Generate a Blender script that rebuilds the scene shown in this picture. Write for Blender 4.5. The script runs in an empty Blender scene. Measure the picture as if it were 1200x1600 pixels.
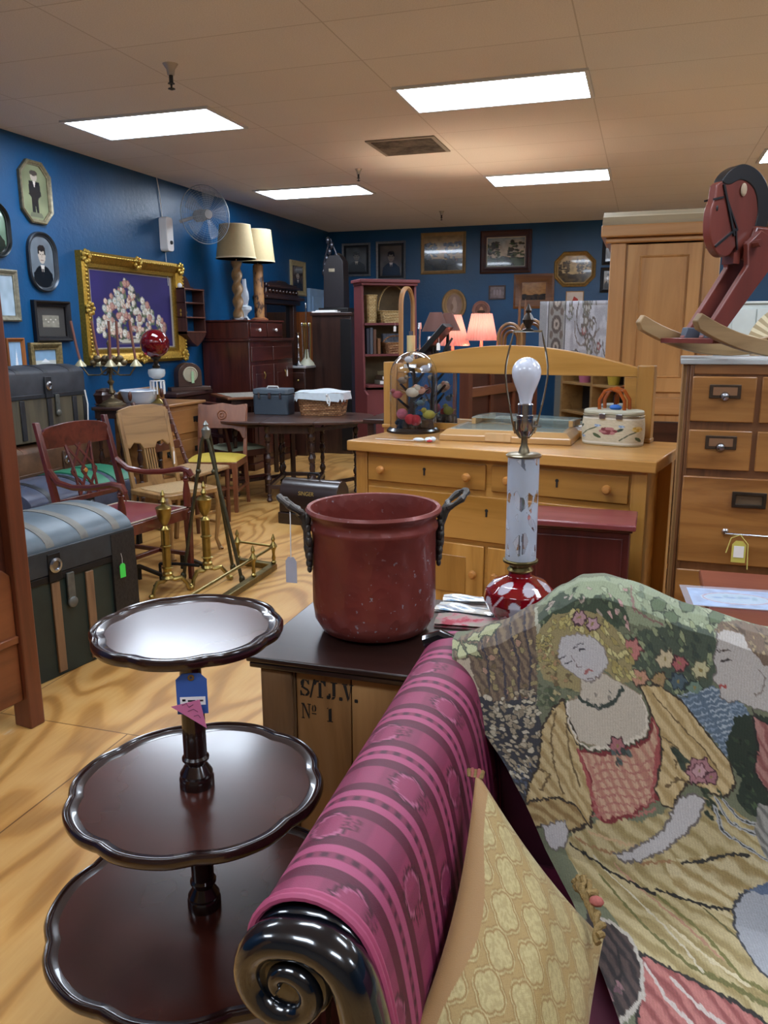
import bpy, bmesh, math, random
import numpy as np
from mathutils import Vector, Matrix, Euler
random.seed(7)
D = bpy.data; S = bpy.context.scene; COL = S.collection; PI = math.pi
# ------------------------------------------------------------------ camera, light, exposure
FPX, YAW, PITCH, ROLL = 1258.4, .30793, .21817, -.00518
CAM = Vector((0, 0, 1.52))
CF = Vector((-math.sin(YAW)*math.cos(PITCH), math.cos(YAW)*math.cos(PITCH), -math.sin(PITCH)))
CR = Vector((math.cos(YAW), math.sin(YAW), 0)); CU = CR.cross(CF)
CR, CU = math.cos(ROLL)*CR + math.sin(ROLL)*CU, -math.sin(ROLL)*CR + math.cos(ROLL)*CU
cam = D.cameras.new('camera'); camo = D.objects.new('camera', cam); COL.objects.link(camo)
camo.matrix_world = Matrix(((CR.x, CU.x, -CF.x, 0), (CR.y, CU.y, -CF.y, 0), (CR.z, CU.z, -CF.z, CAM.z), (0, 0, 0, 1)))
cam.sensor_fit = 'VERTICAL'; cam.sensor_height = 24; cam.lens = FPX/1600*24; cam.clip_start = .02
S.camera = camo
S.view_settings.view_transform = 'Standard'; S.view_settings.look = 'None'
S.view_settings.exposure = 1.3; S.view_settings.gamma = 1; S.view_settings.use_curve_mapping = False
PANEL_STRENGTH = 9.8
W = D.worlds.new('world'); S.world = W; W.use_nodes = True
W.node_tree.nodes['Background'].inputs[0].default_value = (.55, .62, .75, 1)
W.node_tree.nodes['Background'].inputs[1].default_value = .25
def ray(x, y): return CF + (x-600)/FPX*CR - (y-800)/FPX*CU
def atz(x, y, z): d = ray(x, y); return CAM + d*((z-CAM.z)/d.z)
def aty(x, y, Y): d = ray(x, y); return CAM + d*(Y/d.y)
def atx(x, y, X): d = ray(x, y); return CAM + d*(X/d.x)
# ------------------------------------------------------------------ helpers
def hx(h):
    h = h.lstrip('#'); v = [int(h[i:i+2], 16)/255 for i in (0, 2, 4)]
    return tuple(c/12.92 if c <= .04045 else ((c+.055)/1.055)**2.4 for c in v)
MATS = {}
class Mt:
    def __init__(s, name):
        s.m = D.materials.new(name); s.m.use_nodes = True; s.t = s.m.node_tree; s.n = s.t.nodes; s.p = s.n['Principled BSDF']
    def new(s, t, **k):
        n = s.n.new(t)
        for a, b in k.items(): setattr(n, a, b)
        return n
    def link(s, a, b): s.t.links.new(a, b)
    def coords(s, scale=(1, 1, 1), rot=(0, 0, 0)):
        tc = s.new('ShaderNodeTexCoord'); mp = s.new('ShaderNodeMapping'); s.link(tc.outputs['Object'], mp.inputs[0])
        mp.inputs['Scale'].default_value = scale; mp.inputs['Rotation'].default_value = rot; return mp.outputs[0]
    def noise(s, co, scale, detail=4, rough=.55, dist=0):
        n = s.new('ShaderNodeTexNoise'); s.link(co, n.inputs['Vector'])
        n.inputs['Scale'].default_value = scale; n.inputs['Detail'].default_value = detail
        n.inputs['Roughness'].default_value = rough; n.inputs['Distortion'].default_value = dist; return n.outputs[0]
    def ramp(s, fac, stops):
        r = s.new('ShaderNodeValToRGB'); s.link(fac, r.inputs[0]); e = r.color_ramp.elements
        while len(e) < len(stops): e.new(.5)
        for i, (p, c) in enumerate(stops): e[i].position = p; e[i].color = (*hx(c), 1) if isinstance(c, str) else (c, c, c, 1)
        return r.outputs[0]
    def mix(s, f, a, b, mode='MIX'):
        m = s.new('ShaderNodeMix', data_type='RGBA', blend_type=mode)
        for v, i in ((f, 0), (a, 6), (b, 7)):
            if isinstance(v, (int, float)): m.inputs[i].default_value = v
            elif isinstance(v, str): m.inputs[i].default_value = (*hx(v), 1)
            else: s.link(v, m.inputs[i])
        return m.outputs[2]
    def math(s, op, a, b=0):
        m = s.new('ShaderNodeMath', operation=op)
        for v, i in ((a, 0), (b, 1)):
            if isinstance(v, (int, float)): m.inputs[i].default_value = v
            else: s.link(v, m.inputs[i])
        return m.outputs[0]
    def bump(s, h, strength=.2, dist=.01):
        b = s.new('ShaderNodeBump'); b.inputs['Strength'].default_value = strength; b.inputs['Distance'].default_value = dist
        s.link(h, b.inputs['Height']); s.link(b.outputs[0], s.p.inputs['Normal'])
    def set(s, **k):
        for a, v in k.items():
            a = a.replace('_', ' ')
            if a == 'Color': a = 'Base Color'
            if isinstance(v, str): v = (*hx(v), 1)
            if isinstance(v, (int, float, tuple)): s.p.inputs[a].default_value = v
            else: s.link(v, s.p.inputs[a])
        return s.m
def paint(c, rough=.5, metal=0, var=.12, scale=9, coat=0, bump=0, name=None):
    k = ('p', c, rough, metal, var, scale, coat, bump)
    if k in MATS: return MATS[k]
    m = Mt(name or 'paint'); co = m.coords()
    n = m.noise(co, scale, 5)
    dark = m.mix(1.0, c, m.ramp(n, [(.3, 1-var), (.7, 1.0)]), 'MULTIPLY')
    if bump: m.bump(n, bump, .004)
    MATS[k] = m.set(Color=dark, Roughness=rough, Metallic=metal, Coat_Weight=coat); return MATS[k]
def wood(c1, c2, c3=None, axis='x', rough=.4, sc=1.0, coat=0., bump=.06):
    """c1 light, c2 dark grain, along the given local axis"""
    k = ('w', c1, c2, c3, axis, rough, sc, coat)
    if k in MATS: return MATS[k]
    m = Mt('wood'); st = {'x': (1.2, 14, 14), 'y': (14, 1.2, 14), 'z': (14, 14, 1.2)}[axis]
    co = m.coords(tuple(a*sc for a in st)); n = m.noise(co, 1.0, 7, .6, .6)
    big = m.noise(m.coords(tuple(a*sc*.25 for a in st)), 1.0, 3, .5, 1.2)
    col = m.ramp(n, [(.28, c2), (.5, c1), (.75, c3 or c1)])
    col = m.mix(.55, col, m.mix(1.0, col, m.ramp(big, [(.35, .62), (.6, 1.05)]), 'MULTIPLY'))
    m.bump(n, bump, .003)
    MATS[k] = m.set(Color=col, Roughness=rough, Coat_Weight=coat, Coat_Roughness=.15); return MATS[k]
def glass(c='#ffffff', rough=0.02, ior=1.45, name='glass', alpha=None):
    k = ('g', c, rough, ior, alpha)
    if k in MATS: return MATS[k]
    m = Mt(name)
    if alpha is None: MATS[k] = m.set(Color=c, Roughness=rough, Transmission_Weight=1.0, IOR=ior)
    else:
        # thin sheet: mostly see-through with a mirror-like surface
        MATS[k] = m.set(Color=c, Roughness=rough, Alpha=alpha, IOR=1.5, Specular_IOR_Level=.8)
    return MATS[k]
def emit(c, s, name='lit'):
    m = Mt(name); m.set(Color=c, Emission_Color=c, Emission_Strength=s); return m.m
def painted(rough=.6, weave=0, wscale=500, sheen=0, coat=0, metal=0):
    """surface whose pattern is stored on the mesh as the attribute 'Col'"""
    k = ('v', rough, weave, wscale, sheen, coat, metal)
    if k in MATS: return MATS[k]
    m = Mt('patterned'); a = m.new('ShaderNodeAttribute', attribute_name='Col'); c = a.outputs[0]
    if weave:
        n = m.noise(m.coords(), wscale, 2); c = m.mix(1.0, c, m.ramp(n, [(.35, 1-weave), (.65, 1.0)]), 'MULTIPLY'); m.bump(n, .5, .0015)
    MATS[k] = m.set(Color=c, Roughness=rough, Sheen_Weight=sheen, Coat_Weight=coat, Metallic=metal); return MATS[k]

class MB:
    def __init__(s): s.v = []; s.f = []
    def add(s, vs, fs, M=None):
        o = len(s.v); s.v += [tuple(M @ Vector(v)) if M is not None else tuple(v) for v in vs]
        s.f += [tuple(i+o for i in f) for f in fs]; return s
    def box(s, x0, x1, y0, y1, z0, z1, M=None):
        return s.add([(x, y, z) for x in (x0, x1) for y in (y0, y1) for z in (z0, z1)],
                     [(0, 1, 3, 2), (4, 6, 7, 5), (0, 4, 5, 1), (2, 3, 7, 6), (0, 2, 6, 4), (1, 5, 7, 3)], M)
    def bar(s, a, b, w, h=None, up=(0, 0, 1)):
        """square bar between two points"""
        a, b = Vector(a), Vector(b); d = (b-a); L = d.length; d.normalize(); h = h or w
        x = d.cross(Vector(up))
        if x.length < 1e-4: x = d.cross(Vector((0, 1, 0)))
        x.normalize(); y = x.cross(d); M = Matrix(((x.x, d.x, y.x, a.x), (x.y, d.y, y.y, a.y), (x.z, d.z, y.z, a.z), (0, 0, 0, 1)))
        return s.box(-w/2, w/2, 0, L, -h/2, h/2, M)
    def lathe(s, prof, c=(0, 0, 0), n=20, M=None, sx=1, sy=1):
        vs = [(c[0]+r*sx*math.cos(2*PI*i/n), c[1]+r*sy*math.sin(2*PI*i/n), c[2]+z) for r, z in prof for i in range(n)]
        fs = [(j*n+i, j*n+(i+1) % n, (j+1)*n+(i+1) % n, (j+1)*n+i) for j in range(len(prof)-1) for i in range(n)]
        if prof[0][0] > 1e-6: fs.append(tuple(range(n))[::-1])
        if prof[-1][0] > 1e-6: fs.append(tuple((len(prof)-1)*n+i for i in range(n)))
        return s.add(vs, fs, M)
    def tube(s, pts, r, n=8, closed=False, M=None):
        P = [Vector(p) for p in pts]; m = len(P); R = r if isinstance(r, (list, tuple)) else [r]*m
        vs = []; prev = None
        for i in range(m):
            if closed: d = P[(i+1) % m]-P[i-1]
            else: d = P[min(i+1, m-1)]-P[max(i-1, 0)]
            d.normalize()
            if prev is None:
                x = d.cross(Vector((0, 0, 1)));
                if x.length < 1e-3: x = d.cross(Vector((0, 1, 0)))
            else: x = prev - d*prev.dot(d)
            x.normalize(); prev = x; y = d.cross(x)
            vs += [tuple(P[i]+R[i]*(math.cos(2*PI*k/n)*x+math.sin(2*PI*k/n)*y)) for k in range(n)]
        fs = [(j*n+i, j*n+(i+1) % n, ((j+1) % m)*n+(i+1) % n, ((j+1) % m)*n+i) for j in range(m if closed else m-1) for i in range(n)]
        if not closed: fs += [tuple(range(n))[::-1], tuple((m-1)*n+i for i in range(n))]
        return s.add(vs, fs, M)
    def ball(s, c, r, n=12, M=None):
        r = r if isinstance(r, (tuple, list)) else (r, r, r)
        k = max(6, n//2+1); prof = [(max(math.sin(PI*j/k), 1e-7), -math.cos(PI*j/k)) for j in range(k+1)]
        T = Matrix.Translation(c) @ Matrix.Diagonal((*r, 1)); return s.lathe(prof, n=n, M=(M @ T) if M is not None else T)
    def prism(s, poly, d0, d1, plane='xz', M=None):
        n = len(poly); f = {'xz': lambda a, b, d: (a, d, b), 'xy': lambda a, b, d: (a, b, d), 'yz': lambda a, b, d: (d, a, b)}[plane]
        vs = [f(a, b, d0) for a, b in poly]+[f(a, b, d1) for a, b in poly]
        return s.add(vs, [tuple(range(n))[::-1], tuple(range(n, 2*n))]+[(i, (i+1) % n, n+(i+1) % n, n+i) for i in range(n)], M)
    def surf(s, fn, nu, nv, M=None):
        vs = [fn(i/nu, j/nv) for j in range(nv+1) for i in range(nu+1)]; w = nu+1
        return s.add(vs, [(j*w+i, j*w+i+1, (j+1)*w+i+1, (j+1)*w+i) for j in range(nv) for i in range(nu)], M)
    def ring(s, out, prof, plane='xz', M=None, closed=True):
        """sweep a profile [(inset, depth)] round a closed outline [(a,b)] (counter-clockwise)"""
        n = len(out); f = {'xz': lambda a, b, d: (a, d, b), 'xy': lambda a, b, d: (a, b, d)}[plane]; vs = []
        for i in range(n):
            a = Vector(out[i-1]); b = Vector(out[i]); c = Vector(out[(i+1) % n])
            e1 = (b-a).normalized(); e2 = (c-b).normalized(); n1 = Vector((-e1.y, e1.x)); n2 = Vector((-e2.y, e2.x))
            m = (n1+n2); m = m/max(m.dot(n1), .3) if m.length > 1e-6 else n1
            vs += [f(b.x+m.x*t, b.y+m.y*t, d) for t, d in prof]
        k = len(prof); fs = []
        for i in range(n):
            for j in range(k if closed else k-1):
                fs.append((i*k+j, i*k+(j+1) % k, ((i+1) % n)*k+(j+1) % k, ((i+1) % n)*k+j))
        return s.add(vs, fs, M)
    def build(s, name, mat, parent=None, smooth=35, bevel=0, fix=True):
        me = D.meshes.new(name); me.from_pydata(s.v, [], s.f)
        if fix:
            bm = bmesh.new(); bm.from_mesh(me); bmesh.ops.recalc_face_normals(bm, faces=bm.faces); bm.to_mesh(me); bm.free()
        if smooth: me.polygons.foreach_set('use_smooth', [True]*len(me.polygons)); me.set_sharp_from_angle(angle=math.radians(smooth))
        me.materials.append(mat); o = D.objects.new(name, me); COL.objects.link(o)
        if parent: o.parent = parent
        if bevel:
            b = o.modifiers.new('bevel', 'BEVEL'); b.width = bevel; b.segments = 2; b.limit_method = 'ANGLE'; b.angle_limit = .7
        return o
def tag(o, label, cat, group=None, kind=None):
    if label: o['label'] = label
    if cat: o['category'] = cat
    if group: o['group'] = group
    if kind: o['kind'] = kind
    return o
def thing(name, label, cat, loc=(0, 0, 0), rz=0, group=None):
    o = D.objects.new(name, None); COL.objects.link(o); o.location = loc; o.rotation_euler = (0, 0, math.radians(rz)); o.empty_display_size = .05
    return tag(o, label, cat, group)
def solo(mb, name, mat, label, cat, loc=(0, 0, 0), rz=0, group=None, **k):
    o = mb.build(name, mat, **k); o.location = loc; o.rotation_euler = (0, 0, math.radians(rz)); return tag(o, label, cat, group)
def struct(mb, name, mat, **k):
    o = mb.build(name, mat, **k); o['kind'] = 'structure'; return o
def dup(root, loc, rz, label, group=None, scale=None):
    r = root.copy(); COL.objects.link(r); r.location = loc; r.rotation_euler = (0, 0, math.radians(rz)); r['label'] = label
    if scale: r.scale = scale
    if group: r['group'] = group
    def rec(a, b):
        for ch in [o for o in D.objects if o.parent == a]:
            c = ch.copy(); COL.objects.link(c); c.parent = b; rec(ch, c)
    rec(root, r); return r
def part_label(o, l): o['label'] = l; return o

class Cv:
    """a colour pattern drawn with polygons, discs and strokes, later stored on a mesh"""
    def __init__(s, nx, ny, bg, asp=1.0):
        s.nx, s.ny, s.asp = nx, ny, asp
        s.X, s.Y = np.meshgrid(np.linspace(0, 1, nx), np.linspace(0, 1, ny)); s.A = np.zeros((ny, nx, 3)); s.A[:] = hx(bg)
    def nz(s, fx, fy, seed=0):
        r = np.random.RandomState(seed); L = r.rand(int(fy)+3, int(fx)+3); x = s.X*fx; y = s.Y*fy; i = x.astype(int); j = y.astype(int); a = x-i; b = y-j
        a = a*a*(3-2*a); b = b*b*(3-2*b)
        return (L[j, i]*(1-a)+L[j, i+1]*a)*(1-b)+(L[j+1, i]*(1-a)+L[j+1, i+1]*a)*b
    def put(s, m, col):
        if isinstance(col, str): s.A[m] = hx(col)
        else: s.A[m] = col[m] if getattr(col, 'ndim', 0) == 3 else col
        return s
    def inside(s, pts):
        m = np.zeros(s.X.shape, bool); n = len(pts)
        for i in range(n):
            x0, y0 = pts[i-1]; x1, y1 = pts[i]
            if y0 == y1: continue
            c = (y0 > s.Y) != (y1 > s.Y); m ^= c & (s.X < (x1-x0)*(s.Y-y0)/(y1-y0)+x0)
        return m
    def dist(s, pts):
        d = np.full(s.X.shape, 9.); a = s.asp
        for (x0, y0), (x1, y1) in zip(pts[:-1], pts[1:]):
            dx, dy = (x1-x0), (y1-y0)*a; L = dx*dx+dy*dy+1e-12
            t = np.clip(((s.X-x0)*dx+(s.Y-y0)*a*dy)/L, 0, 1); d = np.minimum(d, np.hypot(s.X-x0-t*dx, (s.Y-y0)*a-t*dy))
        return d
    def poly(s, pts, col, edge=None, ew=.004):
        s.put(s.inside(pts), col)
        if edge: s.line(list(pts)+[pts[0]], ew, edge)
        return s
    def line(s, pts, w, col): return s.put(s.dist(pts) < w, col)
    def ell(s, cx, cy, rx, ry, col, ang=0):
        c, k = math.cos(ang), math.sin(ang); x = s.X-cx; y = (s.Y-cy)*s.asp; u = (x*c+y*k)/rx; v = (-x*k+y*c)/(ry*s.asp); return s.put(u*u+v*v < 1, col)
    def two(s, c1, c2, f, lo=.35, hi=.65):
        f = np.clip((f-lo)/(hi-lo), 0, 1)[..., None]; return np.array(hx(c1))*(1-f)+np.array(hx(c2))*f
    def shade(s, amt, fx, fy, seed=0): s.A *= (1-amt+2*amt*s.nz(fx, fy, seed))[..., None]; return s
def colour(o, cv, u=None):
    """store a Cv drawn over an nx*ny vertex grid"""
    a = o.data.color_attributes.new('Col', 'FLOAT_COLOR', 'POINT'); rgba = np.ones((cv.nx*cv.ny, 4), np.float32)
    rgba[:, :3] = np.clip(cv.A.reshape(-1, 3), 0, 1); a.data.foreach_set('color', rgba.ravel()); return o
def canvas(cv, fn, name, mat, parent=None, smooth=80):
    mb = MB().surf(fn, cv.nx-1, cv.ny-1); o = mb.build(name, mat, parent, smooth=0, fix=False)
    o.data.polygons.foreach_set('use_smooth', [True]*len(o.data.polygons)); return colour(o, cv)
def sheet(w, h, y=0): return lambda u, v: ((u-.5)*w, y, (.5-v)*h)
def rrect(w, h, r, n=5):
    out = []
    for cx, cy, a0 in ((w/2-r, h/2-r, 0), (-w/2+r, h/2-r, 90), (-w/2+r, -h/2+r, 180), (w/2-r, -h/2+r, 270)):
        out += [(cx+r*math.cos(math.radians(a0+90*i/n)), cy+r*math.sin(math.radians(a0+90*i/n))) for i in range(n+1)]
    return out
def smoothp(P, n):
    P = [Vector(p) for p in P]; out = []
    L = [0]
    for a, b in zip(P[:-1], P[1:]): L.append(L[-1]+(b-a).length)
    def at(s):
        i = max(j for j in range(len(L)-1) if L[j] <= s+1e-9) if s > 0 else 0
        f_ = (s-L[i])/(L[i+1]-L[i]); p0 = P[max(i-1, 0)]; p1 = P[i]; p2 = P[i+1]; p3 = P[min(i+2, len(P)-1)]
        return .5*((2*p1)+(p2-p0)*f_+(2*p0-5*p1+4*p2-p3)*f_*f_+(3*p1-p0-3*p2+p3)*f_**3)
    return [at(L[-1]*k/n) for k in range(n+1)], L[-1]
def text_mesh(txt, size, mat, parent, loc, rot, name='lettering', ext=.0006, off=0):
    cu = D.curves.new(name, 'FONT'); cu.body = txt; cu.size = size; cu.extrude = ext; cu.offset = off; cu.align_x = 'CENTER'; cu.align_y = 'CENTER'
    t = D.objects.new('t', cu); COL.objects.link(t); bpy.context.view_layer.update()
    me = D.meshes.new_from_object(t.evaluated_get(bpy.context.evaluated_depsgraph_get())); D.objects.remove(t)
    me.materials.clear(); me.materials.append(mat); o = D.objects.new(name, me); COL.objects.link(o); o.parent = parent; o.location = loc; o.rotation_euler = rot; return o
BRASS = paint('#ab9658', .3, 1, .35, 14, name='brass'); OLDBRASS = paint('#8a7a4e', .38, 1, .4, 20, name='old_brass')
SILVER = paint('#c9c9cc', .22, 1, .3, 15, name='silver'); IRON = paint('#2c2a29', .5, .7, .3, 20, name='iron'); STEEL = paint('#a7a9ad', .25, 1, .2, 10, name='steel')
BLACK = paint('#141315', .35, 0, .2, 8, name='black'); PAPER = paint('#e9e6e2', .8, 0, .04, 20, name='paper'); WHITE = paint('#e6e6e6', .5, 0, .05, 5, name='white')
MAHOG = wood('#4a2019', '#250f0c', '#5c2b20', 'z', .3, 1, .3); MAHOGX = wood('#4a2019', '#250f0c', '#5c2b20', 'x', .3, 1, .3)
OAK = wood('#b9853f', '#8f5f27', '#c89650', 'x', .35, 1, .25); OAKZ = wood('#b9853f', '#8f5f27', '#c89650', 'z', .35, 1, .25)
DOAK = wood('#9a6632', '#6a3f1b', '#a8743c', 'x', .38, 1.6, .2); DOAKZ = wood('#8a5a2c', '#5c3718', '#9a6632', 'z', .38, 1, .2)
DARKW = wood('#3a211a', '#1d100d', '#47291f', 'z', .32, 1, .3); DARKWX = wood('#3a211a', '#1d100d', '#47291f', 'x', .32, 1, .3)
REDW = wood('#7a3626', '#4b1d14', '#8a4330', 'z', .35, 1, .2); REDWX = wood('#7a3626', '#4b1d14', '#8a4330', 'x', .35, 1, .2)
def price_tag(parent, loc, w=.025, h=.045, mat=None, rz=0, string=.04, name='price_tag', smat=None):
    M = Matrix.Translation(loc) @ Matrix.Rotation(math.radians(rz), 4, 'Z')
    o = MB().prism([(-w/2, -h), (w/2, -h), (w/2, -w*.3), (w*.25, 0), (-w*.25, 0), (-w/2, -w*.3)], -.0007, .0007, 'xz', M).build(name, mat or PAPER, parent, smooth=0)
    if string: MB().tube([M @ Vector((0, 0, -.006)), M @ Vector((.004, .002, string*.5)), M @ Vector((0, .004, string))], .0009, 5).build('string', smat or PAPER, o)
    return o
# ================================================================== the room
XL, XR, YB, YF, ZC = -4.75, 6.0, 12.2, -3.4, 3.05
def floor_mat():
    m = Mt('plywood'); co = m.coords((1.0, .36, 1), (0, 0, math.radians(14))); a = m.noise(co, 1.5, 2, .45, .5)
    s = m.math('SINE', m.math('MULTIPLY', a, 78.0)); s = m.math('ADD', m.math('MULTIPLY', s, .5), .5)
    fine = m.noise(m.coords((60, 5, 1), (0, 0, math.radians(14))), 1.0, 4)
    c = m.ramp(s, [(.0, '#8a561c'), (.16, '#a56d2c'), (.38, '#c99550'), (1.0, '#d6a866')])
    c = m.mix(.25, c, m.ramp(fine, [(.3, '#b07a36'), (.7, '#deb572')]))
    big = m.noise(m.coords(), .8, 3); c = m.mix(.3, c, m.ramp(big, [(.35, '#b88342'), (.65, '#dcae68')]))
    br = m.new('ShaderNodeTexBrick'); m.link(m.coords((1, 1, 1)), br.inputs['Vector']); br.offset = .5
    for i, v in (('Scale', 1.0), ('Mortar Size', .003), ('Brick Width', 1.22), ('Row Height', 2.44), ('Mortar Smooth', 0)): br.inputs[i].default_value = v
    br.inputs['Color1'].default_value = (1, 1, 1, 1); br.inputs['Color2'].default_value = (.86, .86, .86, 1); br.inputs['Mortar'].default_value = (.35, .3, .25, 1)
    c = m.mix(1.0, c, br.outputs[0], 'MULTIPLY')
    sc = m.noise(m.coords((5, 1.5, 1), (0, 0, -.5)), 1.6, 6, .7); c = m.mix(m.ramp(sc, [(.66, 0.0), (.74, .45)]), c, '#c9bca6')
    m.bump(fine, .05, .002); return m.set(Color=c, Roughness=m.ramp(big, [(.3, .28), (.7, .42)]), Coat_Weight=.25, Coat_Roughness=.25)
def wall_mat():
    m = Mt('blue_wall_paint'); n = m.noise(m.coords(), 26, 3, .6); b = m.noise(m.coords(), 1.3, 3)
    m.bump(n, .35, .006); return m.set(Color=m.ramp(b, [(.3, '#05406a'), (.7, '#085182')]), Roughness=.36)
def ceil_mat():
    m = Mt('ceiling_tile'); co = m.coords(); n = m.noise(co, 140, 3, .7); b = m.noise(co, .7, 3)
    br = m.new('ShaderNodeTexBrick'); mp = m.new('ShaderNodeMapping'); m.link(co, mp.inputs[0]); mp.inputs['Location'].default_value = (.425, .085, 0)
    m.link(mp.outputs[0], br.inputs['Vector']); br.offset = 0
    for i, v in (('Scale', 1.0), ('Mortar Size', .004), ('Brick Width', 1.22), ('Row Height', .61), ('Mortar Smooth', 0)): br.inputs[i].default_value = v
    br.inputs['Color1'].default_value = (1, 1, 1, 1); br.inputs['Color2'].default_value = (.95, .95, .95, 1); br.inputs['Mortar'].default_value = (.72, .7, .68, 1)
    c = m.mix(1.0, m.ramp(b, [(.3, '#e2dedb'), (.7, '#eae6e3')]), br.outputs[0], 'MULTIPLY')
    c = m.mix(1.0, c, m.ramp(n, [(.35, .86), (.6, 1.0)]), 'MULTIPLY'); m.bump(n, .3, .003); return m.set(Color=c, Roughness=.9)
WALL = wall_mat()
struct(MB().box(XL, XR, YF, YB, -.1, 0), 'floor', floor_mat(), smooth=0)
struct(MB().box(XL, XR, YF, YB, ZC, ZC+.1), 'ceiling', ceil_mat(), smooth=0)
struct(MB().box(XL-.1, XL, YF, YB, -.1, ZC+.1), 'wall_left', WALL, smooth=0)
struct(MB().box(XL-.1, XR+.1, YB, YB+.1, -.1, ZC+.1), 'wall_back', WALL, smooth=0)
struct(MB().box(XR, XR+.1, YF, YB, -.1, ZC+.1), 'wall_right', WALL, smooth=0)
struct(MB().box(XL-.1, XR+.1, YF-.1, YF, -.1, ZC+.1), 'wall_front', paint('#8d8578', .7), smooth=0)
# pale blue door on the left wall near the corner
o = struct(MB().box(XL, XL+.05, 11.27, 12.12, 0, 2.17).box(XL+.05, XL+.062, 11.36, 11.64, 1.3, 2.06).box(XL+.05, XL+.062, 11.76, 12.03, 1.3, 2.06).box(XL+.05, XL+.062, 11.36, 12.03, .2, 1.15), 'door_1', paint('#9ec4ea', .5), smooth=0, bevel=.006)
PANEL = emit('#e2efff', PANEL_STRENGTH, 'light_diffuser'); RIM = paint('#d5dade', .5, 0, .05)
def ceiling_light(x, y, label):
    t = thing('ceiling_light', label, 'ceiling light', (x, y, ZC-.012), 0, 'fluorescent ceiling panels')
    MB().box(-.585, .585, -.28, .28, 0, .006).build('diffuser', PANEL, t, smooth=0)
    MB().ring([(-.61, -.305), (.61, -.305), (.61, .305), (-.61, .305)], [(0, .012), (0, -.004), (.024, -.004), (.03, .004), (.03, .012)], 'xy').build('frame', RIM, t, smooth=0)
ceiling_light(-1.025, 5.65, 'large bright ceiling panel nearest the camera, right of centre')
ceiling_light(-3.565, 5.65, 'bright ceiling panel over the left side, nearer the camera')
ceiling_light(-3.565, 8.75, 'bright ceiling panel on the left, farther back beside the fan')
ceiling_light(-1.025, 8.75, 'bright ceiling panel in the centre, farther back over the oak furniture')
ceiling_light(1.49, 8.35, 'ceiling panel cut off by the right edge of the view')
for (x, y, l) in ((1.49, 5.65, 'over the right side near the filing cabinet'), (-3.565, 2.6, 'over the camera side by the left wall'), (-1.025, 2.6, 'over the dumbwaiter'), (1.49, 2.6, 'over the settee'),
                  (-3.565, -.45, 'behind the camera on the left'), (-1.025, -.45, 'right behind the camera'), (1.49, -.45, 'behind the camera on the right'), (4.0, 5.65, 'by the right wall'), (4.0, 1.0, 'by the right wall, near'), (4.0, 8.35, 'by the right wall, far')):
    ceiling_light(x, y, 'ceiling panel '+l)
# vent
t = thing('ceiling_vent', 'grey square air vent grille in the ceiling, dusty', 'vent', (-1.98, 6.96, ZC))
MB().ring([(-.29, -.29), (.29, -.29), (.29, .29), (-.29, .29)], [(0, 0), (0, -.01), (.03, -.012), (.03, 0)], 'xy').build('frame', paint('#8d867e', .6), t, smooth=0)
g = Mt('vent_grille'); n = g.noise(g.coords(), 4, 4, .7); g.set(Color=g.ramp(n, [(.4, '#57514c'), (.6, '#857d75')]), Roughness=.8)
b = MB()
for i in range(13): b.box(-.26, .26, -.25+i*.04, -.235+i*.04, -.008, -.002)
b.build('grille', g.m, t, smooth=0); MB().box(-.26, .26, -.26, .26, -.002, -.0005).build('backing', g.m, t, smooth=0)
def sprinkler(px, py, label, s=1.0):
    p = atz(px, py, ZC); t = thing('fire_sprinkler', label, 'sprinkler', (p.x, p.y, ZC), 0, 'ceiling fire sprinklers')
    MB().lathe([(.045*s, 0), (.04*s, -.006), (.024*s, -.03*s), (.02*s, -.06*s)], n=16).build('escutcheon', paint('#b9b5ae', .4, .3), t)
    MB().lathe([(.012*s, -.055*s), (.012*s, -.1*s), (.02*s, -.102*s), (.02*s, -.106*s)], n=10).lathe([(.007*s, -.1*s), (.005*s, -.13*s)], n=8).lathe([(.02*s, -.13*s), (.022*s, -.134*s), (.005*s, -.14*s)], n=12).build('nozzle', BLACK, t)
sprinkler(266, 100, 'sprinkler head on the ceiling above the left front light panel')
sprinkler(560, 264, 'small sprinkler head above the farther left light panel', .8)
sprinkler(690, 330, 'tiny far sprinkler head near the back wall', .8)
# ================================================================== things on the walls
GOLD = paint('#c39a3e', .35, .8, .45, 60, bump=.5, name='gilt'); BLKFR = paint('#17161a', .35, 0, .2, 12); SILFR = paint('#8b8f94', .4, .5, .3, 30)
PF = [(0, 0), (0, -.75), (.25, -1), (.55, -.8), (.75, -.45), (1, -.4), (1, 0)]
def outline(shape, w, h):
    if shape == 'rect': return [(-w/2, -h/2), (w/2, -h/2), (w/2, h/2), (-w/2, h/2)]
    if shape == 'ell': return [(w/2*math.cos(2*PI*i/40), h/2*math.sin(2*PI*i/40)) for i in range(40)]
    if shape == 'oval': return rrect(w, h, w*.46, 8)
    k = min(w, h)*.27; return [(w/2, -h/2+k), (w/2, h/2-k), (w/2-k, h/2), (-w/2+k, h/2), (-w/2, h/2-k), (-w/2, -h/2+k), (-w/2+k, -h/2), (w/2-k, -h/2)]
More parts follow.
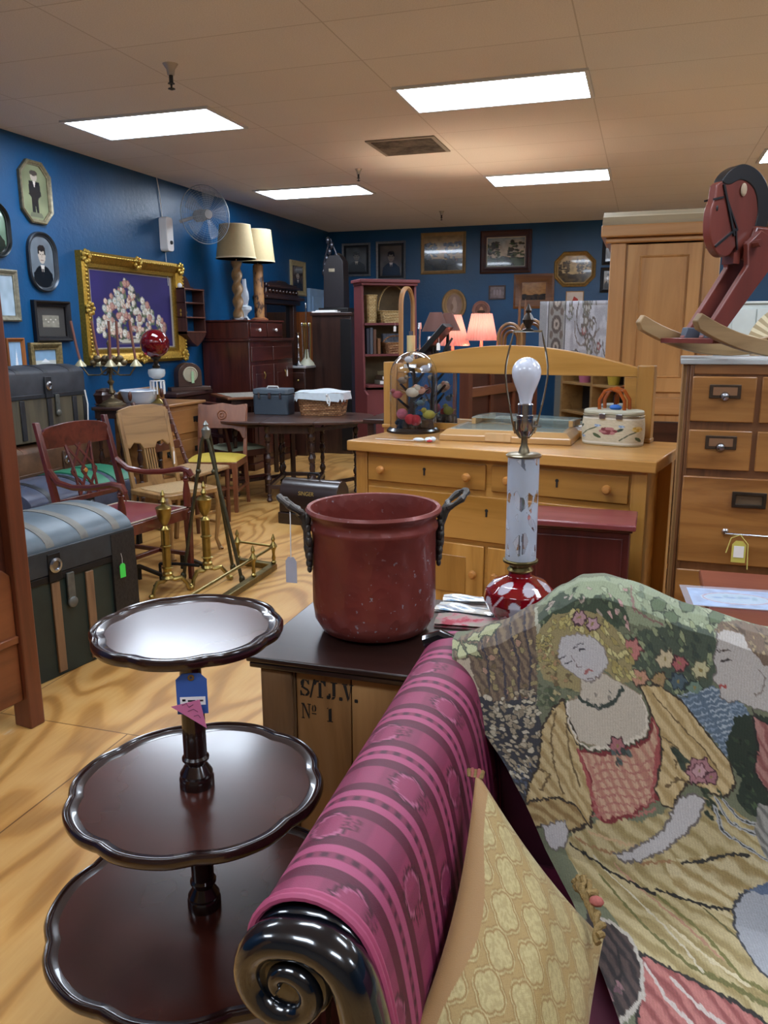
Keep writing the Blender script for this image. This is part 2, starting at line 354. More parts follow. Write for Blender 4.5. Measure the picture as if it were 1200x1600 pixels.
def portrait(bg='#7d8078', suit='#1c1d20', full=False, face='#b6aa9c', seed=1):
    def f(nx, ny, asp):
        c = Cv(nx, ny, bg, asp); c.shade(.25, 4, 5, seed)
        if full:
            c.poly([(.3, .3), (.7, .3), (.74, .55), (.62, .6), (.6, .95), (.52, .95), (.5, .7), (.46, .95), (.36, .95), (.36, .6), (.27, .55)], suit)
            c.ell(.5, .22, .13, .08, face); c.ell(.5, .15, .15, .05, '#4a4440'); c.poly([(.45, .3), (.55, .3), (.5, .42)], '#d8d2c6'); c.poly([(.3, .86), (.7, .86), (.76, .95), (.25, .95)], '#6a6e5c')
        else:
            c.poly([(.08, 1), (.12, .72), (.3, .6), (.42, .56), (.6, .56), (.72, .6), (.9, .72), (.94, 1)], suit); c.poly([(.43, .56), (.59, .56), (.51, .78)], '#cfc8bf')
            c.poly([(.49, .62), (.53, .62), (.54, .8), (.48, .8)], '#26262a'); c.ell(.51, .36, .15, .17, face); c.ell(.51, .235, .15, .065, '#2a2524'); c.ell(.38, .3, .03, .06, '#2a2524'); c.ell(.64, .3, .03, .06, '#2a2524')
            c.ell(.45, .35, .025, .012, '#2d2724'); c.ell(.57, .35, .025, .012, '#2d2724'); c.line([(.51, .36), (.5, .42)], .008, '#857a6e'); c.line([(.46, .46), (.56, .46)], .01, '#6f4f48')
        return c
    return f
def landscape(sky='#a9a58c', land='#4a4a3a', dark='#22261e', glow=None, seed=3, trees=True):
    def f(nx, ny, asp):
        c = Cv(nx, ny, sky, asp); c.A[:] = c.two(sky, glow or sky, c.Y+.3*c.nz(5, 5, seed), .1, .7)
        c.put(c.Y > .62+.08*c.nz(7, 1, seed), c.two(land, dark, c.nz(12, 9, seed+1)))
        if trees:
            r = np.random.RandomState(seed)
            for i in range(90):
                x = r.choice([r.rand()*.33, .55+r.rand()*.45]); c.ell(x, .66-r.rand()*.5*(1-abs(x-.5)*.2), .02+.045*r.rand(), .02+.04*r.rand(), [dark, land, dark][i % 3])
        c.shade(.2, 16, 16, seed); return c
    return f
def plain(bg, draw=None, var=.1):
    def f(nx, ny, asp):
        c = Cv(nx, ny, bg, asp); c.shade(var, 6, 6, 2)
        if draw: draw(c)
        return c
    return f
def picture(label, px, wall='back', shape='rect', fw=.05, depth=.03, fmat=None, art=None, mat_w=0, mat_c='#cfc8b8', inner=None, res=(56, 72), glossy=True, Y=None, name='framed_picture', cat='picture', group=None, zoff=0):
    l, t, r, b = px
    if wall == 'back':
        Y = Y or YB; a = aty(l, (t+b)/2, Y); c = aty(r, (t+b)/2, Y); m = (l+r)/2; zt = aty(m, t, Y).z; zb = aty(m, b, Y).z
        w = c.x-a.x; loc = ((a.x+c.x)/2, Y, (zt+zb)/2); rz = 0
    else:
        a = atx(l, (t+b)/2, XL); c = atx(r, (t+b)/2, XL); m = (l+r)/2; zt = atx(m, t, XL).z; zb = atx(m, b, XL).z
        w = c.y-a.y; loc = (XL, (a.y+c.y)/2, (zt+zb)/2); rz = 90
    h = zt-zb; T = thing(name, label, cat, loc, rz, group); out = outline(shape, w, h)
    MB().ring(out, [(i*fw, d*depth) for i, d in PF]).build('frame', fmat or BLKFR, T, smooth=30)
    if inner: MB().ring(outline(shape, w-2*fw+.01, h-2*fw+.01), [(0, -.002), (0, -.014), (.014, -.012), (.018, -.002)]).build('inner_frame', inner, T, smooth=30)
    iw, ih = w-1.7*fw, h-1.7*fw; aw, ah = iw-2*mat_w, ih-2*mat_w
    if mat_w:
        MB().prism(outline(shape, iw, ih), -.003, -.0005).build('mount', paint(mat_c, .8, 0, .08, 6), T, smooth=0)
    cv = art(res[0], res[1], ah/aw); inn = outline(shape, aw, ah)
    mb = MB().surf(sheet(aw, ah, -.005), cv.nx-1, cv.ny-1)
    if shape != 'rect':
        msk = Cv(cv.nx, cv.ny, '#000000'); P = [(a/aw+.5, .5-b/ah) for a, b in inn]; m = msk.inside(P).ravel()
        mb.f = [q for q in mb.f if sum(m[i] for i in q) >= 1]
    o = mb.build('artwork', painted(.12 if glossy else .75, coat=.6 if glossy else 0), T, smooth=0, fix=False); colour(o, cv)
    return T
OVFR = paint('#8e8468', .45, .3, .5, 40, bump=.3)
picture('octagonal pale framed full-length child portrait, topmost on the blue wall', (29, 252, 77, 349), 'left', 'oct', .035, .035, OVFR, portrait('#7f8668', '#23262a', True, seed=4), name='portrait_picture')
picture('octagonal dark framed portrait of a man in suit and tie', (42, 363, 87, 456), 'left', 'oval', .035, .035, paint('#3b4148', .35, .4, .3, 20), portrait('#6f7880', '#17191d', seed=5), name='portrait_picture')
picture('square black framed small group photograph under the suited man portrait', (50, 470, 106, 534), 'left', 'rect', .045, .05, BLKFR,
        plain('#8f8a7c', lambda c: [c.ell(.2+.15*i, .35+.2*(i % 2), .05, .06, '#c9c0b0') or c.poly([(.14+.15*i, .45+.2*(i % 2)), (.26+.15*i, .45+.2*(i % 2)), (.28+.15*i, .8), (.12+.15*i, .8)], '#2a2826') for i in range(5)], .2), mat_w=.08, mat_c='#3c3936')
picture('rounded dark framed picture cut by the left edge of the view', (-34, 314, 13, 402), 'left', 'oval', .035, .035, paint('#202526', .3, .3, .3, 20), portrait('#6f8a74', '#222c26', seed=8), name='portrait_picture')
picture('pale silver framed print cut by the left edge of the view', (-28, 420, 27, 502), 'left', 'rect', .045, .03, paint('#8f8a76', .5, .3, .4, 40), plain('#a9bcc9', None, .2))
picture('orange wood framed print of a white sail', (10, 528, 38, 600), 'left', 'rect', .03, .03, wood('#a8632a', '#7c431a', axis='z'), plain('#9fc0dc', lambda c: c.poly([(.4, .8), (.6, .2), (.7, .8)], '#eef2f4'), .1))
picture('ornate carved gilt framed small seascape above the black trunk', (45, 535, 94, 585), 'left', 'rect', .06, .04, paint('#9a8658', .5, .4, .6, 50, bump=.8), plain('#8fb2cf', lambda c: (c.poly([(0, .6), (1, .6), (1, 1), (0, 1)], '#c7ccc6'), c.poly([(.3, .7), (.5, .5), (.7, .7)], '#eceff0')), .08))
def flowers(nx, ny, asp):
    c = Cv(nx, ny, '#251a5c', asp); c.shade(.12, 9, 9, 1); r = np.random.RandomState(3)
    c.put((c.X < .045) | (c.X > .955) | (c.Y < .05) | (c.Y > .95), '#a9a39c')
    c.ell(.47, .86, .17, .05, '#b9b6a6'); c.line([(.25, .84), (.68, .84)], .006, '#3b3548'); c.line([(.27, .9), (.66, .9)], .005, '#56505c')
    blob = []
    while len(blob) < 240:
        x = .08+r.rand()*.84; y = .1+.72*r.rand(); top = .12+abs(x-.4)*1.15
        if y > top and abs(x-.47) < .44*(.25+y): blob.append((x, y))
    for i, (x, y) in enumerate(blob): c.ell(x+.01, y+.012, .02, .02/asp, ['#3f4d34', '#59684a', '#2a2f3a'][i % 3], r.rand()*3)
    for i, (x, y) in enumerate(blob[:190]):
        k = [('#cfc9bc', '#a9a394'), ('#d9c6b4', '#b48f80'), ('#c5c8c2', '#8e968c'), ('#b98c80', '#8f5f5a'), ('#dcdad0', '#b3ab98')][i % 5]; s = .012+.015*r.rand()
        c.ell(x, y, s, s/asp, k[1]); c.ell(x-.003, y-.003, s*.7, s*.7/asp, k[0]); c.ell(x, y, s*.2, s*.2/asp, '#a8894a')
    c.line([(.18, .78), (.3, .84)], .006, '#4b5a3c'); c.line([(.8, .7), (.66, .82)], .006, '#4b5a3c'); return c
FT = picture('large ornate gold framed needlepoint of a white flower basket on purple', (124, 403, 280, 567), 'left', 'rect', .13, .08, GOLD, flowers, inner=paint('#a8935a', .5, .5, .5, 80, bump=.6), res=(150, 110), glossy=False, name='floral_picture')
fr_ = [o for o in D.objects if o.parent == FT and o.name.startswith('frame')][0]; bb = MB(); w2 = max(v.co.x for v in fr_.data.vertices); h2 = max(v.co.z for v in fr_.data.vertices)
for k in range(44):
    for s in (-1, 1): bb.ball((-w2+.03+(2*w2-.06)*k/43, -.083, s*(h2-.032)), (.014, .009, .011), 6)
for k in range(28):
    for s in (-1, 1): bb.ball((s*(w2-.032), -.083, -h2+.03+(2*h2-.06)*k/27), (.011, .009, .014), 6)
for sx_ in (-1, 0, 1):
    for sz_ in (-1, 0, 1):
        if sx_ or sz_:
            for j in range(7): bb.ball((sx_*(w2-.05)+.045*math.cos(j*.9), -.08, sz_*(h2-.05)+.045*math.sin(j*.9)), (.022, .014, .022), 7)
bb.build('carved_ornament', paint('#d0ac50', .35, .75, .4, 60), fr_)
picture('tall cream framed small dark portrait on the left wall near the corner', (453, 408, 476, 462), 'left', 'rect', .07, .03, paint('#b9a87e', .5, .2, .2, 20), portrait('#4a3a34', '#1b1614', seed=3), mat_w=.01)
picture('silver framed charcoal portrait of a man, left of the pair on the back wall', (535, 380, 579, 432), 'back', 'rect', .03, .03, SILFR, portrait('#474c50', '#1c2022', face='#6d6c68', seed=6), mat_w=.04, mat_c='#20242a', name='portrait_picture')
picture('silver framed charcoal portrait of a woman, right of the pair on the back wall', (588, 377, 634, 438), 'back', 'rect', .03, .03, SILFR, portrait('#5a544e', '#191a1c', face='#857a6c', seed=7), mat_w=.04, mat_c='#1b1f24', name='portrait_picture')
picture('pale gold framed brown landscape with a dark tree on the back wall', (658, 363, 728, 428), 'back', 'rect', .05, .03, paint('#a88a5c', .5, .4, .3, 20), landscape('#8a7448', '#2f2f2c', '#242629', '#a8864e', 5))
picture('dark red framed painting of green trees and a white cloud', (751, 360, 831, 427), 'back', 'rect', .09, .05, wood('#3a1614', '#200a0a', axis='x'), landscape('#6f8490', '#33482c', '#101a14', '#b5aa98', 9), inner=paint('#b8b2a0', .5), name='landscape_picture')
picture('wide wooden framed sepia harbour view hanging low on the back wall', (803, 428, 866, 482), 'back', 'rect', .12, .04, wood('#7a4d24', '#55331a', axis='x'), landscape('#9a6f3e', '#3c2e26', '#2a2220', '#a87a44', 11, False))
picture('eight-sided gilt framed sepia landscape on the back wall', (866, 393, 931, 448), 'back', 'oct', .06, .04, paint('#a08048', .45, .5, .4, 30), landscape('#b09a6a', '#5b4a2c', '#3d3220', '#c4ad78', 13), name='landscape_picture')
picture('small black framed picture by the wardrobe, upper one', (941, 377, 962, 414), 'back', 'rect', .05, .03, BLKFR, plain('#6b6a66', None, .4))
picture('small black framed picture by the wardrobe, lower one', (938, 418, 962, 457), 'back', 'rect', .05, .03, BLKFR, portrait('#7a7468', '#2a2623', seed=2))
picture('small unframed looking white print with a red figure above the rug', (884, 455, 912, 480), 'back', 'rect', .012, .02, paint('#c8a070', .6), plain('#e4d8cc', lambda c: c.poly([(.3, .8), (.45, .3), (.7, .5), (.75, .85)], '#c04a44'), .05))
picture('small grey plaque with figures on the back wall', (764, 446, 790, 468), 'back', 'rect', .02, .03, paint('#6a6062', .7), plain('#85777a', lambda c: [c.ell(.3+.2*i, .5, .08, .25, '#a3959a') for i in range(3)], .3), name='wall_plaque', cat='plaque')
picture('small silver framed mirror behind the rocking horse head', (1163, 362, 1178, 390), 'back', 'rect', .05, .03, SILFR, plain('#9fa7ab', None, .3))
picture('oval cream plaque with a raised figure of a lady', (691, 452, 729, 500), 'back', 'ell', .07, .05, paint('#b39468', .5, .1, .2, 20), plain('#a88a76', lambda c: (c.ell(.5, .55, .17, .3, '#c6a892'), c.ell(.5, .24, .1, .09, '#c6a892'), c.ell(.35, .6, .09, .15, '#977860')), .15), Y=12.2, name='oval_plaque', cat='plaque')
picture('small round pink plaque with a figure behind the pink pleated lamp', (738, 470, 766, 500), 'back', 'ell', .04, .04, paint('#b5847a', .5), plain('#8f6a60', lambda c: (c.ell(.5, .5, .14, .25, '#c99a80'), c.ell(.5, .6, .3, .12, '#57463c')), .2), name='round_plaque', cat='plaque')
# wall fan
t = thing('wall_fan', 'round clear bladed fan with wire guard mounted high on the blue wall', 'fan', (-4.36, 7.72, 2.71), 62)
WIRE = paint('#9aa3ab', .4, .4, .05); b = MB()
for k in range(1, 15):
    r = .285*k/14; d = -.075+.055*(k/14)**2; b.tube([(r*math.cos(a*PI/18), d, r*math.sin(a*PI/18)) for a in range(36)], .0016 if k < 14 else .005, 5, True)
for k in range(28):
    a = k*PI/14; b.tube([(r*math.cos(a), -.075+.055*(r/.285)**2, r*math.sin(a)) for r in (.05, .12, .2, .285)], .0013, 4)
b.build('guard', WIRE, t)
b = MB()
for k in range(5):
    a0 = k*2*PI/5
    b.surf(lambda u, v: ((.04+.2*v)*math.cos(a0+(u-.3)*(.9-.3*v)), -.03+.02*(u-.5), (.04+.2*v)*math.sin(a0+(u-.3)*(.9-.3*v))), 6, 5)
b.build('blades', glass('#b8c4cc', .2, alpha=.35), t)
Mx = Matrix.Rotation(PI/2, 4, 'X')
MB().lathe([(.001, .082), (.045, .078), (.05, .06), (.05, -.02), (.06, -.04), (.06, -.13), (.03, -.16)], n=20, M=Mx).build('motor_hub', paint('#aeb4b8', .4), t)
MB().tube([(0, .12, 0), (-.05, .2, -.02), (-.13, .27, -.05)], .018, 8).build('arm', paint('#b8bcc0', .4), t)
p = atx(266, 366, -4.66); t = thing('fan_control_box', 'white fan control box on the blue wall with its cable', 'control box', (XL, p.y, p.z), 90)
MB().prism(rrect(.12, .33, .03, 3), -.09, 0).build('box', WHITE, t, bevel=.005); MB().lathe([(.02, 0), (.018, .012), (.001, .013)], n=12, M=Matrix.Translation((.01, -.09, -.08)) @ Mx).build('dial', IRON, t)
MB().tube([(0, -.01, .16), (-.03, -.012, .4), (-.06, -.01, ZC-p.z)], .005, 5).tube([(.02, -.01, -.16), (.03, -.012, -.5)], .004, 5).build('cable', WHITE, t)
# whatnot wall shelf
t = thing('wall_shelf', 'small dark carved wall shelf with three open cubbies', 'shelf', (XL, 7.87, 1.42), 90); CW = wood('#4b2a22', '#2a1512', axis='z')
for x in (-.2, .18): MB().box(x, x+.02, -.14, 0, .1, .58).build('side_panel', CW, t, bevel=.003)
MB().prism([(-.2, .1), (-.1, .02), (0, -.03), (.1, .02), (.2, .1), (.2, .13), (-.2, .13)], -.14, -.01).build('lower_apron', CW, t, bevel=.003)
MB().prism([(-.2, .56), (-.16, .6), (-.11, .6), (-.06, .68), (0, .71), (.06, .68), (.11, .6), (.16, .6), (.2, .56)], -.03, 0).build('crest', CW, t, bevel=.003)
b = MB()
for z in (.12, .27, .42, .56): b.box(-.2, .2, -.145, 0, z, z+.014)
b.build('shelf_boards', wood('#6d4436', '#402018', axis='x'), t, bevel=.003)
MB().prism([(-.17, .3), (-.12, .52), (-.02, .55), (-.02, .3)], -.025, -.015).build('fretwork', CW, t); MB().ball((-.16, -.06, .6), (.03, .025, .03)).build('ornament', WHITE, t)
# ================================================================== left side furniture
def turned(h, r, beads=5, seed=0):
    """profile of a turned leg between z=0 and z=h"""
    out = [(r*.55, 0), (r*.9, h*.02), (r*.6, h*.06)]; n = beads
    for i in range(n):
        z0 = h*(.08+.84*i/n); dz = h*.84/n; big = r*(1.0 if i % 2 else .72)
        out += [(r*.5, z0), (r*.85, z0+dz*.08), (r*.5, z0+dz*.16), (big*.8, z0+dz*.35), (big, z0+dz*.6), (r*.55, z0+dz*.92)]
    return out+[(r*.9, h*.94), (r*.9, h)]
def frustum_leg(b, x0, y0, z0, x1, y1, z1, w0, w1):
    return b.add([(x0-w0, y0-w0, z0), (x0+w0, y0-w0, z0), (x0+w0, y0+w0, z0), (x0-w0, y0+w0, z0), (x1-w1, y1-w1, z1), (x1+w1, y1-w1, z1), (x1+w1, y1+w1, z1), (x1-w1, y1+w1, z1)],
                 [(3, 2, 1, 0), (4, 5, 6, 7), (0, 1, 5, 4), (1, 2, 6, 5), (2, 3, 7, 6), (3, 0, 4, 7)])
# --- tall reddish bed end leaning at the left edge
t = thing('bed_headboard', 'tall reddish-brown wooden bed end with shaped rail at the left edge', 'bed end', (-2.255, 2.40, 0), 82)
BR = wood('#6a3620', '#4a2415', '#764028', 'z', .38, .7, .15); BRX = wood('#7a4426', '#5c3019', '#884e2e', 'x', .35, .6, .2)
# local x runs away from the camera (towards the post at x=0)
MB().box(-.035, .035, -.045, .045, 0, 2.0).build('post', BR, t, bevel=.006); MB().box(-1.37, -1.30, -.045, .045, 0, 2.0).build('post', BR, t, bevel=.006)
MB().prism([(-1.3, .12), (-.035, .12), (-.035, .63), (-.07, .66), (-.12, .655), (-.14, .61), (-.2, .6), (-.28, .53), (-.4, .5), (-.67, .5), (-.94, .5), (-1.06, .53), (-1.14, .6), (-1.3, .63)], -.02, .012).build('shaped_panel', BRX, t, bevel=.004)
MB().box(-1.3, -.035, -.032, -.018, .36, .39).build('moulding', BRX, t, bevel=.004)
MB().box(-1.3, -.035, -.0, .012, .5, 1.9).build('back_panel', wood('#4c2416', '#351509', axis='x'), t, smooth=0)
for x in (-.45, -.9): MB().box(x-.03, x+.03, -.02, .0, .55, 1.9).build('upright_slat', BR, t, bevel=.004)
MB().box(-1.3, -.035, -.03, .02, 1.0, 1.08).box(-1.3, -.035, -.03, .03, 1.86, 1.96).build('cross_rail', BRX, t, bevel=.005)
# --- trunks
def trunk(name, label, loc, rz, L, Dp, H, dome, body, top, strap, slats=4, hw=IRON, lidh=.13, tray=None):
    t = thing(name, label, 'trunk', loc, rz)
    MB().box(-L/2, L/2, -Dp/2, Dp/2, 0, H-lidh).build('body', body, t, smooth=0, bevel=.006)
    def arc(x): return H+dome*math.sin(math.acos(max(-1, min(1, x/(Dp/2)))))**1.1 if dome else H
    prof = [(-Dp/2, H-lidh), (-Dp/2, H)]+[(Dp/2*math.cos(PI-PI*i/14), H+dome*math.sin(PI*i/14)) for i in range(1, 14)]+[(Dp/2, H), (Dp/2, H-lidh)]
    lid = MB().prism(prof, -L/2-.004, L/2+.004, 'yz').build('lid', top, t, smooth=40, bevel=.004)
    b = MB(); b.box(-L/2-.008, L/2+.008, -Dp/2-.008, Dp/2+.008, H-lidh-.02, H-lidh+.012).build('lid_band', hw, t, bevel=.003)
    b = MB()
    for i in range(slats):
        x = -L/2+L*(i+.5)/slats
        q = [(y*1.0, z+.003) for y, z in prof[1:-1]]; inner = [(y*.98, z-.004) for y, z in prof[1:-1]][::-1]
        o = MB().prism(q+inner, x-.022, x+.022, 'yz').build('top_slat', strap, t, smooth=40)
        MB().box(x-.022, x+.022, -Dp/2-.012, -Dp/2, .02, H-lidh-.025).build('front_slat', strap, t, bevel=.003)
    for x in (-L/2, L/2):
        for y in (-Dp/2, Dp/2):
            MB().box(x-.01 if x < 0 else x-.035, x+.035 if x < 0 else x+.01, y-.01 if y < 0 else y-.035, y+.035 if y < 0 else y+.01, 0, H-lidh-.03).build('corner_strap', hw, t, bevel=.003)
    k = MB().box(-.035, .035, -Dp/2-.018, -Dp/2-.006, H-lidh-.02, H-.02).build('lock_plate', hw, t, bevel=.004)
    MB().lathe([(.034, 0), (.034, .008), (.022, .012), (.02, .004), (.001, .004)], n=20, M=Matrix.Translation((0, -Dp/2-.017, H-lidh/2-.01)) @ Matrix.Rotation(PI/2, 4, 'X')).build('keyhole_ring', STEEL, k)
    MB().box(.0+.06, .1, -Dp/2-.018, -Dp/2-.006, H-lidh-.13, H-lidh+.0).lathe([(.026, 0), (.026, .012), (.014, .018), (.001, .018)], n=18, M=Matrix.Translation((.08, -Dp/2-.01, H-lidh-.14)) @ Matrix.Rotation(PI/2, 4, 'X')).build('hasp', paint('#6b6c66', .45, .5, .4, 30), t, bevel=.003)
    return t
SLAT = wood('#7a5a3c', '#4f3826', axis='z', rough=.6); OLDSTRAP = wood('#6d6a62', '#4b4844', axis='y', rough=.6)
t = trunk('domed_trunk', 'large dark green domed trunk with wooden slats and a bright green tag', (-2.735, 2.885, 0), 80, .97, .58, .60, .10, paint('#1d2b26', .5, 0, .35, 9), paint('#5d6a72', .42, .1, .35, 6), OLDSTRAP, 5)
MB().box(-.49, .49, -.302, -.288, .485, .597).build('lid_front_band', paint('#30363a', .45, .1, .4, 14), t, bevel=.004)
MB().box(.335, .485, -.305, -.292, .02, .585).build('end_cladding', paint('#26211e', .6, .2, .6, 60, bump=.7), t)
for o in [o for o in D.objects if o.parent == t and o.name.startswith('front_slat')]: o.data.materials[0] = SLAT
g = price_tag(t, (.37, -.33, .44), .035, .07, paint('#3fd04a', .6, 0, .02), 0, .05, 'green_tag'); part_label(g, 'bright green paper tag on a string')
t = trunk('trunk', 'worn black and tan camelback trunk stacked on top of the brown trunk', (-4.515, 5.13, .735), 86, .80, .42, .50, .06, wood('#5c5340', '#2b2a29', axis='z', rough=.6, sc=.6), paint('#3a3c42', .5, .1, .5, 10), paint('#2c2c30', .5, .1, .4, 10), 3, paint('#35373c', .5, .4, .4, 20), .16)
MB().tube([(.33, -.27, .36), (.34, -.28, .25), (.335, -.275, .12)], .006, 6).build('handle_cord', PAPER, t)
trunk('trunk', 'brown leather-covered trunk with worn lid under the black trunk', (-4.50, 5.22, 0), 88, 1.08, .44, .66, .07, wood('#70503a', '#452c1f', axis='x', rough=.5, sc=.7), paint('#6f4e36', .45, 0, .6, 7), wood('#6a4632', '#44291c', axis='y'), 4, paint('#5b4232', .5, .1, .4, 20), .16)
t = trunk('domed_trunk', 'black domed trunk with glossy blue-grey and green lid behind the armchair', (-3.82, 4.52, 0), 86, 1.0, .58, .47, .11, paint('#141614', .4, 0, .3, 9), paint('#565c70', .25, .1, .4, 6), paint('#1d1e22', .4, .1, .3), 3)
gp = [(.294*math.cos(PI-PI*i/12), .472+.118*math.sin(PI*i/12)) for i in range(1, 12)]
for g0 in (.07, .3): MB().prism(gp+[(a*.96, b-.012) for a, b in gp[::-1]], g0, g0+.17, 'yz').build('green_panel', paint('#2a7a58', .4, 0, .25), t, smooth=40)
# --- armchair
RC = wood('#5e251a', '#3b130d', '#6e3022', 'z', .3, 1, .3); RCX = wood('#5e251a', '#3b130d', '#6e3022', 'y', .3, 1, .3)
def arm_chair(loc, rz):
    t = thing('armchair', 'dark red wooden armchair with lattice splat and maroon leather seat', 'armchair', loc, rz); w, d, h = .27, .25, .46
    for s in (-1, 1):
        frustum_leg(MB(), s*w, -d, 0, s*w, -d, h-.02, .014, .022).build('front_leg', RC, t, bevel=.004)
        MB().add([(s*w-.017, y0, z) for z, y0 in ((0, d+.1), (.45, d-.018), (1.02, d+.12))]+[(s*w+.017, y0, z) for z, y0 in ((0, d+.1), (.45, d-.018), (1.02, d+.12))]+
                 [(s*w-.017, y0, z) for z, y0 in ((0, d+.13), (.45, d+.025), (1.02, d+.15))]+[(s*w+.017, y0, z) for z, y0 in ((0, d+.13), (.45, d+.025), (1.02, d+.15))],
                 [(0, 1, 4, 3), (1, 2, 5, 4), (6, 9, 10, 7), (7, 10, 11, 8), (0, 6, 7, 1), (1, 7, 8, 2), (3, 4, 10, 9), (4, 5, 11, 10), (2, 8, 11, 5), (0, 3, 9, 6)]).build('back_post', RC, t, bevel=.004)
        MB().tube([(s*w, d+.06, .74), (s*(w+.015), d-.02, .675), (s*(w+.03), d-.15, .66), (s*(w+.035), -.05, .672), (s*(w+.03), -d+.05, .70), (s*(w+.02), -d-.01, .69), (s*(w+.02), -d-.035, .66)], [.017, .02, .018, .018, .02, .021, .016], 8).build('armrest', RCX, t)
        MB().lathe([(.012, .46), (.024, .47), (.02, .49), (.025, .53), (.022, .57), (.014, .62), (.02, .635), (.014, .64), (.02, .65), (.014, .66), (.016, .69)], (s*(w+.012), -d+.01, 0), 12).build('arm_support', RC, t)
        MB().box(s*w-.012, s*w+.012, -d, d+.03, .15, .175).build('stretcher', RC, t, bevel=.003)
        MB().box(s*w-.014, s*w+.014, -d, d, .40, .455).build('seat_rail', RCX, t, bevel=.003)
    MB().box(-w, w, -d-.016, -d+.016, .395, .46).build('seat_rail', RCX, t, bevel=.003); MB().box(-w, w, -.01, .015, .15, .175).build('stretcher', RC, t, bevel=.003)
    s = MB().surf(lambda u, v: ((u-.5)*.53, (v-.5)*.49, .462+.03*math.sin(PI*u)**.5*math.sin(PI*v)**.5), 12, 12).box(-.265, .265, -.245, .245, .44, .463).build('seat', paint('#7c2730', .3, 0, .2, 8, .2), t)
    MB().tube([(-.262, -.245, .466), (.262, -.245, .466), (.262, .245, .466), (-.262, .245, .466)], .005, 5, True).build('nail_trim', paint('#c9bda8', .5), s)
    def by(z): return d+.0+(z-.45)/.57*.137
    MB().prism([(-w+.01, .86), (w-.01, .86), (w-.01, .96)]+[(w*math.cos(a)*.95, .96+.045*math.sin(a)) for a in [PI*i/8 for i in range(9)]]+[(-w+.01, .96)], by(.92)-.012, by(.92)+.012).build('crest_rail', RCX, t, bevel=.004)
    MB().bar((-w, by(.55)+.012, .545), (w, by(.55)+.012, .545), .02, .03).build('lower_rail', RCX, t, bevel=.003)
    b = MB()
    for x0, x1 in ((-.1, -.075), (-.1, .02), (-.02, .1), (.1, -.02), (.02, -.1), (.1, .075)):
        b.bar((x0, by(.87), .87), (x1, by(.7)+.004, .705), .014, .01, (0, 1, 0)).bar((x1, by(.7)+.004, .705), (x0*.75, by(.555)+.01, .555), .014, .01, (0, 1, 0))
    sp = b.build('lattice_splat', RC, t); MB().lathe([(.014, 0), (.012, .006), (.001, .007)], n=14, M=Matrix.Translation((0, by(.7)-.008, .705)) @ Matrix.Rotation(PI/2, 4, 'X')).build('inlay', paint('#c98a3c', .4), sp)
    return t
arm_chair((-2.95, 4.09, 0), 82)
# --- pressed oak chair
def oak_chair(loc, rz):
    t = thing('side_chair', 'light oak pressed-back chair with cane seat between the armchair and fire irons', 'chair', loc, rz); w, d = .2, .2
    LO = wood('#97703f', '#6d4d28', '#a8824e', 'z', .4, 1, .15)
    for s in (-1, 1):
        MB().tube([(s*w, -d, .43), (s*(w+.015), -d-.025, .36), (s*(w+.005), -d-.01, .2), (s*(w-.005), -d+.005, .08), (s*(w+.005), -d-.02, .015), (s*(w+.005), -d-.035, .0)], [.024, .026, .018, .013, .015, .02], 8).build('front_leg', LO, t)
        MB().bar((s*(w-.01), d+.08, 0), (s*(w-.01), d+.01, .45), .03).bar((s*(w-.01), d+.01, .44), (s*(w-.005), d+.13, .98), .032, .024).build('back_post', LO, t, bevel=.004)
        MB().bar((s*w, -d, .2), (s*(w-.01), d+.04, .2), .016).build('stretcher', LO, t)
    MB().bar((-w, -d, .27), (w, -d, .27), .016).build('stretcher', LO, t)
    MB().prism(rrect(.47, .46, .06), .42, .455, 'xy').build('seat_frame', LO, t, bevel=.006)
    MB().prism(rrect(.36, .35, .05), .452, .459, 'xy').build('cane_seat', paint('#b09062', .7, 0, .35, 90, bump=.4), t)
    M = Matrix.Translation((0, d+.02, .45)) @ Matrix.Rotation(-.21, 4, 'X')
    MB().prism([(-.2, .30), (-.16, .28), (-.12, .32), (-.07, .31), (-.05, .27), (.05, .27), (.07, .31), (.12, .32), (.16, .28), (.2, .30), (.215, .48), (.2, .56), (.1, .585), (0, .59), (-.1, .585), (-.2, .56), (-.215, .48)], -.012, .012, 'xz', M).build('pressed_crest', wood('#a07a4a', '#775631', axis='x', rough=.45), t, bevel=.005)
    b = MB()
    for i in range(5): b.box(-.045+i*.02, -.035+i*.02, -.006, .006, .1, .29, M)
    b.prism([(-.07, .0), (.07, .0), (.055, .12), (-.055, .12)], -.008, .008, 'xz', M).build('splat', LO, t); MB().box(-w, w, -.01, .01, .0, .03, M).build('lower_rail', LO, t)
    price_tag(t, (.0, -.02, .72), .035, .09, PAPER, 40, .03)
oak_chair((-3.13, 4.92, 0), 68)
